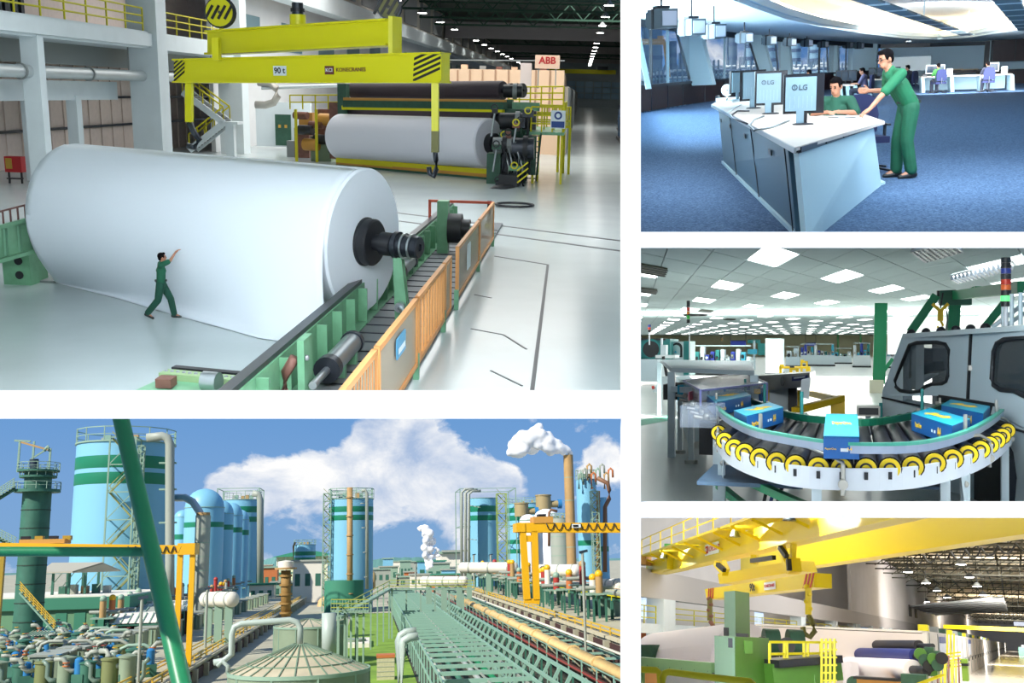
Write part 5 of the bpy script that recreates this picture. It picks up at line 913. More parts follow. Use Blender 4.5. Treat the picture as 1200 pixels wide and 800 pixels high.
def poly(pts, s):
 """point on a polyline, s in 0..1 by length"""
 L = [(b - a).length for a, b in zip(pts, pts[1:])]; t = s * sum(L)
 for (a, b), l in zip(zip(pts, pts[1:]), L):
  if t <= l: return a.lerp(b, t / l)
  t -= l
 return pts[-1]
def smooth(pts, n=40):
 """Catmull-Rom through the points"""
 out = []; p = [pts[0] * 2 - pts[1]] + pts + [pts[-1] * 2 - pts[-2]]; m = len(pts) - 1
 for i in range(n + 1):
  x = i / n * m; k = min(int(x), m - 1); t = x - k; a, b, c, d = p[k:k + 4]
  out.append((b * 2 + (c - a) * t + (a * 2 - b * 5 + c * 4 - d) * t * t + (b * 3 - a - c * 3 + d) * t ** 3) * .5)
 return out
def ribbon(T, name, pts, w, h, mt):
 """upright band along a path: w thick, h high, top at the path"""
 V = []; n = len(pts)
 for i, p in enumerate(pts):
  d = (pts[min(i + 1, n - 1)] - pts[max(i - 1, 0)]); s = Vector((d.y, -d.x, 0)).normalized() * w
  V += [p, p + s, p + s - Vector((0, 0, h)), p - Vector((0, 0, h))]
 Fc = [(4 * i + k, 4 * i + (k + 1) % 4, 4 * i + 4 + (k + 1) % 4, 4 * i + 4 + k) for i in range(n - 1) for k in range(4)] + [(0, 1, 2, 3), (4 * n - 4, 4 * n - 3, 4 * n - 2, 4 * n - 1)]
 me = mesh_from(name, V, Fc); bm = bmesh.new(); bm.from_mesh(me); bmesh.ops.recalc_face_normals(bm, faces=bm.faces); bm.to_mesh(me); bm.free(); return T.add(name, me, Matrix.Identity(4), mt)
def conveyor():
 P = P3; zr = .86
 O = smooth([P.fl(u, v, zr) for u, v in ((838, 500), (850, 516), (868, 527), (902, 538), (940, 544.5), (986, 547), (1043, 547), (1089, 542), (1140, 529), (1172, 512), (1186, 497))])
 I = smooth([P.fl(u, v, zr) for u, v in ((862, 463), (892, 475), (930, 488), (974, 494), (1013, 495.5), (1057, 490), (1089, 482), (1106, 476))])
 T = thing(P, 'curved_conveyor', 'curved roller conveyor with black rollers, yellow caps and white outer fascia', 'conveyor', (O[20].x, O[20].y, 0))
 ribbon(T, 'outer_fascia', [p + Vector((0, 0, -.005)) for p in O], .02, .135, FASC); ribbon(T, 'inner_fascia', [p + Vector((0, 0, .0)) for p in I], -.02, .12, FASC)
 UO = [842, 849, 860, 872.5, 890, 910, 932, 959, 986, 1015, 1043, 1070, 1096, 1117, 1135, 1149.5, 1160, 1168.5, 1175, 1181]; UI = [878, 891, 903, 916, 931, 945, 957, 970, 990, 1009, 1027, 1041, 1055, 1066, 1075, 1083, 1090, 1096, 1100, 1104]
 def by_u(L, u):
  for a, b in zip(L, L[1:]):
   ua, ub = P.px(a)[0], P.px(b)[0]
   if ua <= u <= ub: return a.lerp(b, (u - ua) / (ub - ua))
  return L[0] if u < P.px(L[0])[0] else L[-1]
 for uo, ui in zip(UO, UI):
  a, b = by_u(O, uo), by_u(I, ui); d = (b - a).normalized(); zz = Vector((0, 0, -.012))
  r = T.rod('roller', a + d * .03 + zz, b + zz, .072, ROLLER, 16, .86); c = r.lathe('roller_cap', a + d * .012 + zz, [(.0, 0), (.062, 0), (.062, .03), (.0, .03)], CAPY, 20, axis=d); r.lathe('cap_groove', a + d * .009 + zz, [(.026, 0), (.038, 0), (.038, .01), (.026, .01)], DKM, 20, axis=d)
  e = a - d * .022; T.box('axle_slot', e + Vector((0, 0, -.05)), (.022, .022, .045), DKM); T.ball('axle_end', b + Vector((0, .03, .0)), .03, SST, 5)
 fr = smooth([P.fl(u, v, zr + .16) for u, v in ((832, 462), (852, 479), (883, 494), (921, 502), (974, 510), (1022, 512), (1079, 509), (1127, 498), (1157, 482), (1175, 470))])
 fr = smooth([P.fl(u, v, zr + .14) for u, v in ((836, 470), (852, 486), (883, 502), (921, 510.5), (974, 519), (1022, 521.5), (1079, 519), (1127, 507), (1157, 492), (1172, 481))])
 ribbon(T, 'front_guide_rail', fr, .03, .05, mat('guide_steel', (150, 166, 190), .3, .5)); ribbon(T, 'front_guide_strip', [p + Vector((0, 0, .018)) for p in fr], .035, .02, mat('guide_green', (60, 160, 140), .4))
 bk = smooth([P.fl(u, v, zr + .12) for u, v in ((864, 459), (892, 470), (930, 483), (974, 488.5), (1013, 490.5), (1057, 485), (1089, 477.5), (1106, 470))])
 ribbon(T, 'back_guide_rail', bk, .04, .06, mat('guide_dark_green', (18, 92, 66), .4))
 for s, ln in ((.07, 1), (.42, 1), (.71, 1), (.95, 1)):
  a = poly(O, s); p = poly(fr, s); w = a + Vector((0, -.03, 0)); br = T.rod('bracket_post', w + Vector((0, 0, -.17)), w + Vector((0, 0, .02)), .014, SST, 8); br.tube('bracket_arm', [w, w + Vector((.0, .0, .03)), p.lerp(w, .6) + Vector((0, 0, .03)), p + Vector((0, 0, -.03))], .012, SST, 8); br.lathe('bracket_knob', w + Vector((0, -.045, -.1)), [(0, 0), (.03, 0), (.03, .03), (0, .03)], SST, 14, axis=(0, 1, 0)); br.rod('pin', p + Vector((0, 0, -.03)), p + Vector((0, 0, .12)), .014, SST, 8)
 for s in (.1, .3, .52, .8, .97): p = poly(bk, s) + Vector((0, .06, 0)); T.rod('back_pin', p + Vector((0, 0, -.1)), p + Vector((0, 0, .2)), .016, TEAL, 8); T.box('back_clamp', p + Vector((0, .03, -.02)), (.1, .06, .05), SST)
 for s in (.02, .12, .40, .545, .60, .87):
  a = poly(O, s) + Vector((0, .04, -.13)); T.bar('leg', a, Vector((a.x, a.y, .02)), .06, .06, CABL); T.box('foot', (a.x, a.y, .015), (.12, .12, .03), SST)
 for s in (.14, .6, .885): a = poly(O, s) + Vector((0, -.005, -.135)); d = (poly(O, s + .02) - poly(O, s - .02)).normalized() * .12; T.prism('gusset', [a - d, a + d, a + d * .3 + Vector((0, 0, -.2)), a - d * .3 + Vector((0, 0, -.2))], (0, .03, 0), CABL).ball('gusset_bolt', a + Vector((0, -.01, -.07)), .022, SST, 5)
 for (s0, s1, z, m) in ((.02, .3, .35, GRN3), (.02, .4, .5, GRN3), (.12, .4, .12, CABL)): a, b = poly(O, s0), poly(O, s1); T.bar('stretcher', Vector((a.x, a.y + .1, z)), Vector((b.x, b.y + .5, z)), .06, .06, m)
 a = P.fl(880, 560, .55); T.box('motor_tray', (a.x, a.y + .4, .52), (.8, 1.2, .03), mat('tray_blue', (90, 120, 150), .4)); T.rod('drive_motor', (a.x + .2, a.y, .2), (a.x + .5, a.y + .3, .2), .12, mat('motor_blue', (60, 84, 150), .4), 14)
 for k in range(3): T.tube('hose', [Vector((a.x + .15 + .06 * k, a.y, .6)), Vector((a.x + .1 + .05 * k, a.y - .1, .35)), Vector((a.x + .25, a.y - .1, .2 + .03 * k)), Vector((a.x + .5, a.y, .25))], .016, mat('hose_blue', (20, 40, 110), .4) if k == 1 else DKM, 6)
 b = P.fl(1030, 575, .5); T.box('drip_pan', (b.x, b.y + .5, .55), (.9, 1.2, .02), mat('tray_blue'))
 def carton(us, label, zt=None):
  zt = zr + .05 + .14; q = [P.fl(u, v, zt) for u, v in us]; t = thing(P, 'paper_carton', label, 'carton', (sum(q, Vector()) / 4) - Vector((0, 0, .14)), group='cartons on the curved conveyor')
  t.prism('box', q, (0, 0, -.135), BOXSIDE); ex = (q[1] - q[0]).normalized(); ey = (q[3] - q[0]).normalized(); c = sum(q, Vector()) / 4
  t.prism('lid', [p + Vector((0, 0, .003)) for p in q], (0, 0, -.012), BOXTOP); L = min((q[1] - q[0]).length, 3)
  up = Vector((0, 0, 1)); yv = up.cross(ex); sz = .22
  nm = t.text('lettering', 'PaperOne', c + Vector((0, 0, .006)), ex, yv if yv.dot(ey) > 0 else -yv, min(L, 1.0) * .15, GOLD, .012, .001); nm.ob.scale.y *= max(1, (q[3] - q[0]).length / L * 1.2) if L else 1
  nrm = Vector((ex.y, -ex.x, 0)); m_ = q[0].lerp(q[1], .72) + nrm * .004 + Vector((0, 0, -.075)); t.text('side_lettering', 'A4', m_, ex, up, min(.09, L * .14), GOLD, .012, .001); m_ = q[0].lerp(q[1], .2) + nrm * .004 + Vector((0, 0, -.075)); t.text('side_lettering', 'PaperOne', m_, ex, up, min(.055, L * .08), GOLD, .012, .001)
  for k in (.55, .62): t.box('white_print', q[0].lerp(q[1], k) + nrm * .003 + Vector((0, 0, -.08)), (.03, .004, .02), WCOL, rz=math.atan2(ex.y, ex.x))
 carton(((875, 487.5), (918, 477), (902, 471.5), (860, 481)), 'bright blue paper carton just leaving the clear tunnel')
 carton(((965, 511), (1007, 512), (1005, 485.5), (968, 485)), 'blue paper carton in the middle of the conveyor curve')
 carton(((1068, 484.5), (1116, 499), (1137, 491), (1090, 478)), 'blue paper carton on the conveyor just past the machine slot')
 carton(((1103, 474.5), (1152, 484.5), (1160, 476), (1114, 468)), 'blue paper carton emerging from the machine slot')
 carton(((838, 471.5), (880, 463), (868, 456), (828, 463)), 'blue paper carton inside the clear tunnel')
conveyor()
def tunnel():
 P = P3; zt = 1.13; q = [P.fl(u, v, zt) for u, v in ((821, 457.5), (899, 449), (872, 437), (801, 446))]; dn = Vector((0, 0, -.3))
 T = thing(P, 'clear_tunnel', 'clear acrylic guard box over the infeed of the curved conveyor', 'machine guard', q[0] + dn)
 T.prism('top_sheet', q, (0, 0, -.012), mat('frosted_acrylic', (222, 228, 238), .15, alpha=.8))
 T.prism('side_sheet', [q[0], q[3], q[3] + dn, q[0] + dn], (.01, 0, 0), CLEAR); T.prism('side_sheet', [q[1], q[2], q[2] + dn, q[1] + dn], (-.01, 0, 0), CLEAR); T.prism('front_sheet', [q[0], q[1], q[1] + dn * .35, q[0] + dn * .35], (0, .01, 0), CLEAR)
 E = mat('acrylic_edge', (120, 126, 190), .3)
 for a, b in ((0, 1), (1, 2), (2, 3), (3, 0)): T.bar('edge', q[a], q[b], .02, .02, E)
 for k in (0, 1): T.bar('edge', q[k], q[k] + dn, .02, .02, E)
 T.box('warning_label', q[0].lerp(q[3], .45) + Vector((-.01, 0, -.12)), (.01, .35, .1), mat('label_pink', (230, 110, 130), .5)); T.box('warning_label', q[1] + Vector((-.12, -.01, -.1)), (.08, .01, .06), GOLD)
 B = thing(P, 'infeed_machine', 'pale blue grey infeed machine with open top frame behind the tunnel', 'machine', P.fl(815, 530)); f0 = P.fl(799, 527)
 b0, b1 = P.fl(801, 529), P.fl(822, 526); t0 = Vector((b0.x, b0.y, .98)); t1 = Vector((b1.x, b1.y, .98)); back = Vector((-1.5, 9, 0))
 B.prism('lower_body', [b0 + Vector((0, .5, .08)), b1 + Vector((0, .8, .08)), t1 + Vector((0, .8, -.12)), t0 + Vector((0, .5, -.12))], back, CAB); B.prism('side_cover', [b0 + Vector((-.16, 2, .12)), b0 + Vector((-.02, .7, .12)), t0 + Vector((-.02, .7, -.1)), t0 + Vector((-.16, 2, -.1))], (-.6, 7, 0), CABL)
 for p in (P.fl(810, 543), P.fl(797, 531), P.fl(838, 520)): B.bar('leg', p, p + Vector((0, 0, .9)), .07, .07, CABL); B.rod('levelling_foot', p, p + Vector((0, 0, .05)), .09, SST, 12)
 for k in range(7): p = P.fl(798 + 5 * k, 458 + 5 * k, .95); B.ball('clamp', p, .035, SST, 6); B.rod('clamp_bolt', p + Vector((-.12, 0, 0)), p + Vector((.14, .1, -.05)), .022, SST, 6)
 B.box('drive_box', P.fl(838, 505, .6), (.3, .6, .5), DKM); q = P.fl(824, 492, .9); B.box('clear_chute', q + Vector((0, 0, .05)), (.35, .6, .2), CLEAR)
 tt = [P.fl(u, v, 1.28) for u, v in ((787, 431), (884, 434), (880, 423), (773, 421))]; F_ = thing(P, 'frame_table', 'pale steel frame table with flat top behind the clear tunnel', 'machine table', tt[0] - Vector((0, 0, 1.28))); F_.prism('top', tt, (0, 0, -.06), CABL)
 for p in tt: F_.bar('leg', p + Vector((0, 0, -.06)), Vector((p.x, p.y, 0)), .1, .1, CAB)
 F_.bar('side_rail', tt[0] + Vector((0, 0, -.3)), tt[1] + Vector((0, 0, -.3)), .08, .08, CAB); c = (tt[0] + tt[1]) / 2
 for k in range(5): F_.box('inner_unit', tt[0].lerp(tt[1], .1 + .19 * k) + Vector((0, .6, -.35)), (.5, .9, .22), (DKM, BOXTOP, SST, DKM, BOXSIDE)[k])
 p = P.fl(778, 470); C = thing(P, 'operator_console', 'tilted pale operator console with red button on the machine side', 'control console', p); q = P.at(775, 448, p.y); w_ = 10 / 1200 * p.y
 C.prism('case', [q + Vector((-w_, 0, -.28)), q + Vector((-.02, 0, -.28)), q + Vector((w_ * .9, 0, .05)), q + Vector((w_ * .8, 0, .18)), q + Vector((0, 0, .18))], (0, .4, 0), CABL); C.rod('red_button', q + Vector((-w_ - .04, .1, -.16)), q + Vector((-w_ + .03, .1, -.14)), .05, mat('button_red', (210, 60, 50), .4), 12); C.bar('arm', q + Vector((w_ * .6, .2, .1)), q + Vector((w_ * .1, .2, .75)), .08, .08, DKM); C.bar('post', q + Vector((w_ * .8, .3, 0)), Vector((q.x + w_ * .8, q.y + .3, 0)), .07, .07, CAB)
 a = P.at(882, 442, 15.5); b = P.at(949, 442, 13.5); S = thing(P, 'stainless_labeller', 'brushed stainless machine head with dark blue nameplate on a black post', 'machine', (b.x, b.y, 0)); d = (b - a).normalized(); zz = Vector((0, 0, 1))
 S.prism('head', [a + zz * .02, b + zz * .06, b - zz * .12, a + d * .2 - zz * .2], (.05, .9, 0), SST); n_ = Vector((d.y, -d.x, 0)); m_ = a.lerp(b, .82) + n_ * .02 + zz * -.0; S.prism('nameplate', [a.lerp(b, .74) + n_ * .01 + zz * .01, a.lerp(b, .98) + n_ * .01 + zz * .03, a.lerp(b, .98) + n_ * .01 - zz * .03, a.lerp(b, .74) + n_ * .01 - zz * .05], n_ * .01, mat('plate_navy', (24, 34, 100), .4)); S.prism('nameplate_print', [a.lerp(b, .78) + n_ * .022, a.lerp(b, .95) + n_ * .022 + zz * .015, a.lerp(b, .95) + n_ * .022 - zz * .0, a.lerp(b, .78) + n_ * .022 - zz * .02], n_ * .003, WCOL)
 S.lathe('speaker', a.lerp(b, .58) + n_ * .012 - zz * .05, [(0, 0), (.07, 0), (.07, .01), (0, .01)], mat('speaker_grey', (120, 120, 116), .5, .5), 16, axis=n_)
 p = P.at(928, 460, 14.6); S.bar('post', (p.x, p.y + .3, 0), (p.x, p.y + .3, p.z + .1), .12, .12, DKM); p = P.at(912, 458, 14.9); S.box('white_box', p + Vector((0, .3, -.1)), (.26, .3, .35), WCOL); S.box('side_box', P.at(896, 462, 15.2), (.16, .2, .3), YG)
 q = P.at(945, 456, 13.3); r = One(P, 'paper_tag', 'white paper strip hanging off the stainless machine head', 'paper', mt=WCOL); r.prism('strip', [q + Vector((-.06, 0, .12)), q + Vector((.05, 0, .15)), q + Vector((.03, .0, -.12)), q + Vector((-.08, 0, -.1))], (.0, .02, 0))
 Y = thing(P, 'guard_barrier', 'yellow square tube guard frame behind the conveyor curve', 'guard rail', P.fl(988, 500))
 for (u0, v0, y0, u1, v1, y1) in ((899, 463, 16, 907, 463, 16), (931, 481, 13.5, 987, 466.5, 14.5), (950, 461, 17.5, 986, 469, 14.6)): a, b = P.at(u0, v0, y0), P.at(u1, v1, y1); Y.bar('rail', a, b, .085, .085, YG)
 for u, v0, v1, y in ((985.5, 467, 497, 14.5), (936.5, 457, 480, 15.5), (902, 463, 478, 16), (978, 470, 495, 14.4)): a, b = P.at(u, v0, y), P.at(u, v1, y); Y.bar('post', a, Vector((a.x, a.y, 0)), .1, .1, YG)
 g = [P.fl(u, v, .004) for u, v in ((748, 492), (786, 486), (786, 492), (748, 499))]; One(P, 'floor_tape', 'green floor marking tape left of the infeed machine', 'floor marking', mt=mat('tape_green', (110, 190, 160), .6)).prism('t', g, (0, 0, -.003))
tunnel()
def packer():
 P = P3; y = 11.5
 q = lambda u, v, yy=y: P.at(u, v, yy)
 T = thing(P, 'packing_machine', 'large blue grey packing machine cabinet with rounded windows and dark base opening', 'machine', (q(1115, 560).x, y, 0))
 dep = lambda u: 13.2 - (u - 1035) * .0185
 w = lambda u, v, k=0.: P.at(u, v, dep(u)) + Vector((0, k, 0))
 out = [(1058, 391), (1090, 388.5), (1138, 385), (1215, 379.5)]
 def sheet(name, pts, th, mt, k=0.): return T.prism(name, [w(u, v, k) for u, v in pts], (.25, th, 0), mt)
 w1 = [(1066, 404), (1074, 401.5), (1098, 401), (1108, 403.5), (1112, 410), (1111, 440), (1109, 446), (1104, 449), (1092, 449.5), (1084, 453), (1078, 458), (1068, 459.5), (1055, 457.5), (1050, 453), (1049, 446)]
 w2 = [(1164, 412), (1168, 402), (1176, 397.5), (1215, 394.5), (1215, 466), (1200, 464), (1188, 458), (1172, 456.5), (1164, 451), (1162, 444)]
 def holed(name, outer, hole, mt):
  A = [w(u, v) for u, v in outer]; B = [w(u, v) for u, v in hole]; me = bpy.data.meshes.new(name); bm = bmesh.new()
  va = [bm.verts.new(p) for p in A]; vb = [bm.verts.new(p) for p in B]
  ed = [bm.edges.new((va[i], va[(i + 1) % len(va)])) for i in range(len(va))] + [bm.edges.new((vb[i], vb[(i + 1) % len(vb)])) for i in range(len(vb))]
  bmesh.ops.triangle_fill(bm, use_beauty=True, use_dissolve=False, edges=ed); r = bmesh.ops.extrude_face_region(bm, geom=list(bm.faces)); bmesh.ops.translate(bm, vec=(.03, .12, 0), verts=[g_ for g_ in r['geom'] if isinstance(g_, bmesh.types.BMVert)])
  bmesh.ops.recalc_face_normals(bm, faces=bm.faces); bm.to_mesh(me); bm.free(); n_ = T.add(name, fin(me), Matrix.Identity(4), mt)
  n_.add('window_gasket', tube_mesh([p + Vector((0, -.012, 0)) for p in B], .022, 8, True), Matrix.Identity(4), DKM); n_.prism('window_pane', [p + Vector((0, .05, 0)) for p in B], (0, .01, 0), mat('tinted_acrylic', (60, 74, 84), .05, alpha=.35)); return n_
 holed('left_door', [(1058, 391), (1137.5, 385), (1134, 470.5), (1100, 463.5), (1035, 464), (1034, 458), (1046, 425)], w1, CAB)
 holed('right_door', [(1140, 385), (1217, 379.5), (1217, 510), (1172, 487), (1171, 476), (1136, 470.5)], w2, CAB)
 T.bar('door_seam', w(1138.8, 388, .03), w(1134.8, 470, .03), .03, .03, DKM); T.bar('seam_latch', w(1137, 428, -.02), w(1137, 434, -.02), .04, .04, SST)
 sheet('lower_left_panel', [(1034, 466.5), (1086, 477.5), (1086, 486), (1034, 486)], .1, CABL, .05); T.bar('panel_joint', w(1034, 465.5, -.01), w(1080, 476, -.01), .025, .02, DKM)
 sheet('lower_body', [(1040, 478), (1100, 500), (1160, 515), (1160, 600), (1040, 600)], .1, CAB, .7); sheet('right_lower_panel', [(1172, 489), (1217, 511), (1217, 612), (1188, 612), (1192, 560), (1188, 530), (1180, 515), (1168, 503)], .1, CAB, .02)
 T.bar('panel_joint', w(1184, 501, -.02), w(1215, 510, -.02), .02, .02, DKM)
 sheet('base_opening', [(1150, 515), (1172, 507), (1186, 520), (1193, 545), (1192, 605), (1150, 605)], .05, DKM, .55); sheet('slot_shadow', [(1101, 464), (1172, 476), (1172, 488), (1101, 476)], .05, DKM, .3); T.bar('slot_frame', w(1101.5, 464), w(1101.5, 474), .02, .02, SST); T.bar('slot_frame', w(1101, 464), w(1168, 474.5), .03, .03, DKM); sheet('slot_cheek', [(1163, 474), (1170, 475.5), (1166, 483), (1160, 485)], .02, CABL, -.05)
 bk = Vector((.8, 5.5, 0)); tp = [w(1058, 391), w(1217, 379.5)]; T.prism('roof', [tp[0], tp[1], tp[1] + Vector((0, 0, -.05)), tp[0] + Vector((0, 0, -.05))], bk, CABL); e = w(1034, 460); T.prism('left_side', [w(1058, 391), w(1046, 425), e, Vector((e.x, e.y, .0)), Vector((w(1058, 391).x, w(1058, 391).y, 0))], bk * .25, CABL)
 T.prism('back_wall', [tp[0] + bk, tp[1] + bk, Vector((tp[1].x, tp[1].y, 0)) + bk, Vector((tp[0].x, tp[0].y, 0)) + bk], (0, .1, 0), mat('inner_grey', (96, 104, 112), .6))
 for (a, b, m) in (((1072, 452, .6), (1104, 436, .9), CABL), ((1074, 448, 1.2), (1090, 418, 1.6), SST), ((1083, 440, .8), (1110, 430, .8), DKM), ((1079, 402, .4), (1078.5, 458, .4), CABL)): T.bar('inner_bar', w(*a), w(*b), .1, .1, m)
 sheet('inner_guard', [(1086, 418), (1092, 408), (1112, 409), (1112, 436), (1085, 446), (1064, 456)], .4, mat('inner_grey'), 1.8)
 for k in range(6): T.ball('roof_knob', w(1070 + 18 * k, 390 - 1.3 * k, .3), .05, DKM, 6)
 R = w(1170, 382.5, .4); L2 = w(1212, 379, .4); up = Vector((0, 0, .3)); T.tube('roof_rail', [R, R + Vector((.35, 0, .28)), L2 + up], .022, CAB, 8); T.tube('roof_rail', [R + Vector((.1, 0, 0)), R + Vector((.38, 0, .2)), L2 + up * .7], .02, CAB, 8)
 for k in range(3): p = R.lerp(L2, .35 + .25 * k); T.rod('rail_post', p, p + up, .02, CAB, 8)
 b = w(1184, 383, .25); S = thing(P, 'signal_tower', 'striped signal tower with glowing green lens on the packing machine roof', 'signal beacon', b); z = b.z
 S.rod('pole', b, b + Vector((0, 0, .22)), .02, FASC, 8)
 for k, m in enumerate((DKM, mat('lamp_green_lit', (90, 255, 120), emit=1.5), DKM, mat('lamp_orange_lit', (240, 110, 40), .4), mat('lamp_red'), DKM, mat('signal_blue'), DKM, DKM)): S.rod('lens', b + Vector((0, 0, .2 + .052 * k)), b + Vector((0, 0, .248 + .052 * k)), .045, m, 14)
 c = P.fl(1027, 460); C = thing(P, 'green_column', 'green steel column on a pale block behind the packing machine', 'column', c); zt_ = P.at(1030, 355, c.y).z; C.bar('shaft', c + Vector((.02, 0, .3)), Vector((c.x + .1, c.y, zt_)), .2, .3, GRN3); C.box('plinth', (c.x, c.y, .22), (.45, .5, .44), mat('plinth_cream', (214, 214, 190), .7)); C.bar('flange', c + Vector((.12, -.05, .3)), Vector((c.x + .2, c.y - .05, zt_)), .05, .32, GRN3); a = P.at(1034, 437, c.y); C.bar('brace', a, P.at(1046, 420, c.y), .12, .12, GRN3)
 G = thing(P, 'steel_portal', 'green steel frame with diagonal braces rising behind the packing machine', 'steel frame', P.fl(1118, 440)); y2 = 19
 zc = ZC - .1
 for (u0, v0, u1, v1, wd) in ((1067, 389, 1097, 346, .14), (1120, 346, 1200, 336, .15), (1117, 385, 1119, 352, .18), (1155, 382, 1181, 350, .12), (1142, 338, 1186, 339, .08), (1122, 348, 1142, 338, .08)): G.bar('member', P.at(u0, v0, y2), P.at(u1, v1, y2 if u1 < 1190 else 14), wd, wd, GRN3)
 G.bar('hidden_leg', P.at(1117, 385, y2), Vector((P.at(1117, 385, y2).x, y2, 0)), .18, .18, GRN3); G.box('gusset', P.at(1119, 349, y2), (.5, .3, .25), mat('weathered_green', (60, 110, 90), .6)); G.bar('cap_beam', P.at(1098, 344, y2), P.at(1120, 343, y2), .1, .1, DKM)
 for k in range(3): p = P.at(1107 + 4 * k, 348, y2); G.tube('cable', [p, p + Vector((.05, 0, -.4)), p + Vector((-.03, 0, -.9)), P.at(1104, 387, y2)], .018, (WCOL, mat('cable_violet', (120, 110, 160), .5), SST)[k], 6)
 h = P.at(1102, 368, 18); H = thing(P, 'hoist_hook', 'small yellow hoist hook hanging over the packing machine', 'hook', h); H.rod('rope', h + Vector((0, 0, .1)), P.at(1105, 343, 18), .012, DKM, 6); H.box('block', h + Vector((0, 0, -.02)), (.08, .08, .18), YG)
 for q_ in (-1, 1): H.bar('horn', h + Vector((0, 0, .05)), h + Vector((.12 * q_, 0, .17)), .05, .05, YG)
 H.tube('claw', [h + Vector((0, 0, -.1)), h + Vector((.04, 0, -.18)), h + Vector((0, 0, -.24)), h + Vector((-.05, 0, -.2))], .02, YG, 6)
 sc = P.fl(1018, 500); X = thing(P, 'junction_box', 'small grey junction box with dark front between conveyor and packing machine', 'box', sc); z = .72; p = P.at(1018, 482, 12.8); X.box('case', p + Vector((0, .2, 0)), (.26, .3, .12), SST); X.box('dark_front', p + Vector((0, .04, 0)), (.22, .02, .08), DKM); X.bar('post', Vector((p.x, p.y + .2, 0)), p + Vector((0, .2, -.06)), .06, .06, CAB); X.rod('blue_knob', p + Vector((.14, .1, -.08)), p + Vector((.14, .1, .1)), .02, TEAL, 8)
 W = quad(P0, 'wall_light_bay', [P3.M @ P3.at(1040, 352, 60), P3.M @ P3.at(1330, 330, 60), P3.M @ P3.at(1330, 415, 60), P3.M @ P3.at(1040, 415, 60)], mat('bright_bay_wall', (240, 240, 238), .8))
packer()
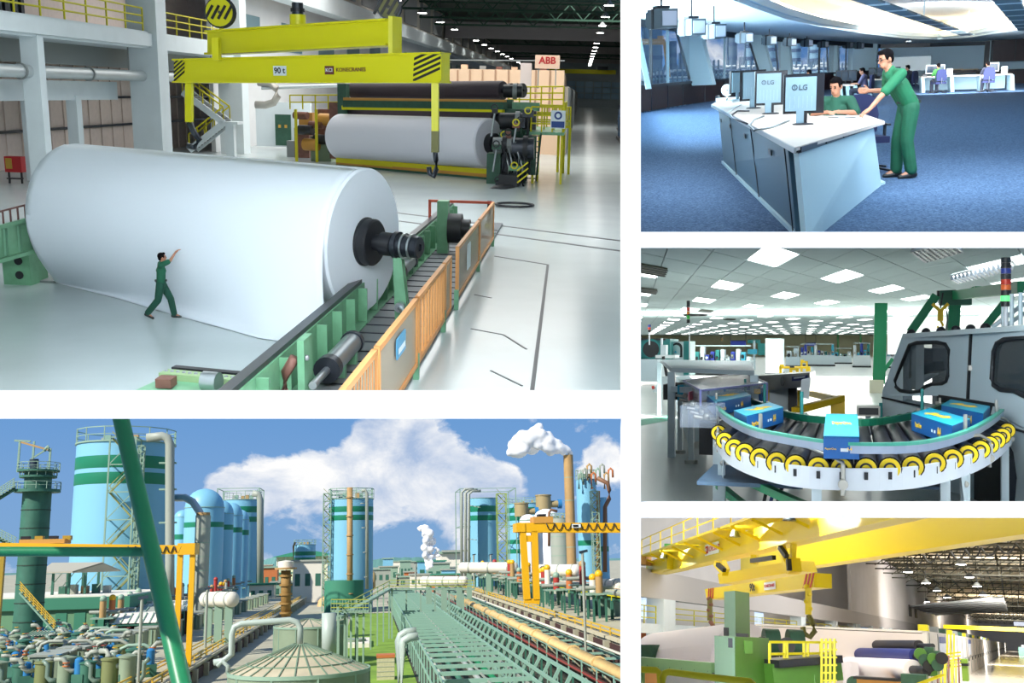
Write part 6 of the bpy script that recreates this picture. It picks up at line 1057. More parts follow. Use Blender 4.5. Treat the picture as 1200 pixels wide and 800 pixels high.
def far_machines():
 P = P3; rnd = random.Random(11); BL = mat('machine_cyan', (60, 170, 200), .5); NV = mat('panel_navy', (40, 60, 160), .5)
 def unit(u0, u1, v0, v1, y, body, label, det=8, seed=1):
  r = random.Random(seed); a = P.at(u0, v1, y); b = P.at(u1, v1, y); zt = P.at((u0 + u1) / 2, v0, y).z; t = thing(P, 'far_machine', label, 'machine', ((a.x + b.x) / 2, y, 0)); w = b.x - a.x
  t.bx('base', (a.x, y, 0), (b.x, y + w * .4 + 1, zt * .5), body); t.bx('plinth', (a.x - .05, y - .1, 0), (b.x + .05, y + 1, .12), DKM)
  for k in range(det):
   x = a.x + w * (k + .1) / det; h = zt * (.62 + .38 * r.random()); t.bx('station', (x, y + .1, zt * .45), (x + w * .75 / det, y + .9, h), (body, BL, CABL, WCOL, TEAL, NV)[r.randrange(6)]); t.rod('reel', (x + w * .3 / det, y - .05, zt * (.5 + .2 * r.random())), (x + w * .3 / det, y + .1, zt * .6), w / det * .25, (DKM, SST, WCOL)[r.randrange(3)], 10)
  t.bar('top_rail', (a.x, y, zt * 1.0), (b.x, y, zt * 1.0), .05, .05, CAB); return t
 unit(808, 880, 405, 424, 56, CABL, 'row of cyan and white stations behind the frame table', 12, 3)
 unit(938, 978, 403, 423, 84, CABL, 'white and cyan machine line under the small navy banner', 10, 5)
 unit(1000, 1020, 402, 425, 80, WCOL, 'white machine with cyan drums left of the green column', 5, 6)
 unit(978, 998, 408, 422, 95, CABL, 'small pale machine between two larger ones at the far wall', 4, 7)
 unit(1036, 1052, 403, 424, 78, CABL, 'cyan topped machine right of the green column', 4, 8)
 unit(921, 937, 406, 424, 80, CAB, 'grey blue stacked unit beside the tall pale cabinet', 2, 9)
 t = thing(P, 'tall_cabinet', 'tall pale grey cabinet with small vent at the top', 'cabinet', P.fl(906, 440)); pbox(P, t, 'body', 897, 396.5, 916, 440, 54, 3, CABL); pbox(P, t, 'vent', 903, 398, 910, 400.5, 53.9, .1, CAB); pbox(P, t, 'seam', 906.3, 402, 906.7, 440, 53.92, .1, CAB); pbox(P, t, 'plinth', 896.5, 437, 916.5, 441, 53.8, 3, DKM)
 for i, (u0, v0, u1, v1, y) in enumerate(((856, 399, 874, 405, 90), (944, 401.5, 956, 405, 120))): a = P.at(u0, v1, y); b = P.at(u1, v0, y); t = thing(P, 'hanging_banner', ('larger navy banner hanging near the far cream wall', 'small navy banner hanging over the white machine line')[i], 'banner', a); t.bx('cloth', a, b + Vector((0, .08, 0)), NV); t.bar('rod', Vector((a.x, y, b.z)), b, .06, .06, DKM); t.rod('wire', Vector((a.x, y, b.z)), Vector((a.x, y, ZC)), .02, DKM, 6); t.rod('wire', b, Vector((b.x, y, ZC)), .02, DKM, 6)
 t = thing(P, 'dark_screen_board', 'dark display board on the far line beside the banner', 'display', P.at(882, 402, 70)); pbox(P, t, 'panel', 876, 398, 891, 402, 70, .3, TEAL); pbox(P, t, 'sub_panel', 876, 409, 887, 415, 68, .3, BL); pbox(P, t, 'round_unit', 888, 402, 896, 416, 66, .5, TEAL); a = P.at(884, 410, 70); t.bar('mast', Vector((a.x, 70, 0)), P.at(884, 399, 70), .15, .15, CAB)
 for i, (u, v, y) in enumerate(((913, 424, 45), (925, 428, 42), (938, 421, 60))): p = P.fl(u, 405 + 1.6 * 1200 / y); t = thing(P, 'yellow_guard', ('yellow guard frame at the foot of the tall cabinet', 'yellow bollard with dark lid beside the tall cabinet', 'yellow post before the white machine line')[i], 'guard', p); w_ = (1.2, .25, .3)[i]; t.bx('post', p, p + Vector((.12, .2, .7)), YG); t.bx('post', p + Vector((w_, 0, 0)), p + Vector((w_ + .12, .2, .7)), YG); t.bx('rail', p + Vector((0, 0, .6)), p + Vector((w_ + .12, .2, .7)), YG); t.bx('lid', p + Vector((.02, 0, .7)), p + Vector((.2, .2, .78)), DKM if i == 1 else YG)
 t = thing(P, 'teal_machine', 'teal machine with round dark window at the left edge of the hall', 'machine', P.fl(770, 440)); pbox(P, t, 'upper_body', 745, 397, 785, 421, 42, 2.5, TEAL); pbox(P, t, 'roof', 744, 396.5, 779, 398.5, 41.9, 2.5, DKM); pbox(P, t, 'lower_body', 745, 421, 770, 447, 41, 2.5, CAB); c = P.at(763, 409, 41.9); t.lathe('window', c + Vector((0, -.02, 0)), [(0, 0), (.36, 0), (.36, .05), (0, .05)], DKM, 20, axis=(0, 1, 0)); t.lathe('window_ring', c + Vector((0, -.05, 0)), [(.34, 0), (.42, 0), (.42, .05), (.34, .05)], TEAL, 20, axis=(0, 1, 0)); pbox(P, t, 'control_box', 774, 404, 780.5, 416, 40.5, .5, CABL); pbox(P, t, 'mast', 774.2, 396, 776, 405, 40.4, .2, CABL); pbox(P, t, 'shelf', 768, 416, 791, 419.5, 40, 1.2, WCOL)
 t = thing(P, 'arched_cabinet', 'pale cabinet with arched dark window beside the teal machine', 'machine', P.fl(793, 440)); pbox(P, t, 'body', 785, 400, 801, 440, 43, 2, CABL); pbox(P, t, 'teal_side', 801, 399.5, 807.5, 440, 43, 2, TEAL); a = P.at(793.5, 410, 42.95); w_ = 6 / 1200 * 43
 arch = [a + Vector((-w_, 0, -.3))] + [a + Vector((w_ * math.cos(t_), 0, .1 + w_ * math.sin(t_))) for t_ in [math.pi - math.pi * k / 8 for k in range(9)]] + [a + Vector((w_, 0, -.3))]; t.prism('arched_window', arch, (0, .05, 0), DKM); t.prism('arched_pane', [a + (p - a) * .75 + Vector((-.03, -.03, -.02)) for p in arch], (0, .02, 0), mat('pane_pale', (180, 214, 220), .2)); t.lathe('cyan_lamp', a + Vector((-.06, -.05, -.12)), [(0, 0), (.08, 0), (0, .1)], BL, 12)
 for i, (u, v0, v1) in enumerate(((982, 397, 405), (1008.5, 397, 402), (1041, 397, 402))): a = P.at(u, 400, 150); t = thing(P, 'far_column', ('slim dark green column above the white machine line', 'slim dark green column left of the green steel column', 'slim dark green column right of the green steel column')[i], 'column', (a.x, 150, 0)); t.bar('shaft', (a.x, 150, 0), (a.x, 150, ZC), .25, .25, mat('far_green', (60, 120, 70), .6)); t.box('base', (a.x, 150, .1), (.5, .5, .2), DKM)
 t = thing(P, 'wall_camera', 'small brown camera on the far cream wall', 'camera', P.at(846, 397.5, 140)); p = P.at(846, 397.5, 140); t.box('body', p, (.25, .4, .35), mat('camera_brown', (110, 90, 50), .6)); t.rod('bracket', p, p + Vector((0, 0, .6)), .05, DKM, 6)
far_machines()
lamp_area(P0, 'packing_lamp', (2.3, 7.2, .698), 2.5, 62, (.95, 1, 1), target=(2.3, 7.297, -.302), sy=3.2)  # unseen fill just above the view, added to light the conveyor
lamp_area(P0, 'packing_strip', (2.4, 6.6, .634), 2.4, 75, (.95, 1, 1), target=(2.6, 12, -1.2), sy=.04)  # thin added fill above the view, brightens the packing machine front
# ================================================================ place 4: the winder hall with the yellow crane
YC = mat('girder_yellow', (232, 206, 10), .35); GR4 = mat('cabinet_green', (78, 128, 50), .45, var=.05); GR4L = mat('cabinet_pale_green', (140, 182, 160), .4); CREAMR = mat('cream_roof_sheet', (222, 206, 176), .8, var=.05, scale=.4); TRUSS = mat('truss_dark', (58, 56, 40), .6); ORW = mat('orange_wall', (222, 120, 50), .7)
ROOFZ = 19.5; XW = -25
def shell4():
 P = P4
 slab(P, 'floor', [(-60, 8, 0), (60, 8, 0), (60, 905, 0), (-60, 905, 0)], (0, 0, -.3), mat('shiny_cream_floor', (214, 208, 196), .14, var=.06, scale=.3))
 struct(P, 'wall_left', mat('winder_hall_wall', (226, 222, 220), .75, var=.03, scale=.3)).bx('wall', (XW - 8.4, 40, 0), (XW - 8, 200, 22)); struct(P, 'wall_left_upper', mat('winder_hall_wall')).bx('wall', (XW - .6, 190, 5.8), (XW, 905, 22)); struct(P, 'wall_left_lower', mat('winder_hall_wall')).bx('wall', (XW - 2.6, 190, 0), (XW - 2.2, 905, 5.8))
 struct(P, 'wall_gallery_end', mat('winder_hall_wall')).bx('wall', (XW - 8.4, 196, 0), (XW, 196.5, 22)); struct(P, 'wall_left_top', mat('winder_hall_wall')).bx('wall', (XW - 8.4, 40, 21.8), (XW, 200, 22.2))
 struct(P, 'wall_back', mat('winder_far_wall', (196, 196, 200), .7)).bx('wall', (-60, 900, 0), (60, 901, 22))
 struct(P, 'trim_runway', mat('runway_grey', (196, 192, 190), .7)).bx('runway', (XW - .8, 50, 6.2), (XW + .3, 905, 8.3))
 r = struct(P, 'ceiling', CREAMR).bx('roof', (-60, 8, ROOFZ + 1.4), (60, 905, ROOFZ + 1.8))
 for k in range(26): r.bx('roof_purlin', (-60, 40 + k * 9, ROOFZ + 1.15), (60, 40.3 + k * 9, ROOFZ + 1.4), TRUSS)
 for k in range(14): r.bx('roof_rib', (-30 + k * 5, 40, ROOFZ + 1.2), (-29.75 + k * 5, 880, ROOFZ + 1.4), TRUSS)
 quad(P0, 'wall_right_winder', [wpt(1325, 597, Y0), wpt(1325, 930, Y0), wpt(1325, 930, 30), wpt(1325, 762, 905), wpt(1325, 715, 905), wpt(1325, 597, 60)], mat('winder_hall_wall'))
 for y in (81, 140, 168, 192): struct(P, 'column', WCOL).bx('column', (XW - .9, y - 1.6, 0), (XW + .5, y + 1.6, 6.2))
 struct(P, 'floor_gallery', WCOL).bx('slab', (XW - 8, 45, 3.6), (XW + .2, 192, 4.3)); struct(P, 'wall_orange', ORW).bx('wall', (XW - 2.6, 45, 0), (XW - 2.4, 192, 3.6))
 for i, (a, b) in enumerate(((56, 79), (83, 138), (142, 190))): t = thing(P, 'guard_rail', ('yellow gallery rail left of the white column in the winder hall', 'yellow gallery rail behind the green machine post', 'yellow gallery rail above the drums')[i], 'railing', (XW, a, 4.3), mt=YRAIL); rail(t, (XW, a, 4.3), (XW, b, 4.3), 1.3, 8, .05, YRAIL, 2)
 for i, (y, z) in enumerate(((76, 4.9), (98, 4.8), (150, 4.9))):
  w = thing(P, 'window_%d' % (i + 6), None, None, (XW - 8, y, z), kind='structure')
  for a in range(3):
   for b in range(3): w.bx('pane', (XW - 8, y + a * 1.9, z + b * .95), (XW - 7.9, y + a * 1.9 + 1.7, z + b * .95 + .85), mat('lit_window_pane', (200, 222, 250), emit=.9))
 uw = thing(P, 'trim_wall_bays', None, None, (XW, 118, 4), kind='structure')
 for k in range(30): uw.bx('pilaster', (XW, 194 + k * 18, 2), (XW + .5, 196.4 + k * 18, 6.2), WCOL); uw.bx('dark_panel', (XW + .0, 198 + k * 18, 2.6), (XW + .1, 210 + k * 18, 5.6), mat('bay_shade', (186, 184, 186), .7))
 for k in (0, 1): uw.bx('small_window', (XW, 300 + 18 * k, 10), (XW + .1, 308 + 18 * k, 13), BLACK)
shell4()
def truss4(y, lab):
 T = thing(P4, 'roof_truss', lab, 'truss', (0, y, ROOFZ - 1.6), group='roof trusses of the winder hall'); z0, z1 = ROOFZ - 1.7, ROOFZ + 1.1
 for z in (z0, z1): T.bar('chord', (-26, y, z), (34, y, z), .26, .26, TRUSS)
 for k in range(15):
  x = -26 + 4 * k; T.bar('post', (x, y, z0), (x, y, z1), .18, .18, TRUSS); T.bar('diagonal', (x, y, z0), (x + 4, y, z1), .16, .16, TRUSS)
for k in range(13): truss4(62 + 15 * k, 'dark lattice truss under the cream roof of the winder hall')
for k in range(17): truss4(260 + 36 * k, 'dark lattice truss under the cream roof of the winder hall')
def lamps4():
 P = P4; pts = [(1109, 638), (1064, 670), (1126, 661), (1085, 683), (1098, 692), (1145, 687), (1136, 676), (1152, 697), (1040, 698), (1110, 700), (951, 667), (1085, 705), (1057, 704), (1092, 713), (1130, 712), (1105, 712), (1128, 709), (1165, 703)]
 for i, (u, v) in enumerate(pts):
  y = (ROOFZ - 2 - 4) * 1200 / max(22, (745 + (u - 975) * .0455 - v)); y = min(y, 600); q = P.at(u, v, y)
  t = thing(P, 'high_bay_lamp', 'bright round lamp hanging among the roof trusses of the winder hall', 'lamp', q, group='lamps of the winder hall'); r = .45 + y / 500
  t.lathe('reflector', q, [(r, 0), (r * .4, r * .8), (.08, r)], GREY, 14); t.rod('bulb', q + Vector((0, 0, -.05)), q, r * .9, mat('winder_lamp_glow', (255, 252, 250), emit=40), 14); t.rod('stem', q + Vector((0, 0, r * .8)), Vector((q.x, q.y, ROOFZ + 1.2)), .05, DSTEEL, 6)
 q = [P.at(*a) for a in ((1062, 712, 210), (1172, 701, 165), (1180, 716, 205), (1100, 721, 260))]; t = thing(P, 'ceiling_baffle', 'white slatted baffle hung under the roof over the long hood', 'ceiling panel', q[0]); z = q[1].z
 c = [Vector((p.x, p.y, 12.5)) for p in q]; c = [P.fl(u, v, 12.5) for u, v in ((1062, 711), (1176, 700), (1181, 716), (1098, 721))]
 t.prism('panel', c, (0, 0, .3), WCOL)
 for k in range(7): t.bar('slat', c[0].lerp(c[3], (k + .5) / 7) + Vector((0, 0, -.1)), c[1].lerp(c[2], (k + .5) / 7) + Vector((0, 0, -.1)), .3, .15, mat('bay_shade'))
 for p in c: t.rod('hanger', p, Vector((p.x, p.y, ROOFZ + 1.2)), .06, DSTEEL, 6)
lamps4()
lamp_area(P4, 'winder_lamp', (-7, 21, 5.9), 8, 2800, (1, .96, .92), target=(-11, 40, 2), sy=6)  # added fill floating before the machinery, no fixture there
lamp_area(P4, 'winder_lamp', (-8, 60, 17), 26, 14000, (1, .95, .9), sy=30)  # from here down the hall: fixtureless area lights standing in for roof lamps
lamp_area(P4, 'winder_lamp', (0, 130, 17.4), 20, 16000, (1, .96, .93), sy=40)
lamp_area(P4, 'winder_lamp', (0, 230, 17.4), 20, 40000, (1, .97, .95), target=(0, 300, 0), sy=40)
lamp_area(P4, 'winder_lamp', (0, 420, 17.4), 24, 90000, (1, .97, .95), target=(0, 470, 0), sy=80)
lamp_area(P4, 'winder_lamp', (0, 680, 17.4), 24, 120000, (1, .97, .95), target=(0, 760, 0), sy=80)
up_ = lamp_area(P4, 'winder_uplight', (3, 130, 8.5), 16, 15000, (1, .93, .85), target=(3, 130, 20), sy=90)  # added upward fill that brightens the roof, no such fixture in the hall
def crane4():
 P = P4; A0, A1 = P.fl(780, 669, 8.05), P.fl(1050, 606, 8.05); A0.z = A1.z = 0; dA = (A1 - A0).normalized(); nb = Vector((-dA.y, dA.x, 0))
 def girder(T, o, L, z0, z1, w): a = o; b = o + dA * L; T.prism('girder', [Vector((a.x, a.y, z0)), Vector((b.x, b.y, z0)), Vector((b.x, b.y, z1)), Vector((a.x, a.y, z1))], nb * w, YC); T.prism('bottom_flange', [p + nb * -.1 for p in (Vector((a.x, a.y, z0 - .06)), Vector((b.x, b.y, z0 - .06)), Vector((b.x, b.y, z0)), Vector((a.x, a.y, z0)))], nb * (w + .2), YC)
 T = thing(P, 'overhead_crane', 'yellow double girder overhead crane with lit walkway and nameplate', 'crane', (-20, 60, 8))
 girder(T, A0, 62, 8.05, 9.15, .7); oB = P.fl(926, 666, 8.05); oB.z = 0; oB = oB - dA * 14; girder(T, oB + dA * 2, 62, 8.05, 10.2, .8)
 out = -nb
 p = lambda s, o, z: Vector((A0.x, A0.y, z)) + dA * s + out * o
 for s0, s1 in ((-2, 11), (11.6, 22), (22.6, 34)): T.prism('walkway_plate', [p(s0, 0, 9.15), p(s1, 0, 9.15), p(s1, 1.5, 9.15), p(s0, 1.5, 9.15)], (0, 0, .12), YC)
 for k in range(10): s = -2 + 3.8 * k; T.bar('bracket', p(s, 0, 8.5), p(s, 1.45, 9.12), .1, .14, YC); T.bar('rail_post', p(s, 1.45, 9.25), p(s, 1.45, 10.4), .07, .07, YC)
 for z in (9.8, 10.4): T.bar('walkway_rail', p(-2, 1.45, z), p(34, 1.45, z), .06, .06, YC)
 e = p(-1.2, -.3, 8.5); T.box('end_carriage', e, (1.6, 8, .9), YC, rz=.5); T.prism('end_cap', [p(-.6, .05, 8.0), p(.6, .05, 8.0), p(.6, .05, 9.1), p(-.6, .05, 9.1)], nb * .8, YC)
 m = p(14.6, .03, 8.72); T.prism('nameplate', [m + dA * -1.75 + Vector((0, 0, -.33)), m + dA * 1.75 + Vector((0, 0, -.33)), m + dA * 1.75 + Vector((0, 0, .33)), m + dA * -1.75 + Vector((0, 0, .33))], out * .03, WCOL); ln = p(15.2, .06, 8.72); T.text('plate_lettering', 'KONECRANES', ln, dA, (0, 0, 1), .42, RED, .02, .005); lg = p(13.35, .06, 8.72); T.prism('plate_emblem', [lg + dA * -.35 + Vector((0, 0, -.22)), lg + dA * .35 + Vector((0, 0, -.22)), lg + dA * .35 + Vector((0, 0, .22)), lg + dA * -.35 + Vector((0, 0, .22))], out * .01, RED); T.text('emblem_lettering', 'KCI', lg + out * .03, dA, (0, 0, 1), .24, WCOL, .02, .004)
 for s in (5, 24, 33):
  q = p(s, 1.1, 9.0); f = T.lathe('floodlight', q, [(.12, 0), (.3, .35), (.1, .35)], DSTEEL, 12, axis=(0, 0, -1)); l = bpy.data.lights.new('girder_floodlight', 'SPOT'); l.energy = 1600; l.spot_size = 1.6; l.color = (1, .98, .8); lo = bpy.data.objects.new('girder_floodlight', l); COL.objects.link(lo); tgt = p(s + .8, 0, 8.5); lo.matrix_basis = P.M @ Matrix.Translation(q + out * .4 + Vector((0, 0, .1))) @ (q + out * .4 + Vector((0, 0, .1)) - tgt).to_track_quat('Z', 'Y').to_matrix().to_4x4()
 T.box('drive_motor', p(4.2, .6, 9.5), (.5, .5, .4), mat('motor_green', (60, 140, 70), .5)); T.box('end_buffer_box', p(-2.5, 1.2, 8.9), (.8, 1.4, .7), mat('amber_beam'))
 for k in range(16): s = 30 + 1.4 * k; q = Vector((oB.x, oB.y, 7.9)) + dA * s + nb * 1.0; T.tube('festoon_cable', [q, q + dA * .35 + Vector((0, 0, -.3)), q + dA * .7 + Vector((0, 0, -.38)), q + dA * 1.05 + Vector((0, 0, -.3)), q + dA * 1.4], .04, BLACK, 6)
 S = thing(P, 'hoist_spreader', 'yellow hoist beam and striped spreader hanging from the double girder crane', 'crane spreader', P.at(890, 690, 52))
 def beam(pts, yl, yr, th, name): a, b, c, d = (P.at(u, v, yl + (yr - yl) * (u - 826) / 128) for u, v in pts); n_ = Vector((-(b - a).y, (b - a).x, 0)).normalized() * th; S.prism(name, [a, b, c, d], n_, YC); return a, b, c, d, n_
 beam(((841, 672), (932, 656.5), (936, 669), (843, 684)), 60, 50, 1.0, 'hoist_beam'); a, b, c, d, n_ = beam(((826, 690), (954, 671), (954, 688), (828, 702)), 58, 46, .8, 'spreader_beam'); ex = (b - a).normalized(); o_ = -n_.normalized()
 for s0 in (.0, .9):
  for k in range(3): q = d.lerp(c, s0 + .02 + .025 * k) + o_ * .02; q2 = a.lerp(b, s0 + .045 + .025 * k) + o_ * .02; S.prism('hazard_stripe', [q, d.lerp(c, s0 + .032 + .025 * k) + o_ * .02, a.lerp(b, s0 + .057 + .025 * k) + o_ * .02, q2], o_ * .01, RED)
 m = a.lerp(b, .52).lerp(d.lerp(c, .52), .5) + o_ * .14; S.text('load_lettering', '90t', m, ex, (0, 0, 1), .5, HAZ, .03, .005); m = a.lerp(b, .66).lerp(d.lerp(c, .66), .5) + o_ * .03; S.prism('logo_plate', [m + ex * -.7 + Vector((0, 0, -.18)), m + ex * .7 + Vector((0, 0, -.18)), m + ex * .7 + Vector((0, 0, .18)), m + ex * -.7 + Vector((0, 0, .18))], o_ * .01, WCOL); S.text('logo_lettering', 'KONECRANES', m + o_ * .03, ex, (0, 0, 1), .19, RED, .02, .004)
 for (u0, v0, u1, v1, w) in ((840, 660, 850, 672, .5), (848, 657, 853, 668, .3), (884, 650, 884, 661, .6), (915, 640, 926, 670, .5), (930, 636, 928, 670, .35), (929, 655, 931, 671, .8)): S.bar('hanger_plate', P.at(u0, v0, 55 - (u0 - 840) * .07), P.at(u1, v1, 55 - (u1 - 840) * .07), w * .7, w * .5, YC)
 for (u0, v0, u1, v1) in ((841, 661, 849, 668), (914, 641, 922, 652), (881, 657, 907, 653), (924, 655, 925, 668)): S.bar('black_link', P.at(u0, v0, 54 - (u0 - 840) * .07), P.at(u1, v1, 54 - (u1 - 840) * .07), .2, .2, BLACK)
 for i, (u, v0, v1, v2, y) in enumerate(((832, 701, 727, 743, 57), (947.5, 688, 720, 746, 46.5))):
  a_, b_, c_ = P.at(u, v0, y), P.at(u, v1, y), P.at(u + 2, v2, y); S.bar('hook_leg', a_, b_, .2, .25, YC if i else mat('olive_steel')); S.tube('hook', [b_, b_.lerp(c_, .4) + Vector((.15, 0, 0)), c_ + Vector((.2, 0, .25)), c_, c_ + Vector((-.25, 0, .12)), c_ + Vector((-.3, 0, .4))], .12, mat('olive_steel') if i else BROWN, 8)
  for k in range(4): S.ball('chain_link', b_ + Vector((.05 * (-1) ** k, 0, .25 + .3 * k)), .14, BROWN if not i else YC, 5)
crane4()
def machine4():
 P = P4; A = P.at(774, 789, 46); B = P.at(876, 783, 42); ax = (B - A).normalized(); L = (B - A).length; r = 1.75
 T = thing(P, 'paper_roll', 'big white paper roll behind the green cabinet in the winder hall', 'paper roll', (A.x, A.y, 0)); T.lathe('paper_body', A, [(.2, 0), (r - .08, 0), (r, .08), (r, L), (.2, L)], mat('white_paper_warm', (246, 240, 248), .8), 72, axis=ax); T.lathe('end_rim', A - ax * .03, [(r - .2, 0), (r - .02, 0), (r - .02, .04), (r - .2, .04)], mat('rim_navy', (40, 40, 90), .5), 48, axis=ax); T.lathe('core', A - ax * .5, [(0, 0), (.35, 0), (.35, .5), (0, .5)], BROWN, 20, axis=ax)
 def two_face(name, lab, cat, uc, ul, ur, vt, vb, yc, yl, yr, m1, m2, top=None):
  t = thing(P, name, lab, cat, P.at(uc, vb, yc)); c0, l0, r0 = P.at(uc, vb, yc), P.at(ul, vb, yl), P.at(ur, vb, yr); c1, l1, r1 = P.at(uc, vt, yc), P.at(ul, vt, yl), P.at(ur, vt, yr); z1 = c1.z; z0 = c0.z
  f = lambda p, z: Vector((p.x, p.y, z)); b = l0 + r0 - c0; t.prism('left_face', [f(l0, z0), f(c0, z0), f(c0, z1), f(l0, z1)], (b - l0) * .02, m1); t.prism('body', [f(c0, z0), f(r0, z0), f(b, z0), f(l0 + (b - l0) * .021, z0)], (0, 0, z1 - z0), m2); return t, (c0, l0, r0, z0, z1)
 t, k = two_face('machine_cabinet', 'green machine cabinet with pale front and small vent', 'cabinet', 862, 838, 903, 746, 850, 30, 31.5, 32.5, GR4L, GR4); q = P.at(856.5, 753, 30.2); t.box('vent', q + Vector((0, -.03, 0)), (.13, .06, .26), DSTEEL); q = P.at(876, 758, 30.6); t.box('access_panel', q + Vector((.05, -.12, 0)), (.3, .05, .35), mat('cabinet_green_dark', (84, 130, 56), .5), rz=.95); lw = P.at(850, 792, 30.6); t.box('lower_band', P.at(850, 793, 30.55) + Vector((0, -.05, 0)), (.5, .03, .5), GR4, rz=-1.2) if False else None
 t, k = two_face('machine_post', 'tall green machine post rising behind the cabinet', 'machine post', 862, 849, 879, 692, 747, 33, 34, 34.5, GR4L, GR4); q = P.at(853, 740, 33); t.box('black_fitting', q + Vector((0, -.2, 0)), (.12, .2, .25), BLACK); q = P.at(870, 744, 32); t.box('black_fitting', q, (.35, .2, .1), BLACK)
 T = thing(P, 'winder_bar', 'long green beam across the front of the big roll', 'machine beam', P.at(800, 790, 36)); a, b = P.at(745, 776, 38), P.at(842, 785, 33); T.bar('beam', a, b, .5, .42, mat('sage_beam', (120, 160, 110), .5)); T.bar('dark_edge', a + Vector((0, -.3, -.12)), b + Vector((0, -.3, -.12)), .06, .08, BLACK)
 for k in range(7): p_ = a.lerp(b, (k + .5) / 7); T.ball('bolt', p_ + Vector((0, -.3, -.05)), .06, BLACK, 5)
 T.bar('back_beam', P.at(745, 764, 44), P.at(772, 764, 43.5), .8, .6, DGREEN); T.bar('post', Vector((a.x, a.y + .3, 0)), a + Vector((0, .3, -.2)), .4, .4, GR4)
 for i, u in enumerate((895, 923)):
  q = P.at(u, 752 + i, 37); t = thing(P, 'machine_drum', ('green hooded drum next to the tall machine post', 'green hooded drum with black sheave by the yellow rail')[i], 'drum', q); t.lathe('drum', q, [(0, 0), (.46, 0), (.46, .5), (0, .5)], DGREEN, 28, axis=(.9, .4, 0)); t.lathe('hub', q + Vector((0, -.2, -.1)), [(0, 0), (.28, 0), (.28, .3), (0, .3)], BLACK, 20, axis=(.2, -1, 0)); t.box('body', q + Vector((.1, .1, -.55)), (.7, .5, .6), BLACK); t.box('label', q + Vector((0, -.35, -.3)), (.08, .02, .12), WCOL)
 R_ = thing(P, 'operator_platform', 'dark platform with yellow rails beside the green cabinet', 'platform', P.at(940, 780, 32)); a, b = P.at(901, 777, 32), P.at(975, 771, 34); R_.bar('deck', a, b, .9, .22, DSTEEL); R_.bar('deck_beam', a + Vector((0, .2, -.35)), b + Vector((0, .2, -.35)), .5, .3, GR4); a2, b2 = P.at(902, 752, 32), P.at(978, 752, 34)
 for v0, v1 in ((752, 752.5), (766, 765)): R_.bar('rail', P.at(902, v0, 32), P.at(978, v1, 34), .07, .07, YRAIL)
 for s in (.0, .22, .26, .52, .58, .78, .95): R_.bar('rail_post', P.at(902, 753, 32).lerp(P.at(978, 752, 34), s), P.at(902, 777, 32).lerp(P.at(978, 771, 34), s), .08, .08, YRAIL)
 R_.bar('green_girder', P.at(900, 792, 32), P.at(980, 782, 34), .5, .7, GR4); p_ = P.at(945, 790, 33); R_.bx('leg', (p_.x - .25, 33, 0), (p_.x + .25, 33.4, p_.z), GR4); 
 for k in range(4): R_.bar('ladder_rail', P.at(963 + 5 * k, 748, 33), P.at(963 + 5 * k, 800, 33), .07, .07, YRAIL)
 for k in range(6): R_.bar('ladder_rung', P.at(962, 752 + 9 * k, 33), P.at(981, 752 + 9 * k, 33), .05, .05, YRAIL)
 H = thing(P, 'handrail', 'thick yellow tubular handrail in front of the green beam', 'handrail', P.at(770, 800, 14)); y = 14
 H.tube('rail', [P.at(u, v, y) for u, v in ((740, 783.5), (769, 785), (773, 788), (774, 800), (774, 830))], .045, YRAIL, 10); H.tube('rail', [P.at(u, v, y - .2) for u, v in ((777, 830), (777, 793), (779, 788.5), (784, 787), (830, 793), (880, 798.5), (884, 802), (884, 830))], .045, YRAIL, 10); 
 for u in (774, 777, 884): p_ = P.at(u, 830, y); H.rod('post', Vector((p_.x, p_.y, 0)), p_, .045, YRAIL, 8)
 S = thing(P, 'paper_web', 'white paper web hanging below the green beam', 'paper web', P.at(800, 800, 37)); S.prism('sheet', [P.at(777, 790, 38), P.at(838, 795, 34), P.at(838, 850, 34), P.at(782, 850, 38)], (0, .02, 0), mat('white_paper_warm'))
 O = thing(P, 'orange_panel', 'pale orange panel behind the foreground handrail', 'panel', P.at(760, 800, 40)); O.prism('panel', [P.at(745, 784, 40), P.at(772, 785, 40), P.at(772, 840, 40), P.at(745, 840, 40)], (0, .1, 0), mat('pale_orange', (250, 180, 110), .6)); O.bar('frame', P.at(745, 784, 39.9), P.at(772, 785, 39.9), .08, .08, YRAIL)
 def roll(u0, u1, v, v1, y0, y1, rr, m, name, lab):
  a, b = P.at(u0, v, y0), P.at(u1, v1, y1); d = (b - a).normalized(); t = thing(P, name, lab, 'roller', (a.x, a.y, a.z - rr)); t.lathe('cover', a, [(.1, 0), (rr, 0), (rr, (b - a).length), (.1, (b - a).length)], m, 36, axis=d); t.rod('journal', b, b + d * 2.0, rr * .45, BLACK, 12); t.rod('journal', a - d * .8, a, rr * .4, BROWN, 12); return t
 roll(1001, 1077, 755.5, 756.5, 84, 74, .36, mat('black_felt', (40, 38, 44), .5), 'felt_roll', 'black felt roll on top of the distant winder'); roll(996, 1073, 766, 768.5, 82, 72, .45, mat('navy_felt', (36, 44, 110), .5), 'felt_roll', 'navy blue felt roll in the middle of the distant winder'); roll(994, 1070, 780, 785, 80, 70, .62, mat('white_paper_warm'), 'paper_roll', 'white paper roll at the bottom of the distant winder')
 t = thing(P, 'paper_web', 'loose white paper sheet hanging at the end of the distant roll', 'paper web', P.at(998, 800, 78)); t.mesh('sheet', [P.at(988, 776, 79), P.at(996, 774.5, 78), P.at(1006, 777, 76), P.at(987, 850, 79), P.at(997, 850, 77), P.at(1011, 850, 75)], [(0, 1, 4, 3), (1, 2, 5, 4)], mat('white_paper_warm')); t.lathe('core', P.at(1000, 800, 76), [(0, 0), (.45, 0), (.45, .4), (0, .4)], DGREEN, 20, axis=(.3, -1, 0))
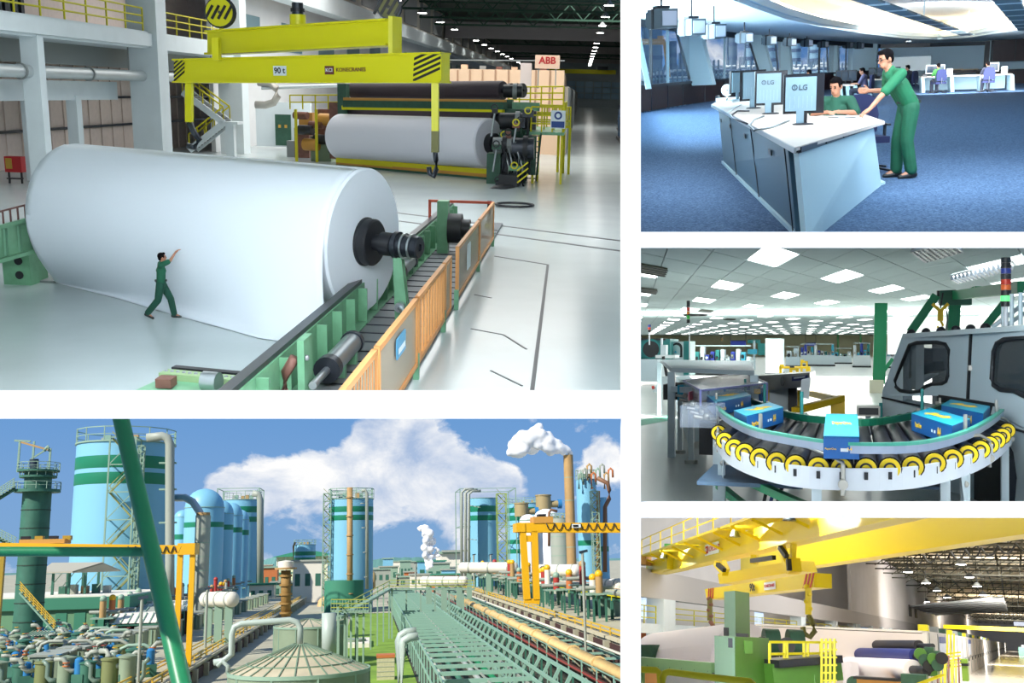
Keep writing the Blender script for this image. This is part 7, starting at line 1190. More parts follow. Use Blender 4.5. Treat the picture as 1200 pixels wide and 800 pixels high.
 f = thing(P, 'distant_winder_frame', 'green drive end and frame of the distant winder', 'machine', P.at(1085, 790, 72))
 for (u0, v0, u1, v1, y_, m) in ((1077, 762, 1101, 778, 70, DGREEN), (1080, 776, 1098, 792, 69, GR4), (1083, 758, 1094, 764, 70, DGREEN), (1085, 770, 1092, 775, 68.5, YRAIL), (1056, 790, 1086, 812, 66, DGREEN), (1000, 794, 1060, 797, 70, BLACK), (1004, 797, 1058, 802, 70.5, mat('amber_beam')), (990, 762, 997, 800, 84, BROWN)): pbox(P, f, 'housing', u0, v0, u1, v1, y_, 1.5, m)
 for k in range(6): p_ = P.at(1078 + 5 * k, 766 + (k * 7) % 15, 68); f.lathe('wheel', p_, [(0, 0), (.35, 0), (.35, .2), (0, .2)], (GR4, DGREEN, BLACK)[k % 3], 16, axis=(.3, -1, 0))
 for k in range(3): f.bar('yellow_bar', P.at(1072 + 3 * k, 802, 66), P.at(1104 + 2 * k, 790, 66), .1, .1, YRAIL)
 f2 = thing(P, 'stair_cluster', 'yellow ladders and rails clustered before the long hood', 'access stairs', P.at(1112, 795, 74))
 for k in range(9): u = 1100 + 2.9 * k; f2.bar('upright', P.at(u, 766 + (k * 5) % 9, 74), P.at(u + (k % 3) - 1, 800, 73), .1, .1, YRAIL if k % 4 else BROWN)
 for k in range(5): f2.bar('rail', P.at(1100, 767 + 4 * k, 74.5), P.at(1126, 764 + 4 * k, 74.5), .09, .09, YRAIL)
 for k in range(3): f2.bar('tall_post', P.at(1110 + 4 * k, 742, 80), P.at(1110 + 4 * k, 768, 80), .1, .1, YRAIL)
 q = thing(P, 'green_bin', 'green cabinet at the corner of the long hood', 'cabinet', P.at(1130, 797, 72)); pbox(P, q, 'body', 1127, 772, 1134, 798, 72, 2, mat('bin_green', (130, 170, 60), .5)); pbox(P, q, 'band', 1126.5, 777, 1134.5, 780, 71.9, 2, BLACK)
 H = thing(P, 'dryer_hood', 'long grey panelled hood of the paper machine in the winder hall', 'machine hood', P.at(1140, 780, 95)); x0 = P.fl(1134, 792).x; HM = mat('hood_panel', (204, 200, 194), .6); zt = P.at(1120, 744, 80).z + .2
 H.bx('side', (x0 - .3, 80, 0), (x0, 860, zt), HM); H.bx('front', (x0 - 12, 80, 0), (x0 - .3, 80.4, zt - .2), mat('hood_front', (206, 196, 192), .6)); H.bx('roof', (x0 - 12, 80, zt - .15), (x0, 860, zt), HM)
 for k in range(40): y_ = 82 + k * 9 + k * k * .25; H.bx('panel_joint', (x0, y_, .2), (x0 + .05, y_ + .25, zt - .1), GREY); H.box('panel_handle', (x0 + .05, y_ + 5, zt * .42), (.1, .8, .5), BLACK)
 for k in range(20): H.box('roof_vent', (x0 - .6, 86 + 11 * k, zt + .25), (.7, 1.5, .5), (YRAIL, GREY, DGREEN)[k % 3])
 H.bx('mid_rail', (x0, 80, zt * .45), (x0 + .06, 860, zt * .48), GREY)
 for y_ in (92, 150): H.bx('notice', (x0 + .05, y_, zt - 2.2), (x0 + .1, y_ + 8, zt - .3), mat('notice_pale', (210, 220, 236), .6)); H.bx('notice_band', (x0 + .1, y_, zt - .8), (x0 + .14, y_ + 8, zt - .3), mat('sign_deep_blue'))
 C = thing(P, 'distant_crane', 'yellow crane spanning the far end of the winder hall', 'crane', (0, 430, 8)); C.bx('girder', (-24, 430, 8.6), (24, 432, 10.0), YC); C.bx('girder', (-24, 437, 8.6), (24, 439, 10.0), YC); C.bx('trolley', (0, 429, 10.6), (6, 440, 12), DSTEEL)
 g = thing(P, 'green_unit', 'green machine unit at the right side of the shiny lane', 'machine', P.fl(1198, 769)); p_ = P.fl(1198, 769); g.bx('body', (p_.x - 1, p_.y, 0), (p_.x + 2.6, p_.y + 6, 3.2), DGREEN); g.bx('panel', (p_.x - 1.05, p_.y + 1, .8), (p_.x - 1, p_.y + 5, 2.6), TEAL); g.bx('top_unit', (p_.x, p_.y + 1, 3.2), (p_.x + 1.6, p_.y + 4, 3.9), GREY)
machine4()
# ================================================================ place 5: the chemical plant outdoors
TB5 = mat('tank_sky_blue', (124, 184, 210), .45, var=.03, scale=.05); TBD = mat('tank_band_green', (16, 124, 92), .5); GST = mat('galvanised_green', (140, 168, 148), .5); GSTD = mat('weathered_green_steel', (52, 104, 86), .6, var=.15, scale=.4); TAN5 = mat('tan_pipe', (176, 142, 92), .6, var=.1, scale=.2); GRP = mat('grey_pipe', (158, 164, 152), .5)
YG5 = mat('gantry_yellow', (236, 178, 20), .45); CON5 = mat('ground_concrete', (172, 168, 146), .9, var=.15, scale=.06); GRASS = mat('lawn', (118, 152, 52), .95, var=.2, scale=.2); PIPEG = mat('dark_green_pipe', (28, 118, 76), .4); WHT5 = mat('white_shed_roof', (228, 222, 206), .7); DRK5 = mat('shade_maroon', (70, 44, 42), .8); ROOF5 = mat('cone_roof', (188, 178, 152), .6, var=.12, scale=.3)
TANKG = mat('grey_green_tank', (132, 148, 124), .5, var=.1, scale=.3); RAILP = mat('pale_green_steel', (140, 178, 160), .45); BLUE5 = mat('motor_blue5', (40, 120, 176), .5); WALLG = mat('mint_wall', (60, 132, 104), .7); ORB = mat('orange_brown', (190, 110, 60), .6)
def ground5():
 P = P5
 struct(P, 'ground', CON5).bx('ground', (-900, 60, -.5), (900, 4000, 0))
 One(P, 'lawn', 'strip of green grass between the tanks and the pipe racks', 'grass', mt=GRASS, kind='stuff').bx('l', (-8, 100, 0), (9.4, 480, .25))
 struct(P, 'floor_trench', mat('trench_floor', (64, 66, 54), .95, var=.2, scale=.3)).bx('trench', (9.6, 100, .02), (45.9, 600, .3))  # dark colour paints in the shade between the rack beams
 for i, (x0, x1, z) in enumerate(((-130, -37, 3.0), (46, 190, 8.5))):
  s_ = struct(P, 'floor_platform', CON5).bx('platform', (x0, 150, 0), (x1, 640 if i == 0 else 620, z))
  x = x1 if i == 0 else x0
  for k in range(46): s_.bx('edge_slab', (x - .6, 152 + 10.2 * k, z), (x + .6, 161.6 + 10.2 * k, z + .5), mat('kerb_slab', (196, 188, 160), .8))
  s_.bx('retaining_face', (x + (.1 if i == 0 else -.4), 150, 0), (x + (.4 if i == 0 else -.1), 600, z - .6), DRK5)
  for k in range(30): s_.bx('buttress', (x - .1, 155 + 15 * k, 0), (x + (1.4 if i == 0 else .0) + (0 if i == 0 else -1.4), 156.5 + 15 * k, z - .2), CON5)
  t = thing(P, 'guard_rail', ('long yellow guard rail along the left plant road', 'long yellow guard rail along the right pump platform')[i], 'railing', (x, 150, z), mt=YRAIL); xx = x - 1.2 if i == 0 else x + 1.2
  for zz in (.9, 1.7): t.bar('rail', (xx, 150, z + zz), (xx, 600, z + zz), .28, .28, mat('rail_ochre', (216, 176, 50), .5))
  for k in range(50): t.bar('post', (xx, 152 + 9 * k, z), (xx, 152 + 9 * k, z + 1.7), .25, .25, mat('rail_ochre'))
  if i == 0:
   for zz in (.9, 1.7): t.bar('rail', (xx - 4.5, 150, z + zz), (xx - 4.5, 600, z + zz), .25, .25, mat('rail_ochre'))
 struct(P, 'floor_pump_yard', mat('oily_yard', (74, 76, 66), .9, var=.2, scale=.2)).prism('yard', [P.fl(u, v, 3.02) for u, v in ((-20, 744), (150, 744), (148, 802), (-20, 802))], (0, 0, .06))
 for i, (u0, u1, vt, y, m) in enumerate(((420, 520, 653, 2600, 0), (300, 380, 651, 2800, 1), (500, 740, 655, 3000, 1), (-40, 300, 668, 2900, 0))):
  a, b = P.at(u0, 660, y), P.at(u1, 660, y); zt = P.at((u0 + u1) / 2, vt, y).z; n = 24; rr = random.Random(i); V = []
  for k in range(n + 1):
   s = k / n; x = a.x + (b.x - a.x) * s; h = zt * (.45 + .55 * math.sin(math.pi * s) ** .6) * (1 + .08 * rr.uniform(-1, 1)); V += [(x, y - 60, 0), (x, y, max(h, 1)), (x, y + 260, 0)]
  Fc = [(3 * k + j, 3 * k + 3 + j, 3 * k + 4 + j, 3 * k + 1 + j) for k in range(n) for j in (0, 1)]
  struct(P, 'hill', mat('hill_green%d' % m, ((86, 130, 122), (96, 142, 136))[m], .95, var=.1, scale=.01)).mesh('hill', V, Fc)
ground5()
def tank5(u0, u1, vt, y, label, bands=(), dome=0, frame=True, name='storage_tank', m=None, cat='tank', seg=48, plates=0):
 """upright tank on the ground; bands given by pixel rows"""
 P = P5; c = P.at((u0 + u1) / 2, 655, y); r = (u1 - u0) / 2400 * y; zt = P.at((u0 + u1) / 2, vt, y).z; t = thing(P, name, label, cat, (c.x, c.y, 0)); m = m or TB5
 prof = [(r, 0), (r, zt)] + ([(r * math.cos(a), zt + dome * r * math.sin(a)) for a in (.3, .6, .9, 1.2, 1.45)] + [(0, zt + dome * r)] if dome else [(r * .5, zt + .04 * r), (0, zt + .06 * r)]); t.lathe('shell', (c.x, c.y, 0), prof, m, seg)
 for va, vb in bands: za, zb = P.at((u0 + u1) / 2, vb, y).z, P.at((u0 + u1) / 2, va, y).z; t.lathe('colour_band', (c.x, c.y, za), [(r * 1.002, 0), (r * 1.006, .1), (r * 1.006, zb - za), (r * 1.002, zb - za)], TBD, seg, )
 t.lathe('rim', (c.x, c.y, zt - .01 * r), [(r, 0), (r * 1.03, 0), (r * 1.03, .03 * r), (r, .03 * r)], GST, seg); t.lathe('base_ring', (c.x, c.y, 0), [(r, 0), (r * 1.05, 0), (r * 1.05, .04 * r), (r, .04 * r)], CON5, seg)
 for k in range(plates): t.lathe('seam', (c.x, c.y, zt * (k + 1) / (plates + 1)), [(r, 0), (r * 1.015, 0), (r * 1.015, .25), (r, .25)], GST, seg)
 if frame:
  hh = .2 * r if frame is True else frame; n = 14
  for k in range(n):
   a0, a1 = 2 * math.pi * k / n, 2 * math.pi * (k + 1) / n; p, q = (Vector((c.x + r * 1.02 * math.cos(a), c.y + r * 1.02 * math.sin(a), zt)) for a in (a0, a1)); up = Vector((0, 0, hh))
   t.bar('rail_post', p, p + up, .012 * r + .15, None, GST); t.bar('rail', p + up, q + up, .01 * r + .15, None, GST); t.bar('rail', p + up * .5, q + up * .5, .008 * r + .1, None, GST)
  for k in range(5): a = .5 + 1.2 * k; p = Vector((c.x + r * .5 * math.cos(a), c.y + r * .5 * math.sin(a), zt)); t.box('roof_fitting', p + Vector((0, 0, hh * .3)), (hh * .4, hh * .4, hh * .6), (GST, TAN5, GRP)[k % 3])
 return t, c, r, zt
def lattice(label, u0, u1, vt, y, vb=None, stairs=False, w=.5, m=GST, name='lattice_tower', mat2=None, z0=0):
 P = P5; a, b = P.at(u0, 655, y), P.at(u1, 655, y); zt = P.at((u0 + u1) / 2, vt, y).z; d = b.x - a.x; T = thing(P, name, label, 'steel tower', ((a.x + b.x) / 2, y, z0)); n = max(3, int((zt - z0) / d)); pts = [Vector((a.x, y, 0)), Vector((b.x, y, 0)), Vector((b.x, y + d, 0)), Vector((a.x, y + d, 0))]
 for p in pts: T.bar('post', (p.x, p.y, z0), (p.x, p.y, zt), w, w, m)
 for k in range(n):
  z_, z1 = z0 + (zt - z0) * k / n, z0 + (zt - z0) * (k + 1) / n
  for i in range(4): p, q = pts[i], pts[(i + 1) % 4]; T.bar('horizontal', (p.x, p.y, z1), (q.x, q.y, z1), w * .7, None, m)
  T.bar('diagonal', (a.x, y, z_), (b.x, y, z1), w * .55, None, m)
  if stairs: s0, s1 = (a.x, b.x) if k % 2 else (b.x, a.x); T.bar('stair_flight', (s0, y + d * .4, z_), (s1, y + d * .4, z1), w * 1.6, w, mat2 or mat('stair_olive', (150, 150, 84), .6)); T.bar('stair_rail', (s0, y + d * .3, z_ + 2.4), (s1, y + d * .3, z1 + 2.4), w * .5, None, mat('stair_olive'))
 return T
def pipe5(label, pts, r, m, rings=0, name='plant_pipe', cat='pipe'):
 V = [P5.at(*p) if len(p) == 3 and p[2] > 60 else Vector(p) for p in pts]; T = thing(P5, name, label, cat, V[-1]); T.tube('pipe', V, r, m, 12)
 for k in range(rings): q = V[0].lerp(V[-1], (k + .5) / rings); d = V[-1] - V[0]; T.lathe('flange', q, [(r, 0), (r * 1.3, 0), (r * 1.3, r * .4), (r, r * .4)], m, 14, axis=d)
 return T
def tanks5():
 P = P5
 t, c, r, zt = tank5(89, 193, 522, 420, 'largest sky blue tank with two dark green bands at the left', ((538, 552), (557, 570)), frame=5.5)
 lattice('pale green stair tower climbing the front of the largest tank', 121, 152, 512, 395, stairs=True, w=.55); T = lattice('slim second stair frame beside the largest tank', 155, 162, 522, 398, w=.4)
 pipe5('tall grey pipe hooked over the right side of the largest tank', [(172, 513, 400), (190, 511, 400), (196, 513, 400), (199, 520, 400), (199, 660, 400), (199, 715, 400)], 1.7, GRP, 0)
 for k, v in enumerate((543, 574, 613)): p = P.at(199, v, 400); t.bx('pipe_bracket', (p.x - 4, 400, p.z), (p.x + 2.2, 402, p.z + .6), GST)
 t = thing(P, 'stone_tower', 'weathered dark green octagonal tower with platforms at the left edge', 'tower', P.at(38, 755, 300)); q = P.at(38, 655, 300); rr = 31 / 2400 * 300; zt_ = P.at(38, 577, 300).z
 t.lathe('shaft', (q.x, 300, 0), [(rr, 0), (rr, zt_)], GSTD, 10)
 for k in range(8): t.lathe('panel_joint', (q.x, 300, zt_ * (k + 1) / 9), [(rr, 0), (rr * 1.03, 0), (rr * 1.03, .25), (rr, .25)], mat('dark_olive', (40, 62, 50), .7), 10)
 for (z, k1, h) in ((zt_, 1.55, .8), (P.at(38, 560, 300).z, 1.25, .6), (P.at(38, 553, 300).z, 1.4, .5)):
  t.lathe('platform', (q.x, 300, z), [(rr * .5, 0), (rr * k1, 0), (rr * k1, h), (rr * .5, h)], GSTD, 16); n = 14
  for k in range(n): a = 2 * math.pi * k / n; p = Vector((q.x + rr * k1 * math.cos(a), 300 + rr * k1 * math.sin(a), z + h)); a = 2 * math.pi * (k + 1) / n; p2 = Vector((q.x + rr * k1 * math.cos(a), 300 + rr * k1 * math.sin(a), z + h)); t.bar('rail_post', p, p + Vector((0, 0, 2)), .16, None, GST); t.bar('rail', p + Vector((0, 0, 2)), p2 + Vector((0, 0, 2)), .14, None, GST); t.bar('rail', p + Vector((0, 0, 1)), p2 + Vector((0, 0, 1)), .1, None, GST)
 t.lathe('upper_drum', (q.x, 300, zt_), [(rr * .95, 0), (rr * .95, P.at(38, 552, 300).z - zt_)], GSTD, 10)
 fz = P.at(38, 553, 300).z; zt2 = P.at(38, 517, 300).z
 for u in (17, 34, 54): p = P.at(u, 600, 300); t.bar('derrick_post', (p.x, 300, fz), (p.x, 300, zt2 - (2 if u > 50 else 0)), .5, .5, GST)
 t.bar('derrick_beam', P.at(17, 516, 300), P.at(36, 517, 300), .5, .5, GST); t.bar('derrick_beam', P.at(25, 518, 300), P.at(57, 527, 300), .6, .5, TAN5); t.bar('derrick_brace', P.at(36, 538, 300), P.at(55, 526, 300), .4, .4, GST); t.tube('gooseneck', [P.at(52, 528, 300), P.at(56, 523, 300), P.at(58, 528, 300)], .5, GST, 8); t.rod('winch', P.at(40, 550, 299), P.at(40, 538, 299), 1.2, mat('dark_motor', (40, 56, 70), .5), 10)
 for i, (a, b) in enumerate((((-14, 592), (18, 572)), ((-14, 625), (20, 642)), ((24, 694), (66, 741)))):
  A, B = P.at(*a, 296 if i < 2 else 285), P.at(*b, 296 if i < 2 else 285); S = thing(P, 'outdoor_stair', ('steel stair reaching the tower platform from the left edge', 'lower steel stair beside the dark tower', 'yellow railed stair descending in front of the dark tower')[i], 'stairs', A if A.z < B.z else B); S.bar('stringer', A, B, .5, .9, GSTD if i < 2 else RAILP); 
  for k in range(4): S.bar('hand_rail', A + Vector((0, -1, .9 + .6 * k)), B + Vector((0, -1, .9 + .6 * k)), .2, None, mat('rail_ochre') if i == 2 else GST)
  for k in range(9): p = A.lerp(B, (k + .5) / 9); S.box('tread', p + Vector((0, -.5, .5)), (1, 1.6, .2), GST); S.bar('baluster', p + Vector((0, -1, .4)), p + Vector((0, -1, 2.8)), .15, None, mat('rail_ochre') if i == 2 else GST)
 for i, (u0, u1, vt, dm, y) in enumerate(((216, 259, 595, 1.0, 560), (243, 271, 602, 1.1, 580), (258, 282, 604, 1.2, 600), (271, 290, 609, 1.2, 620), (203, 221, 606, .9, 600))):
  tank5(u0, u1, vt, y, ('nearest pale blue silo with a round domed top', 'second domed silo in the row beside the grey stack', 'third domed silo in the row', 'last domed silo next to the banded tank', 'domed silo peeping between the largest tank and the stack')[i], ((612 + 3 * i, 618 + 3 * i),) if i < 4 else ((626, 632),), dome=dm, frame=False)
 t, c, r, zt = tank5(262, 303, 586, 660, 'banded sky blue tank behind the domed silos', ((594, 601), (606, 612)), frame=5); lattice('steel frame around the tank behind the domed silos', 252, 302, 572, 655, w=.6); pipe5('grey downpipe on the right of the tank behind the silos', [(296, 578, 640), (303, 579, 640), (305, 586, 640), (305, 690, 640)], 2.0, GRP)
 t, c, r, zt = tank5(228, 244.5, 604, 420, 'ribbed grey stack beside the domed silos', (), frame=False, name='grey_stack', m=GRP, cat='stack', plates=7); t.lathe('cap_ring', (c.x, c.y, zt), [(r * .7, 0), (r * .9, 0), (r * .9, 1.2), (r * .7, 1.2)], TAN5, 20); pipe5('silver duct arching from the silo to the grey stack', [(206, 583, 430), (217, 583, 428), (226, 588, 425), (234, 600, 421), (236, 606, 420)], 1.5, mat('silver_duct', (190, 196, 190), .35, .5))
 tank5(345, 369, 638, 700, 'small banded blue tank left of the middle tank', ((646, 650.5), (653, 657)), frame=3); p = P.at(344, 640, 690); pipe5('thin tan pipe on the left of the small tank', [(346, 635, 690), (344, 640, 690), (344, 680, 690)], .7, TAN5)
 t, c, r, zt = tank5(386, 436, 585, 520, 'middle sky blue tank with green bands standing alone', ((594, 600.5), (604, 610)), frame=5); lattice('stair lattice on the left side of the middle tank', 378, 387, 578, 512, w=.45, stairs=True); lattice('steel frame over the top of the middle tank', 386, 436, 572, 517, w=.4, z0=zt)
 pipe5('tall brown pipe in front of the middle tank', [(410, 571, 488), (410, 640, 488), (410, 706, 488)], 1.35, TAN5, 6); pipe5('grey pipe down the right front of the middle tank', [(424, 575, 490), (428, 574, 490), (430, 578, 490), (430, 690, 490)], .8, GRP, 4)
 a = P.at(403, 655, 486); t.lathe('dark_base', (a.x, 495, 0), [(9, 0), (9, P.at(403, 680, 490).z), (8.6, P.at(403, 680, 490).z)], WALLG, 32)
 t, c, r, zt = tank5(549, 584, 584, 560, 'banded blue tank under the pipe frame at the right', ((593, 600), (604, 610)), frame=False); t2 = lattice('tall pale pipe frame around the right banded tank', 540, 606, 572, 556, w=.5)
 for i, u in enumerate((541, 545.5, 549.5)): pipe5(('outermost of three grey pipes down the right pipe frame', 'middle of three grey pipes down the right pipe frame', 'inner of three grey pipes down the right pipe frame')[i], [(u + 14, 573 + i, 545), (u + 4, 573 + i, 545), (u, 577 + i, 545), (u, 690, 545)], .75, GRP, 3)
 lattice('yellow green lattice stair between the right tanks', 584, 595, 578, 540, stairs=True, w=.4, m=mat('lattice_olive', (150, 170, 80), .5)); tank5(596, 640, 590, 600, 'wide blue tank behind the white domes', ((595, 601), (604, 610), (632, 637), (643, 648)), frame=3)
 for i, (u0, u1, vt, vb, y) in enumerate(((603, 619.5, 590.5, 605, 500), (628, 646, 581, 597, 510))): a, b = P.at((u0 + u1) / 2, vb, y), P.at((u0 + u1) / 2, vt, y); rr = (u1 - u0) / 2400 * y; t = thing(P, 'brown_drum', ('lower brown drum raised above the white domes', 'higher brown drum raised beside the tall stack')[i], 'drum', (a.x, a.y, 0)); t.lathe('drum', a, [(rr, 0), (rr, b.z - a.z), (rr * 1.08, b.z - a.z), (rr * 1.08, b.z - a.z + .6), (0, b.z - a.z + .9)], mat('drum_brown', (164, 146, 104), .6), 24); t.rod('side_neck', a + Vector((0, 0, (b.z - a.z) * .4)), a + Vector((rr * 1.9, 0, (b.z - a.z) * .4)), rr * .45, mat('drum_brown'), 14); t.lathe('blue_valve', a + Vector((rr * 1.9, 0, (b.z - a.z) * .4)), [(rr * .6, 0), (rr * .6, rr * .5), (rr * .3, rr * .5)], BLUE5, 14, axis=(1, 0, 0)); t.bar('support', (a.x, a.y, 0), a, rr * .5, None, GST)
 for i, (u, v, rp, y) in enumerate(((640, 607, 14.5, 470), (619, 610, 10, 465))): q = P.at(u, v, y); rr = rp / 1200 * y; t = thing(P, 'white_dome', ('larger white round dome behind the yellow gantry', 'smaller white round dome behind the yellow gantry')[i], 'dome', (q.x, q.y, 0)); t.lathe('dome', (q.x, q.y, 0), [(rr, 0), (rr, q.z)] + [(rr * math.cos(a), q.z + rr * .75 * math.sin(a)) for a in (.25, .5, .75, 1.0, 1.3)] + [(0, q.z + rr * .75)], mat('dome_white', (246, 248, 250), .5), 32); t.lathe('rim', (q.x, q.y, q.z), [(rr, 0), (rr * 1.04, 0), (rr * 1.04, .5), (rr, .5)], GST, 32)
 tank5(646, 668, 607, 440, 'ribbed grey silo beside the tall brown stack', (), frame=2, m=GRP, plates=9); tank5(664, 675.5, 533, 400, 'tall brown stack with trailing smoke at the right', (), frame=False, name='brown_stack', m=TAN5, cat='stack', plates=6, seg=20); tank5(625, 641, 598, 520, 'slim blue tank low between domes and stack', ((634, 640), (646, 651)), frame=False)
 t, c, r, zt = tank5(678, 702, 562, 430, 'tall blue vessel with piping crown at the right edge', ((633, 639),), dome=.12, frame=4); t2, *_ = tank5(700, 714, 583, 440, 'narrow blue vessel at the right edge', ((640, 646),), frame=False)
 for k in range(8):
  a = P.at(678 + 5 * k, 556 - (k % 3) * 5, 425); t.tube('crown_pipe', [a + Vector((0, 0, -6)), a, a + Vector((1, 0, .9)), a + Vector((1.8, 0, 0)), a + Vector((1.8, 0, -3))], .45, (GST, GRP, TAN5, ORB)[k % 4], 8)
 pipe5('brown bent pipe down the tall blue vessel', [(700, 560, 420), (712, 566, 420), (714, 574, 420), (714, 584, 420), (709, 594, 420), (709, 670, 420)], .9, mat('pipe_brown', (130, 92, 66), .6), 0); pipe5('thin brown pipe beside the tall blue vessel', [(701, 575, 418), (701, 690, 418)], .8, TAN5, 5); lattice('small lattice with green platforms on the tall blue vessel', 696, 704, 575, 415, w=.35, stairs=True); pipe5('dark bent pipe standing behind the gantry girder', [(653, 599, 380), (646, 597, 380), (643.5, 600, 380), (643.5, 640, 380)], .5, mat('pipe_brown'))
tanks5()
def gantries():
 P = P5
 y = 260; T = thing(P, 'gantry_crane', 'yellow gantry crane with two splayed legs at the right', 'gantry crane', P.at(625, 708, y)); a, b = P.at(607, 618, y), P.at(760, 618, y); T.bar('girder', a, b, 1.6, 2.4, YG5); T.bar('girder', a + Vector((0, 5, 0)), b + Vector((0, 5, 0)), 1.6, 2.4, YG5); T.box('end_box', a + Vector((.6, 2.5, 0)), (2.2, 7, 2.2), YG5)
 for u0, u1 in ((612.5, 617.5), (626, 628.5)): T.bar('leg', P.at(u0, 622, y), P.at(u1, 702, y), 1.6, 1.6, YG5)
 T.bar('sill_beam', P.at(614, 703, y), P.at(632, 705, y), 1.2, 1.2, YG5); T.bar('leg_tie', P.at(613, 631, y), P.at(626, 631, y), 1.3, 1.6, YG5); p = P.at(636, 609, y); T.box('trolley', p + Vector((0, 2, 0)), (5, 6, 1.6), mat('amber_beam')); T.box('hoist', p + Vector((0, 2, 1)), (2, 3, 1), BLACK)
 for k in range(9): q = P.at(640 + 10 * k, 613, y - 1); T.tube('festoon_cable', [q, q + Vector((.6, 0, -1.4)), q + Vector((1.1, 0, -1.7)), q + Vector((1.6, 0, -1.4)), q + Vector((2.2, 0, 0))], .12, BLACK, 6)
 n_ = P.at(675, 616, y - .9); T.box('nameplate', n_ + Vector((0, -.4, 0)), (2.3, .15, .9), WCOL); T.box('nameplate_print', n_ + Vector((-.2, -.5, 0)), (1.4, .1, .5), HAZ)
 y = 230; T = thing(P, 'gantry_crane', 'yellow gantry crane with vertical legs at the left', 'gantry crane', P.at(225, 760, y)); a, b = P.at(-20, 641, y), P.at(212, 644, y); T.bar('girder', a, b, 1.5, 1.9, YG5); T.bar('girder', a + Vector((0, 5, 0)), b + Vector((0, 5, 0)), 1.5, 1.9, YG5); T.box('end_box', P.at(219, 643, y) + Vector((0, 2, 0)), (3.6, 6, 2.4), YG5)
 for u, vb in ((211.5, 745), (226, 766), (3, 765)): p = P.at(u, 648, y); T.bar('leg', p, Vector((p.x, y, 3 if u > 100 else 0)), 1.1, 1.1, YG5 if u > 100 else mat('gantry_ochre', (170, 140, 40), .5))
 p = P.at(50, 633, y); T.box('trolley', p + Vector((0, 2, -.2)), (9, 5, .9), mat('amber_beam'))
 for k in range(4): T.box('winch', p + Vector((-4 + 2.8 * k, 2, .5)), (1.6, 1.6, .9), (BLACK, mat('gantry_ochre'))[k % 2])
 for k in range(7): q = P.at(150 + 9 * k, 640, y - .9); T.tube('festoon_cable', [q, q + Vector((.5, 0, -1.2)), q + Vector((1.0, 0, -1.4)), q + Vector((1.5, 0, 0))], .12, BLACK, 6)
 y = 34; T = thing(P, 'tripod_pipes', 'dark green pipe tripod with a slanting member close to the viewer', 'pipe frame', P.at(222, 800, y)); T.rod('slanting_pipe', P.at(138, 474, y + 3), P.at(222, 840, y - 3), .275, PIPEG, 24); T.rod('level_pipe', P.at(-30, 646, y + .3), P.at(179, 646.5, y + .3), .15, PIPEG, 20); T.ball('joint', P.at(179, 646, y + .1), .26, PIPEG, 10)
gantries()
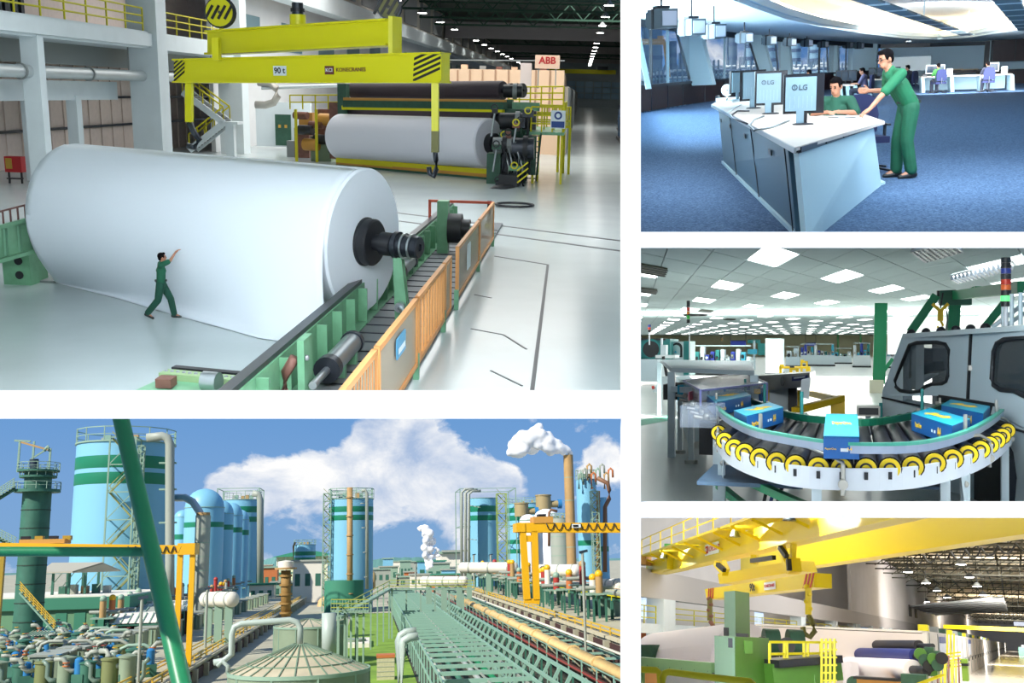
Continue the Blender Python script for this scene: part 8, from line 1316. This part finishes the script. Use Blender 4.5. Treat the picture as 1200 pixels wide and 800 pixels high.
def sheds():
 P = P5; y = 330
 a, b = P.at(0, 705, y), P.at(152, 705, y); G = thing(P, 'low_building', 'low green walled building with flat roof at the left', 'building', ((a.x + b.x) / 2, y, 0)); z = P.at(80, 700, y).z; z2 = P.at(80, 714, y).z
 G.bx('parapet', (a.x - 20, y, z2), (b.x, y + 60, z), WALLG); G.bx('wall', (a.x - 20, y + 1, 0), (b.x - 8, y + 55, z2), mat('mint_wall_pale', (104, 150, 112), .7)); G.bx('roof_slab', (a.x - 20, y + 1, z), (b.x - 1, y + 58, z + .4), WHT5)
 for k in range(6): p = P.at(20 + 22 * k, 722, y); G.bx('wall_bay', (p.x, y + .8, 2), (p.x + 3.2, y + 1, z2 - 1), WALLG)
 S = thing(P, 'roof_shelter', 'open shelter with grey pitched roof on the low building', 'shelter', P.at(80, 700, y + 20)); zb, zt = z + .4, P.at(80, 671, y + 20).z; xa, xb = P.at(52, 690, y + 20).x, P.at(113, 690, y + 20).x
 for x in (xa + 3, (xa + xb) / 2, xb - 3): S.bar('post', (x, y + 18, zb), (x, y + 18, zt), .7, .7, GSTD); S.bar('post', (x, y + 34, zb), (x, y + 34, zt), .7, .7, GSTD)
 S.prism('roof', [(xa, y + 14, zt), (xb - 6, y + 14, zt), (xb, y + 26, zt + 2.6), (xa, y + 26, zt + 2.8)], (0, 0, .5), mat('shelter_roof', (176, 172, 156), .7)); S.prism('roof_gable', [(xb - 6, y + 14, zt), (xb + 3, y + 38, zt), (xb, y + 26, zt + 2.6)], (0, 0, .4), mat('shelter_roof'))
 for k in range(5): S.box('stored_unit', (xa + 4 + 3.4 * k, y + 26, zb + 1.2), (2, 3, 2.4 + (k % 2)), (GSTD, GRP, TAN5)[k % 3]); S.bar('cross_brace', (xa + 2 + 3.6 * k, y + 18, zb + 2), (xa + 5.6 + 3.6 * k, y + 18, zt), .25, None, GST)
 for i, (u0, u1, v0, v1, y_) in enumerate(((124, 200, 721, 731, 300), (112, 215, 714.5, 719, 330), (150, 214, 707, 711, 350), (30, 65, 742, 745, 290))):
  a, b = P.at(u0, v1, y_), P.at(u1, v1, y_); zt_ = P.at(u0, v0, y_).z; t = thing(P, 'process_shed', ('long white roofed shed on green legs behind the pumps', 'long grey roofed shed behind the white one', 'pale shed roof farthest back by the green pipe', 'low dark shed roof near the dark tower')[i], 'shed', ((a.x + b.x) / 2, y_, 0))
  t.prism('roof', [(a.x, y_, a.z), (a.x + 1, y_ + 6, zt_), (b.x - 1, y_ + 6, zt_), (b.x, y_, a.z)], (0, 12, 0), WHT5 if i != 1 else GRP); n = 9
  for k in range(n + 1): x = a.x + (b.x - a.x) * k / n; t.bar('post', (x, y_ + 1, 0), (x, y_ + 1, a.z), .5, None, GSTD); t.bar('roof_rib', (x, y_ - .1, a.z + .1), (x, y_ + 6, zt_ + .2), .25, None, GST)
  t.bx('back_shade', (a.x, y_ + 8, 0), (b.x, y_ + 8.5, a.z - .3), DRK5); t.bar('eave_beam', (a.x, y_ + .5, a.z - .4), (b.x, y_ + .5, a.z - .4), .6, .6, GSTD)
  for k in range(7): x = a.x + (b.x - a.x) * (k + .5) / 7; t.rod('vessel', (x, y_ + 4, 0), (x, y_ + 4, a.z * .55), 1.1, (GSTD, TANKG, DRK5)[k % 3], 10)
 a = P.at(360, 690, 820); t = thing(P, 'green_roof_hall', 'cream hall with green pitched roof behind the small tank', 'building', (a.x, 820, 0)); x0, x1 = P.at(324, 660, 820).x, P.at(392, 660, 820).x; z0, z1 = P.at(350, 652, 820).z, P.at(356, 645, 820).z
 t.bx('wall', (x0, 820, 0), (x1, 880, z0), mat('cream_cladding', (206, 214, 176), .7)); t.prism('roof', [(x0 - 3, 815, z0), (x1 + 3, 815, z0), ((x0 + x1) / 2, 815, z1 + 1)], (0, 70, 0), mat('roof_green', (52, 140, 108), .6))
 for k in range(7): t.bx('wall_rib', (x0 + (x1 - x0) * k / 7, 819.5, 0), (x0 + (x1 - x0) * k / 7 + 1, 820, z0), WHT5)
 b = P.at(527, 660, 900); t = thing(P, 'white_store', 'white store building behind the steam plume', 'building', (b.x, 900, 0)); pbox(P, t, 'wall', 516, 648, 540, 672, 900, 60, WHT5); pbox(P, t, 'roof_edge', 515, 645.5, 541, 648.5, 898, 64, GST); pbox(P, t, 'pipe_deck', 518, 644, 560, 646.5, 895, 6, GRP)
sheds()
def pumps():
 P = P5; rnd = random.Random(5)
 def proto(label, k):
  t = thing(P, 'pump_unit', label, 'pump', (0, 0, -500), 0, 'pump units at the lower left', local=True)
  t.lathe('vessel', (0, 0, 0), [(1.5, 0), (1.5, 4.2), (1.7, 4.2), (1.7, 4.5), (0, 4.9)], (TANKG, GSTD, mat('olive_tank', (116, 124, 78), .6))[k], 18); t.lathe('motor', (3.0, -1.2, 2.0), [(.8, 0), (.8, 2.2), (.5, 2.5), (0, 2.6)], BLUE5, 14); t.bx('motor_base', (2.1, -2.2, 0), (4.2, -.2, 2), GSTD); t.bx('skid', (-2, -2.4, 0), (5.4, 2, .4), GSTD)
  t.tube('elbow_pipe', [(1.5, 0, 3), (2.6, .8, 3), (3.4, .9, 3.6), (3.5, .9, 4.6), (4.2, .9, 5.2), (5.6, .9, 5.2)], .42, GRP, 10); t.tube('suction_pipe', [(-1.5, -.4, 1), (-2.6, -.6, 1), (-3.2, -.6, 1.6), (-3.2, -.6, 3.4), (-4.2, -.6, 4)], .4, mat('pipe_sage', (112, 134, 122), .4), 10)
  for q in range(2): t.lathe('flange', (3.45, .9, 3.8 + .6 * q), [(.4, 0), (.65, 0), (.65, .2), (.4, .2)], (GRP, ORB)[k % 2], 12)
  t.lathe('valve_wheel', (4.8, .9, 6.0), [(.35, 0), (.5, 0), (.5, .12), (.35, .12)], (mat('wheel_red', (150, 60, 50), .5), BLUE5, YG5)[k], 12); t.rod('valve_stem', (4.8, .9, 5.2), (4.8, .9, 6.05), .1, GST, 6)
  return t
 pr = [proto('grey green pump vessel with blue motor in the crowded pump yard', 0), proto('dark green pump vessel with bent pipes in the crowded pump yard', 1), proto('olive pump vessel with pale suction pipe in the crowded pump yard', 2)]
 used = set(); spots = []
 for row, v in enumerate((800, 789, 779, 770, 762, 755)):
  n = (7, 7, 7, 8, 8, 8)[row]
  for k in range(n):
   u = -4 + (155 - 6 * row) * (k + .5 * (row % 2)) / (n - 1) + rnd.uniform(-3, 3)
   if u > 172 - 6 * row: continue
   spots.append((u, v))
 for i, (u, v) in enumerate(spots):
  p = P.fl(u, v + 4, 3.0); k = i % 3; rz = rnd.uniform(-.5, .5) + (.0 if i % 2 else 3.1); M = P.M @ Matrix.Translation(p) @ Matrix.Rotation(rz, 4, 'Z') @ Matrix.Diagonal((1, 1, rnd.uniform(.85, 1.2), 1))
  if k not in used: pr[k].ob.matrix_basis = M; used.add(k)
  else: copy_tree(pr[k].ob, M)
 for i in range(10):
  u, v = 8 + rnd.random() * 130, 752 + rnd.random() * 42; p = P.fl(u, v, 3.0); T = thing(P, 'pipe_loop', 'pale looping pipe standing among the pump units', 'pipe', p, group='pipe loops in the pump yard'); T.tube('pipe', [p, p + Vector((0, 0, 4)), p + Vector((.6, 0, 5.2)), p + Vector((2, 0, 5.8)), p + Vector((5, 0, 5.8)), p + Vector((6.3, 0, 5.2)), p + Vector((6.8, 0, 4)), p + Vector((6.8, 0, 0))], .38, GRP if i % 2 else GST, 10); T.lathe('flange', p + Vector((0, 0, 2)), [(.38, 0), (.6, 0), (.6, .25), (.38, .25)], GRP, 12)
 for i in range(22):
  s = i / 21; v = 800 - 3; x = -62 + 8 * s; y = 215 + 330 * s ** 1.3; h = 4.6; T = thing(P, 'transformer_box', 'grey ribbed cabinet in the row along the left plant road', 'cabinet', (x, y, 3), group='ribbed cabinets along the left road'); T.bx('body', (x - 2.6, y, 3), (x + 2.6, y + 6, 3 + h), TANKG); T.bx('lid', (x - 2.9, y - .3, 3 + h), (x + 2.9, y + 6.3, 3.4 + h), GRP)
  for k in range(4): T.bx('rib', (x - 2.2 + 1.2 * k, y - .25, 3.4), (x - 1.9 + 1.2 * k, y, 2.6 + h), GST)
 for side in (0, 1):
  n = 26
  for i in range(n):
   s = i / (n - 1); y = (300 + 330 * s) if side == 0 else (250 + 330 * s); x = (-72 - 2 * math.sin(s * 9)) if side == 0 else 55 + 1.5 * math.sin(i); z = 3 if side == 0 else 8.5
   T = thing(P, 'valve_station', ('small valve station with red and tan fittings on the left pipe deck', 'valve station with red motor on the right pump platform')[side], 'valve', (x, y, z), group=('valve stations of the left deck', 'valve stations of the right platform')[side]); h = 9 + 4 * rnd.random()
   T.bar('leg', (x - 1.5, y, z), (x - 1.5, y, z + h * .6), .5, None, GSTD); T.bar('leg', (x + 1.5, y, z), (x + 1.5, y, z + h * .6), .5, None, GSTD); T.bx('deck', (x - 3, y - 1, z + h * .6), (x + 3, y + 5, z + h * .6 + .4), GST); T.rod('valve_body', (x, y, z + h * .6), (x, y, z + h), .9, (ORB, mat('valve_red', (170, 54, 44), .5), TAN5, WHT5)[rnd.randrange(4)], 10); T.ball('actuator', (x, y, z + h + .6), 1.0, (TAN5, mat('valve_red'), GST, YG5)[rnd.randrange(4)], 6); T.rod('line_pipe', (x - 4, y + 2, z + h * .75), (x + 4, y + 2, z + h * .75), .5, GRP, 8)
 for i, (x0, x1, y0, y1, z, lab) in enumerate(((-82, -76, 395, 560, 7.5, 'green pipe deck behind the left road'), (60, 68, 240, 560, 13, 'green pipe deck behind the right platform'))):
  T = thing(P, 'pipe_deck', lab, 'pipe deck', (x0, y0, 0)); T.bx('deck', (x0, y0, z), (x1, y1, z + .6), GSTD)
  for k in range(18): y = y0 + (y1 - y0) * k / 17; X = x1 if i == 0 else x0; T.bar('leg', (X, y, 3), (X, y, z), .7, None, GSTD); T.bar('rail_post', (X, y, z), (X, y, z + 2.5), .25, None, YRAIL if i else GST)
  X = x1 if i == 0 else x0
  for zz in (1.2, 2.5): T.bar('rail', (X, y0, z + zz), (X, y1, z + zz), .25, None, YRAIL if i else GST)
  for k in range(6): x = x0 + (x1 - x0) * (k + .4) / 6; T.rod('header_pipe', (x, y0, z + 2), (x, y1, z + 2), .9, (GRP, TAN5, WHT5, GST, GRP, ORB)[k], 10)
 for i, (u0, u1, v, y, rr) in enumerate(((540, 605, 665, 430, 2.2), (632, 678, 668, 360, 2.0), (700, 728, 685, 280, 1.6), (495, 546, 681, 380, 1.8), (240, 274, 702, 300, 2.0))):
  a, b = P.at(u0, v, y), P.at(u1, v, y - 10); d = (b - a).normalized(); T = thing(P, 'horizontal_tank', ('long white horizontal tank above the right valve row', 'white horizontal tank right of the yellow gantry legs', 'short white tank at the right edge', 'pale horizontal tank beside the steam plume', 'small white tank beside the left road')[i], 'tank', Vector((a.x, a.y, 0))); L = (b - a).length; T.lathe('shell', a, [(0, -rr * .4), (rr * .7, -rr * .2), (rr, .3), (rr, L - .3), (rr * .7, L + rr * .2), (0, L + rr * .4)], WHT5, 24, axis=d)
  for s in (.15, .5, .85): p = a.lerp(b, s); T.bar('saddle', (p.x, p.y, 0), p, 1.4, 2, GST); T.lathe('hoop', p, [(rr, 0), (rr * 1.04, 0), (rr * 1.04, .6), (rr, .6)], GRP, 24, axis=d)
pumps()
def cone_tanks():
 P = P5
 for i, (u, v, rp, z, y, hc, lab) in enumerate(((351, 785, 76, 10, None, 3.4, 'large round tank with ribbed conical roof in the foreground'), (362, 733, 38, 9, None, 1.6, 'medium round tank behind the foreground tank'), (388, 727, 18, 10, None, 1.0, 'smallest round tank behind the medium tank'))):
  c = P.fl(u, v, z); r = rp / 1200 * c.y; T = thing(P, 'cone_roof_tank', lab, 'tank', (c.x, c.y, 0)); T.lathe('wall', (c.x, c.y, 0), [(r, 0), (r, z)], TANKG, 64); T.lathe('roof', (c.x, c.y, z), [(r * 1.01, 0), (r * .1, hc), (0, hc)], ROOF5, 64, ); T.lathe('rim', (c.x, c.y, z - .3), [(r, 0), (r * 1.02, 0), (r * 1.02, .5), (r, .5)], GST, 64)
  n = 28 if i == 0 else 18
  for k in range(n): a = 2 * math.pi * k / n; T.bar('roof_rib', (c.x + r * math.cos(a), c.y + r * math.sin(a), z + .12), (c.x + r * .1 * math.cos(a), c.y + r * .1 * math.sin(a), z + hc + .1), .16 if i == 0 else .12, .12, mat('rib_green', (116, 140, 118), .5))
  if i == 0:
   for f_ in (.45, .75): T.lathe('roof_ring', (c.x, c.y, z + hc * (1 - f_) * 1.1), [(r * f_ - .1, 0), (r * f_ + .1, 0), (r * f_ + .1, .18), (r * f_ - .1, .18)], mat('rib_green'), 64)
   ap = Vector((c.x, c.y, z + hc)); T.tube('vent_pipe', [ap, ap + Vector((0, 0, 2.2)), ap + Vector((-.5, 0, 3.0)), ap + Vector((-1.5, 0, 3.3)), ap + Vector((-8, 0, 3.0)), ap + Vector((-8.9, 0, 2.6)), ap + Vector((-9.2, 0, 1.6)), ap + Vector((-9.2, 0, -1)), ap + Vector((-10.2, 0, -1.8)), ap + Vector((-11.5, 0, -2))], .42, mat('pipe_pale', (170, 184, 176), .4), 12)
   T.tube('side_pipe', [(c.x - r, c.y - 1, z), (c.x - r, c.y - 1, z + 1), (c.x - r - .8, c.y - 1, z + 1.6), (c.x - r - 1.4, c.y - 1, z + 1)], .3, mat('pipe_pale'), 10)
  for k in range(10): a = 2 * math.pi * k / 10; T.bar('wall_stiffener', (c.x + r * 1.005 * math.cos(a), c.y + r * 1.005 * math.sin(a), 0), (c.x + r * 1.005 * math.cos(a), c.y + r * 1.005 * math.sin(a), z), .25, None, GST)
 pipe5('pale vent post in front of the medium tank', [(385.5, 718, 180), (385.5, 770, 180)], 1.2, mat('pipe_pale')); pipe5('rusty tan column pipe on the left deck', [(335, 668, 330), (335, 690, 330), (335, 722, 330)], 1.5, mat('rusty_tan', (150, 116, 60), .7), 5); p = P.at(335, 667, 330); t = thing(P, 'walk_platform', 'small tan platform on top of the rusty column pipe', 'platform', p); t.lathe('disc', p, [(0, 0), (3.4, 0), (3.4, .6), (0, .6)], TAN5, 16); t.lathe('cap', p, [(2.4, .6), (2.4, 2.4), (0, 2.8)], WHT5, 16)
 for i, (u, v, rp) in enumerate(((388, 698, 12), (402, 700, 11), (394, 705, 13), (380, 704, 8))): q = P.fl(u, v + 6, 0); r = rp / 1200 * q.y; t = thing(P, 'sand_heap', 'low tan sacked heap beside the middle tank', 'heap', q, group='tan heaps by the middle tank'); t.lathe('heap', q, [(r, 0), (r * .85, 3), (r * .3, 5), (0, 5.2)], mat('heap_tan', (206, 168, 120), .9, var=.1, scale=.3), 12)
 q = P.fl(452, 798); t = thing(P, 'brick_pit', 'small square block with rusty top on the grass', 'block', q); t.bx('body', (q.x - 1.8, q.y, 0), (q.x + 1.8, q.y + 3.5, 4.6), mat('pit_pale', (190, 184, 150), .8, var=.1)); t.bx('rusty_top', (q.x - 1.9, q.y - .1, 4.6), (q.x + 1.9, q.y + 3.6, 5.2), ORB)
 for k in range(4): t.bx('course', (q.x - 1.85, q.y - .06, .9 + .95 * k), (q.x + 1.85, q.y, 1.0 + .95 * k), GRP)
 q = P.fl(416, 760); t = thing(P, 'round_pit', 'pale square basin with a round dark lid on the lawn edge', 'basin', q); t.bx('basin', (q.x - 5, q.y, 0), (q.x + 4, q.y + 22, 1.4), WHT5); t.lathe('lid', (q.x - 1, q.y + 9, 1.4), [(4, 0), (4, .6), (0, .9)], TANKG, 28)
 q = P.fl(427, 702); t = thing(P, 'brown_vessel', 'brown vessel with a bent outlet near the middle tank', 'vessel', q); t.lathe('shell', q, [(5, 0), (5, 9), (5.6, 9), (5.6, 10), (2, 12)], BROWN, 20); t.tube('outlet', [q + Vector((0, 0, 12)), q + Vector((0, 0, 15)), q + Vector((1.5, 0, 16.5)), q + Vector((4, 0, 16.5)), q + Vector((5.5, 0, 15)), q + Vector((5.5, 0, 6))], 1.2, mat('drum_brown'), 10)
cone_tanks()
def racks():
 P = P5
 T = thing(P, 'pipe_trestle', 'wide pale green trestle of steel cross beams running to the horizon', 'pipe trestle', (16, 130, 0)); x0, x1, z = 9.9, 22.5, 8.0; y0, y1 = 108, 560
 for x in (x0, x1): T.bar('edge_beam', (x, y0, z), (x, y1, z), .22, .5, RAILP); T.bar('lower_beam', (x, y0, z - 3.2), (x, y1, z - 3.2), .22, .4, RAILP)
 T.bar('mid_rail', ((x0 + x1) / 2, y0, z - .1), ((x0 + x1) / 2, y1, z - .1), .16, .3, GRP)
 n = 46
 for k in range(n):
  y = y0 + 9.8 * k; T.bar('cross_beam', (x0, y, z), (x1, y, z), .3, .6, RAILP); T.bar('post', (x0, y, z - 7.8), (x0, y, z), .26, .26, RAILP); T.bar('post', (x1, y, z - 7.8), (x1, y, z), .26, .26, RAILP)
  if k % 2: T.bar('web', (x0, y, z), ((x0 + x1) / 2, y + 4, z - .1), .16, None, RAILP); T.bar('web', ((x0 + x1) / 2, y + 4, z - .1), (x1, y, z), .16, None, RAILP); T.bar('low_cross', (x0, y, z - 3.2), (x1, y, z - 3.2), .2, None, GSTD)
 for i, x in enumerate((12, 14.5, 17.5, 20)): pipe5(('grey pipe laid in the trestle bay nearest the lawn', 'green pipe laid second in the trestle', 'silver pipe laid third in the trestle', 'dark green pipe laid by the far trestle beam')[i], [(x, y0, z - 3.2 + .5), (x, 330, z - 3.2 + .5), (x, y1, z - 3.2 + .5)], .42, (GRP, GSTD, mat('silver_duct'), PIPEG)[i])
 T = thing(P, 'rail_trough', 'green steel trough with slanting uprights beside the wide trestle', 'pipe rack', (28, 120, 0))
 for x, zz in ((28.8, 8), (27, 6.4), (24.6, 5)): T.bar('beam', (x, 112, zz), (x, y1, zz), .3, .55, RAILP if x > 26 else GRP)
 for k in range(48): y = 114 + 9.2 * k; T.bar('upright', (24.6, y, 1), (28.6, y, 7.9), .35, .5, RAILP); T.bar('foot', (28.8, y, 0), (28.8, y, 8), .3, None, GSTD)
 T = thing(P, 'cable_rail', 'thin stanchioned rail between the trough and the tan pipe', 'railing', (33, 120, 0))
 for zz in (5.2, 6.6, 8.2): T.bar('rail', (33, 130, zz), (33, y1, zz), .14, None, (mat('valve_red'), GRP, RAILP)[int(zz) % 3])
 for k in range(40): T.bar('stanchion', (33, 132 + 11 * k, 0), (33, 132 + 11 * k, 8.4), .2, None, RAILP)
 pipe5('thick tan insulated pipe along the pipe rack', [(37.2, 118, 7), (37.2, 300, 7), (37.2, 460, 7)], 1.05, mat('tan_insulation', (214, 184, 126), .7, var=.08, scale=.4), 16); pipe5('thin white rail pipe beyond the tan pipe', [(41.3, 130, 8.3), (41.3, 320, 8.3), (41.3, 560, 8.3)], .28, WHT5); pipe5('dark maroon pipe under the tan pipe', [(35.6, 118, 5.2), (35.6, 300, 5.2), (35.6, 540, 5.2)], .5, mat('pipe_maroon', (90, 56, 52), .6))
 T = thing(P, 'back_rack', 'green pipe rack of cross frames under the right platform edge', 'pipe rack', (42, 130, 0))
 for k in range(44): y = 132 + 10 * k; T.bar('frame_beam', (38.5, y, 6.8), (45.5, y, 6.8), .3, .4, RAILP); T.bar('frame_post', (44.5, y, 0), (44.5, y, 6.8), .3, None, RAILP)
 for x in (39.5, 43, 45): T.bar('long_beam', (x, 130, 6.9), (x, y1, 6.9), .25, .35, RAILP)
 for i, (u0, u1) in enumerate(((467, 482), (470.5, 484))): a = P.at(u1 + 6, 739 + 6 * i, 150 - 8 * i); b = P.at(u0, 741 + 6 * i, 150 - 8 * i); T = thing(P, 'bent_pipe', ('outer pale pipe bending down at the trestle foot', 'inner pale pipe bending down at the trestle foot')[i], 'pipe', Vector((b.x, b.y, 0))); T.tube('pipe', [a, b + Vector((1.0, 0, 0)), b + Vector((.3, 0, -.4)), b + Vector((0, 0, -1.2)), Vector((b.x, b.y, 2.4)), Vector((b.x, b.y, 0))], .55, mat('pipe_pale'), 14); T.lathe('flange', Vector((b.x, b.y, 2.4)), [(.55, 0), (.85, 0), (.85, .3), (.55, .3)], GRP, 14)
 for i, (v, y, z_, u0, u1) in enumerate(((690, 330, 15.5, 456, 556), (716, 250, 11.5, 388, 432))):
  a, b = P.at(u0, v, y), P.at(u1, v, y); T = thing(P, 'footbridge', ('green footbridge with yellow rail crossing the pipe racks', 'pale footbridge beside the middle tank')[i], 'footbridge', a); T.bar('deck', a, b, 2, .6, GST)
  for k in range(3): T.bar('hand_rail', a + Vector((0, -1, .9 * (k + 1))), b + Vector((0, -1, .9 * (k + 1))), .2, None, mat('rail_olive', (170, 176, 70), .5))
  for k in range(14): p = a.lerp(b, k / 13); T.bar('baluster', p + Vector((0, -1, 0)), p + Vector((0, -1, 2.7)), .15, None, GST)
  for k in range(6): p = a.lerp(b, (k + .2) / 6); T.bar('leg', Vector((p.x, p.y, 0)), p, .5, None, GST)
 a, b = P.at(396, 724, 245), P.at(456, 690, 330); T = thing(P, 'sloping_walkway', 'sloping green walkway climbing to the footbridge', 'walkway', a); T.bar('deck', a, b, 1.6, .5, GST)
 for k in range(2): T.bar('hand_rail', a + Vector((0, 0, 1.2 * (k + 1))), b + Vector((0, 0, 1.2 * (k + 1))), .2, None, mat('rail_olive'))
 for k in range(8): p = a.lerp(b, k / 7); T.bar('leg', Vector((p.x, p.y, 0)), p + Vector((0, 0, 2.4)), .4, None, GST)
 for i, (u, vt, y) in enumerate(((166.5, 701, 190), (682.5, 647, 200), (243, 690, 260), (487, 660, 500), (575, 650, 480), (555, 650, 500))): q = P.at(u, vt, y); T = thing(P, 'light_pole', ('tall grey light pole in front of the white shed', 'tall light pole at the right platform edge', 'grey light pole on the left road', 'thin light pole beside the steam plume', 'thin pole right of the banded tank', 'thin pole before the banded tank')[i], 'light pole', (q.x, y, 0)); T.rod('pole', (q.x, y, 0), q, .16 + y * .0006, GRP, 8); T.bar('lamp_head', q + Vector((-.6, 0, 0)), q + Vector((1.0, 0, .3)), .6, .5, mat('dark_motor'))
 rnd = random.Random(21)
 for i in range(34):
  u = 440 + 95 * rnd.random() if i < 22 else 300 + 80 * rnd.random(); y = 620 + rnd.random() * 500; p = P.at(u, 660, y); w = 8 + 14 * rnd.random(); h = 8 + 16 * rnd.random(); t = thing(P, 'distant_unit', 'small distant plant building below the hills', 'building', (p.x, y, 0), group='distant plant buildings'); t.bx('block', (p.x - w / 2, y, 0), (p.x + w / 2, y + 12, h), (WHT5, GST, GRP, TB5, ORB)[rnd.randrange(5)]); t.bx('roof', (p.x - w / 2 - 1, y - 1, h), (p.x + w / 2 + 1, y + 13, h + 1), (GST, GRP, WALLG)[rnd.randrange(3)])
  for k in range(3): t.bx('window', (p.x - w / 2 + w * (k + .2) / 3, y - .2, h * .4), (p.x - w / 2 + w * (k + .7) / 3, y, h * .7), GSTD)
racks()
def puffs(name, label, pts, mt, seed, vox):
 rnd = random.Random(seed); bm = bmesh.new()
 for p, r in pts:
  for k in range(9): o = Vector((rnd.uniform(-1, 1), rnd.uniform(-1, 1), rnd.uniform(-1, 1))) * r * .8; ellip(bm, p + o, (r * rnd.uniform(.35, .7),) * 3)
 me = fused(bm, vox, 1); One(P5, name, label, name.split('_')[-1], mt=mt).add('s', me, Matrix.Identity(4), None)
STEAM = mat('steam_white', (250, 250, 252), 1.0, alpha=.82, spec=0); SMOKE = mat('smoke_white', (252, 252, 252), 1.0, alpha=.7, spec=0)
S_ = lambda u, v, y, r: (P5.at(u, v, y), r * 1.35 / 1200 * y)
puffs('steam_plume', 'white steam plume rising behind the footbridge', [S_(503, 664, 700, 3), S_(503, 655, 700, 3.5), S_(501, 646, 700, 4.5), S_(503, 638, 700, 5), S_(499, 630, 700, 5), S_(496, 622, 700, 4.5), S_(513, 650, 700, 2.2), S_(513, 644, 700, 2)], STEAM, 4, .8)
puffs('stack_smoke', 'white smoke drifting left from the tall brown stack', [S_(669, 531, 400, 3), S_(662, 527, 400, 5), S_(651, 523, 400, 7), S_(638, 517, 400, 9), S_(624, 513, 400, 10), S_(612, 519, 400, 9), S_(602, 527, 400, 6), S_(628, 504, 400, 6)], SMOKE, 9, .9)
# ================================================================ trim every place at the partitions that bound it
def clip_all():
 lim = {'u': lambda u: Vector((1, -(u - 600) / F, 0)), 'v': lambda v: Vector((0, -(400 - v) / F, 1))}   # signed: right of u, above v
 RU, L_ = lim['u'](739.5), lim['u'](739.5) * -1
 B = {P1: [L_, lim['v'](473)], P2: [RU, lim['v'](281)], P3: [RU, lim['v'](281) * -1, lim['v'](597)], P4: [RU, lim['v'](597) * -1], P5: [L_, lim['v'](474) * -1]}
 bpy.context.view_layer.update(); key = {}
 for pl in B:
  for o in OWN[pl]: key[o] = pl
 for o in list(SC.objects):
  if o.type != 'MESH': continue
  r = o
  while r.parent: r = r.parent
  pl = key.get(r)
  if pl is None: continue
  M = o.matrix_world; cs = [M @ Vector(c) for c in o.bound_box]
  for n in B[pl]:
   d = [n.dot(c) for c in cs]
   if min(d) >= -1e-3: continue
   bm = bmesh.new(); bm.from_mesh(o.data); Mi = M.inverted_safe(); co = Mi @ Vector((0, 0, 0)); nn = (M.to_3x3().transposed() @ n).normalized()
   g = bmesh.ops.bisect_plane(bm, geom=bm.verts[:] + bm.edges[:] + bm.faces[:], plane_co=co, plane_no=nn, clear_inner=True)
   if not bm.verts: bm.free(); o.hide_render = True; DROP.append(o); break
   e = [x for x in g['geom_cut'] if isinstance(x, bmesh.types.BMEdge)]
   if e:
    try: bmesh.ops.holes_fill(bm, edges=e, sides=0)
    except Exception: pass
   me = bpy.data.meshes.new(o.data.name); bm.to_mesh(me); bm.free()
   mt = o.material_slots[0].material; me.materials.append(None); o.data = me; o.material_slots[0].link = 'OBJECT'; o.material_slots[0].material = mt
 for o in DROP:
  for c in list(o.children): DROP.append(c) if c not in DROP else None
 for o in DROP: bpy.data.objects.remove(o)
 for o in list(SC.objects):
  if o.type == 'EMPTY' and not o.children: bpy.data.objects.remove(o)
DROP = []
clip_all()
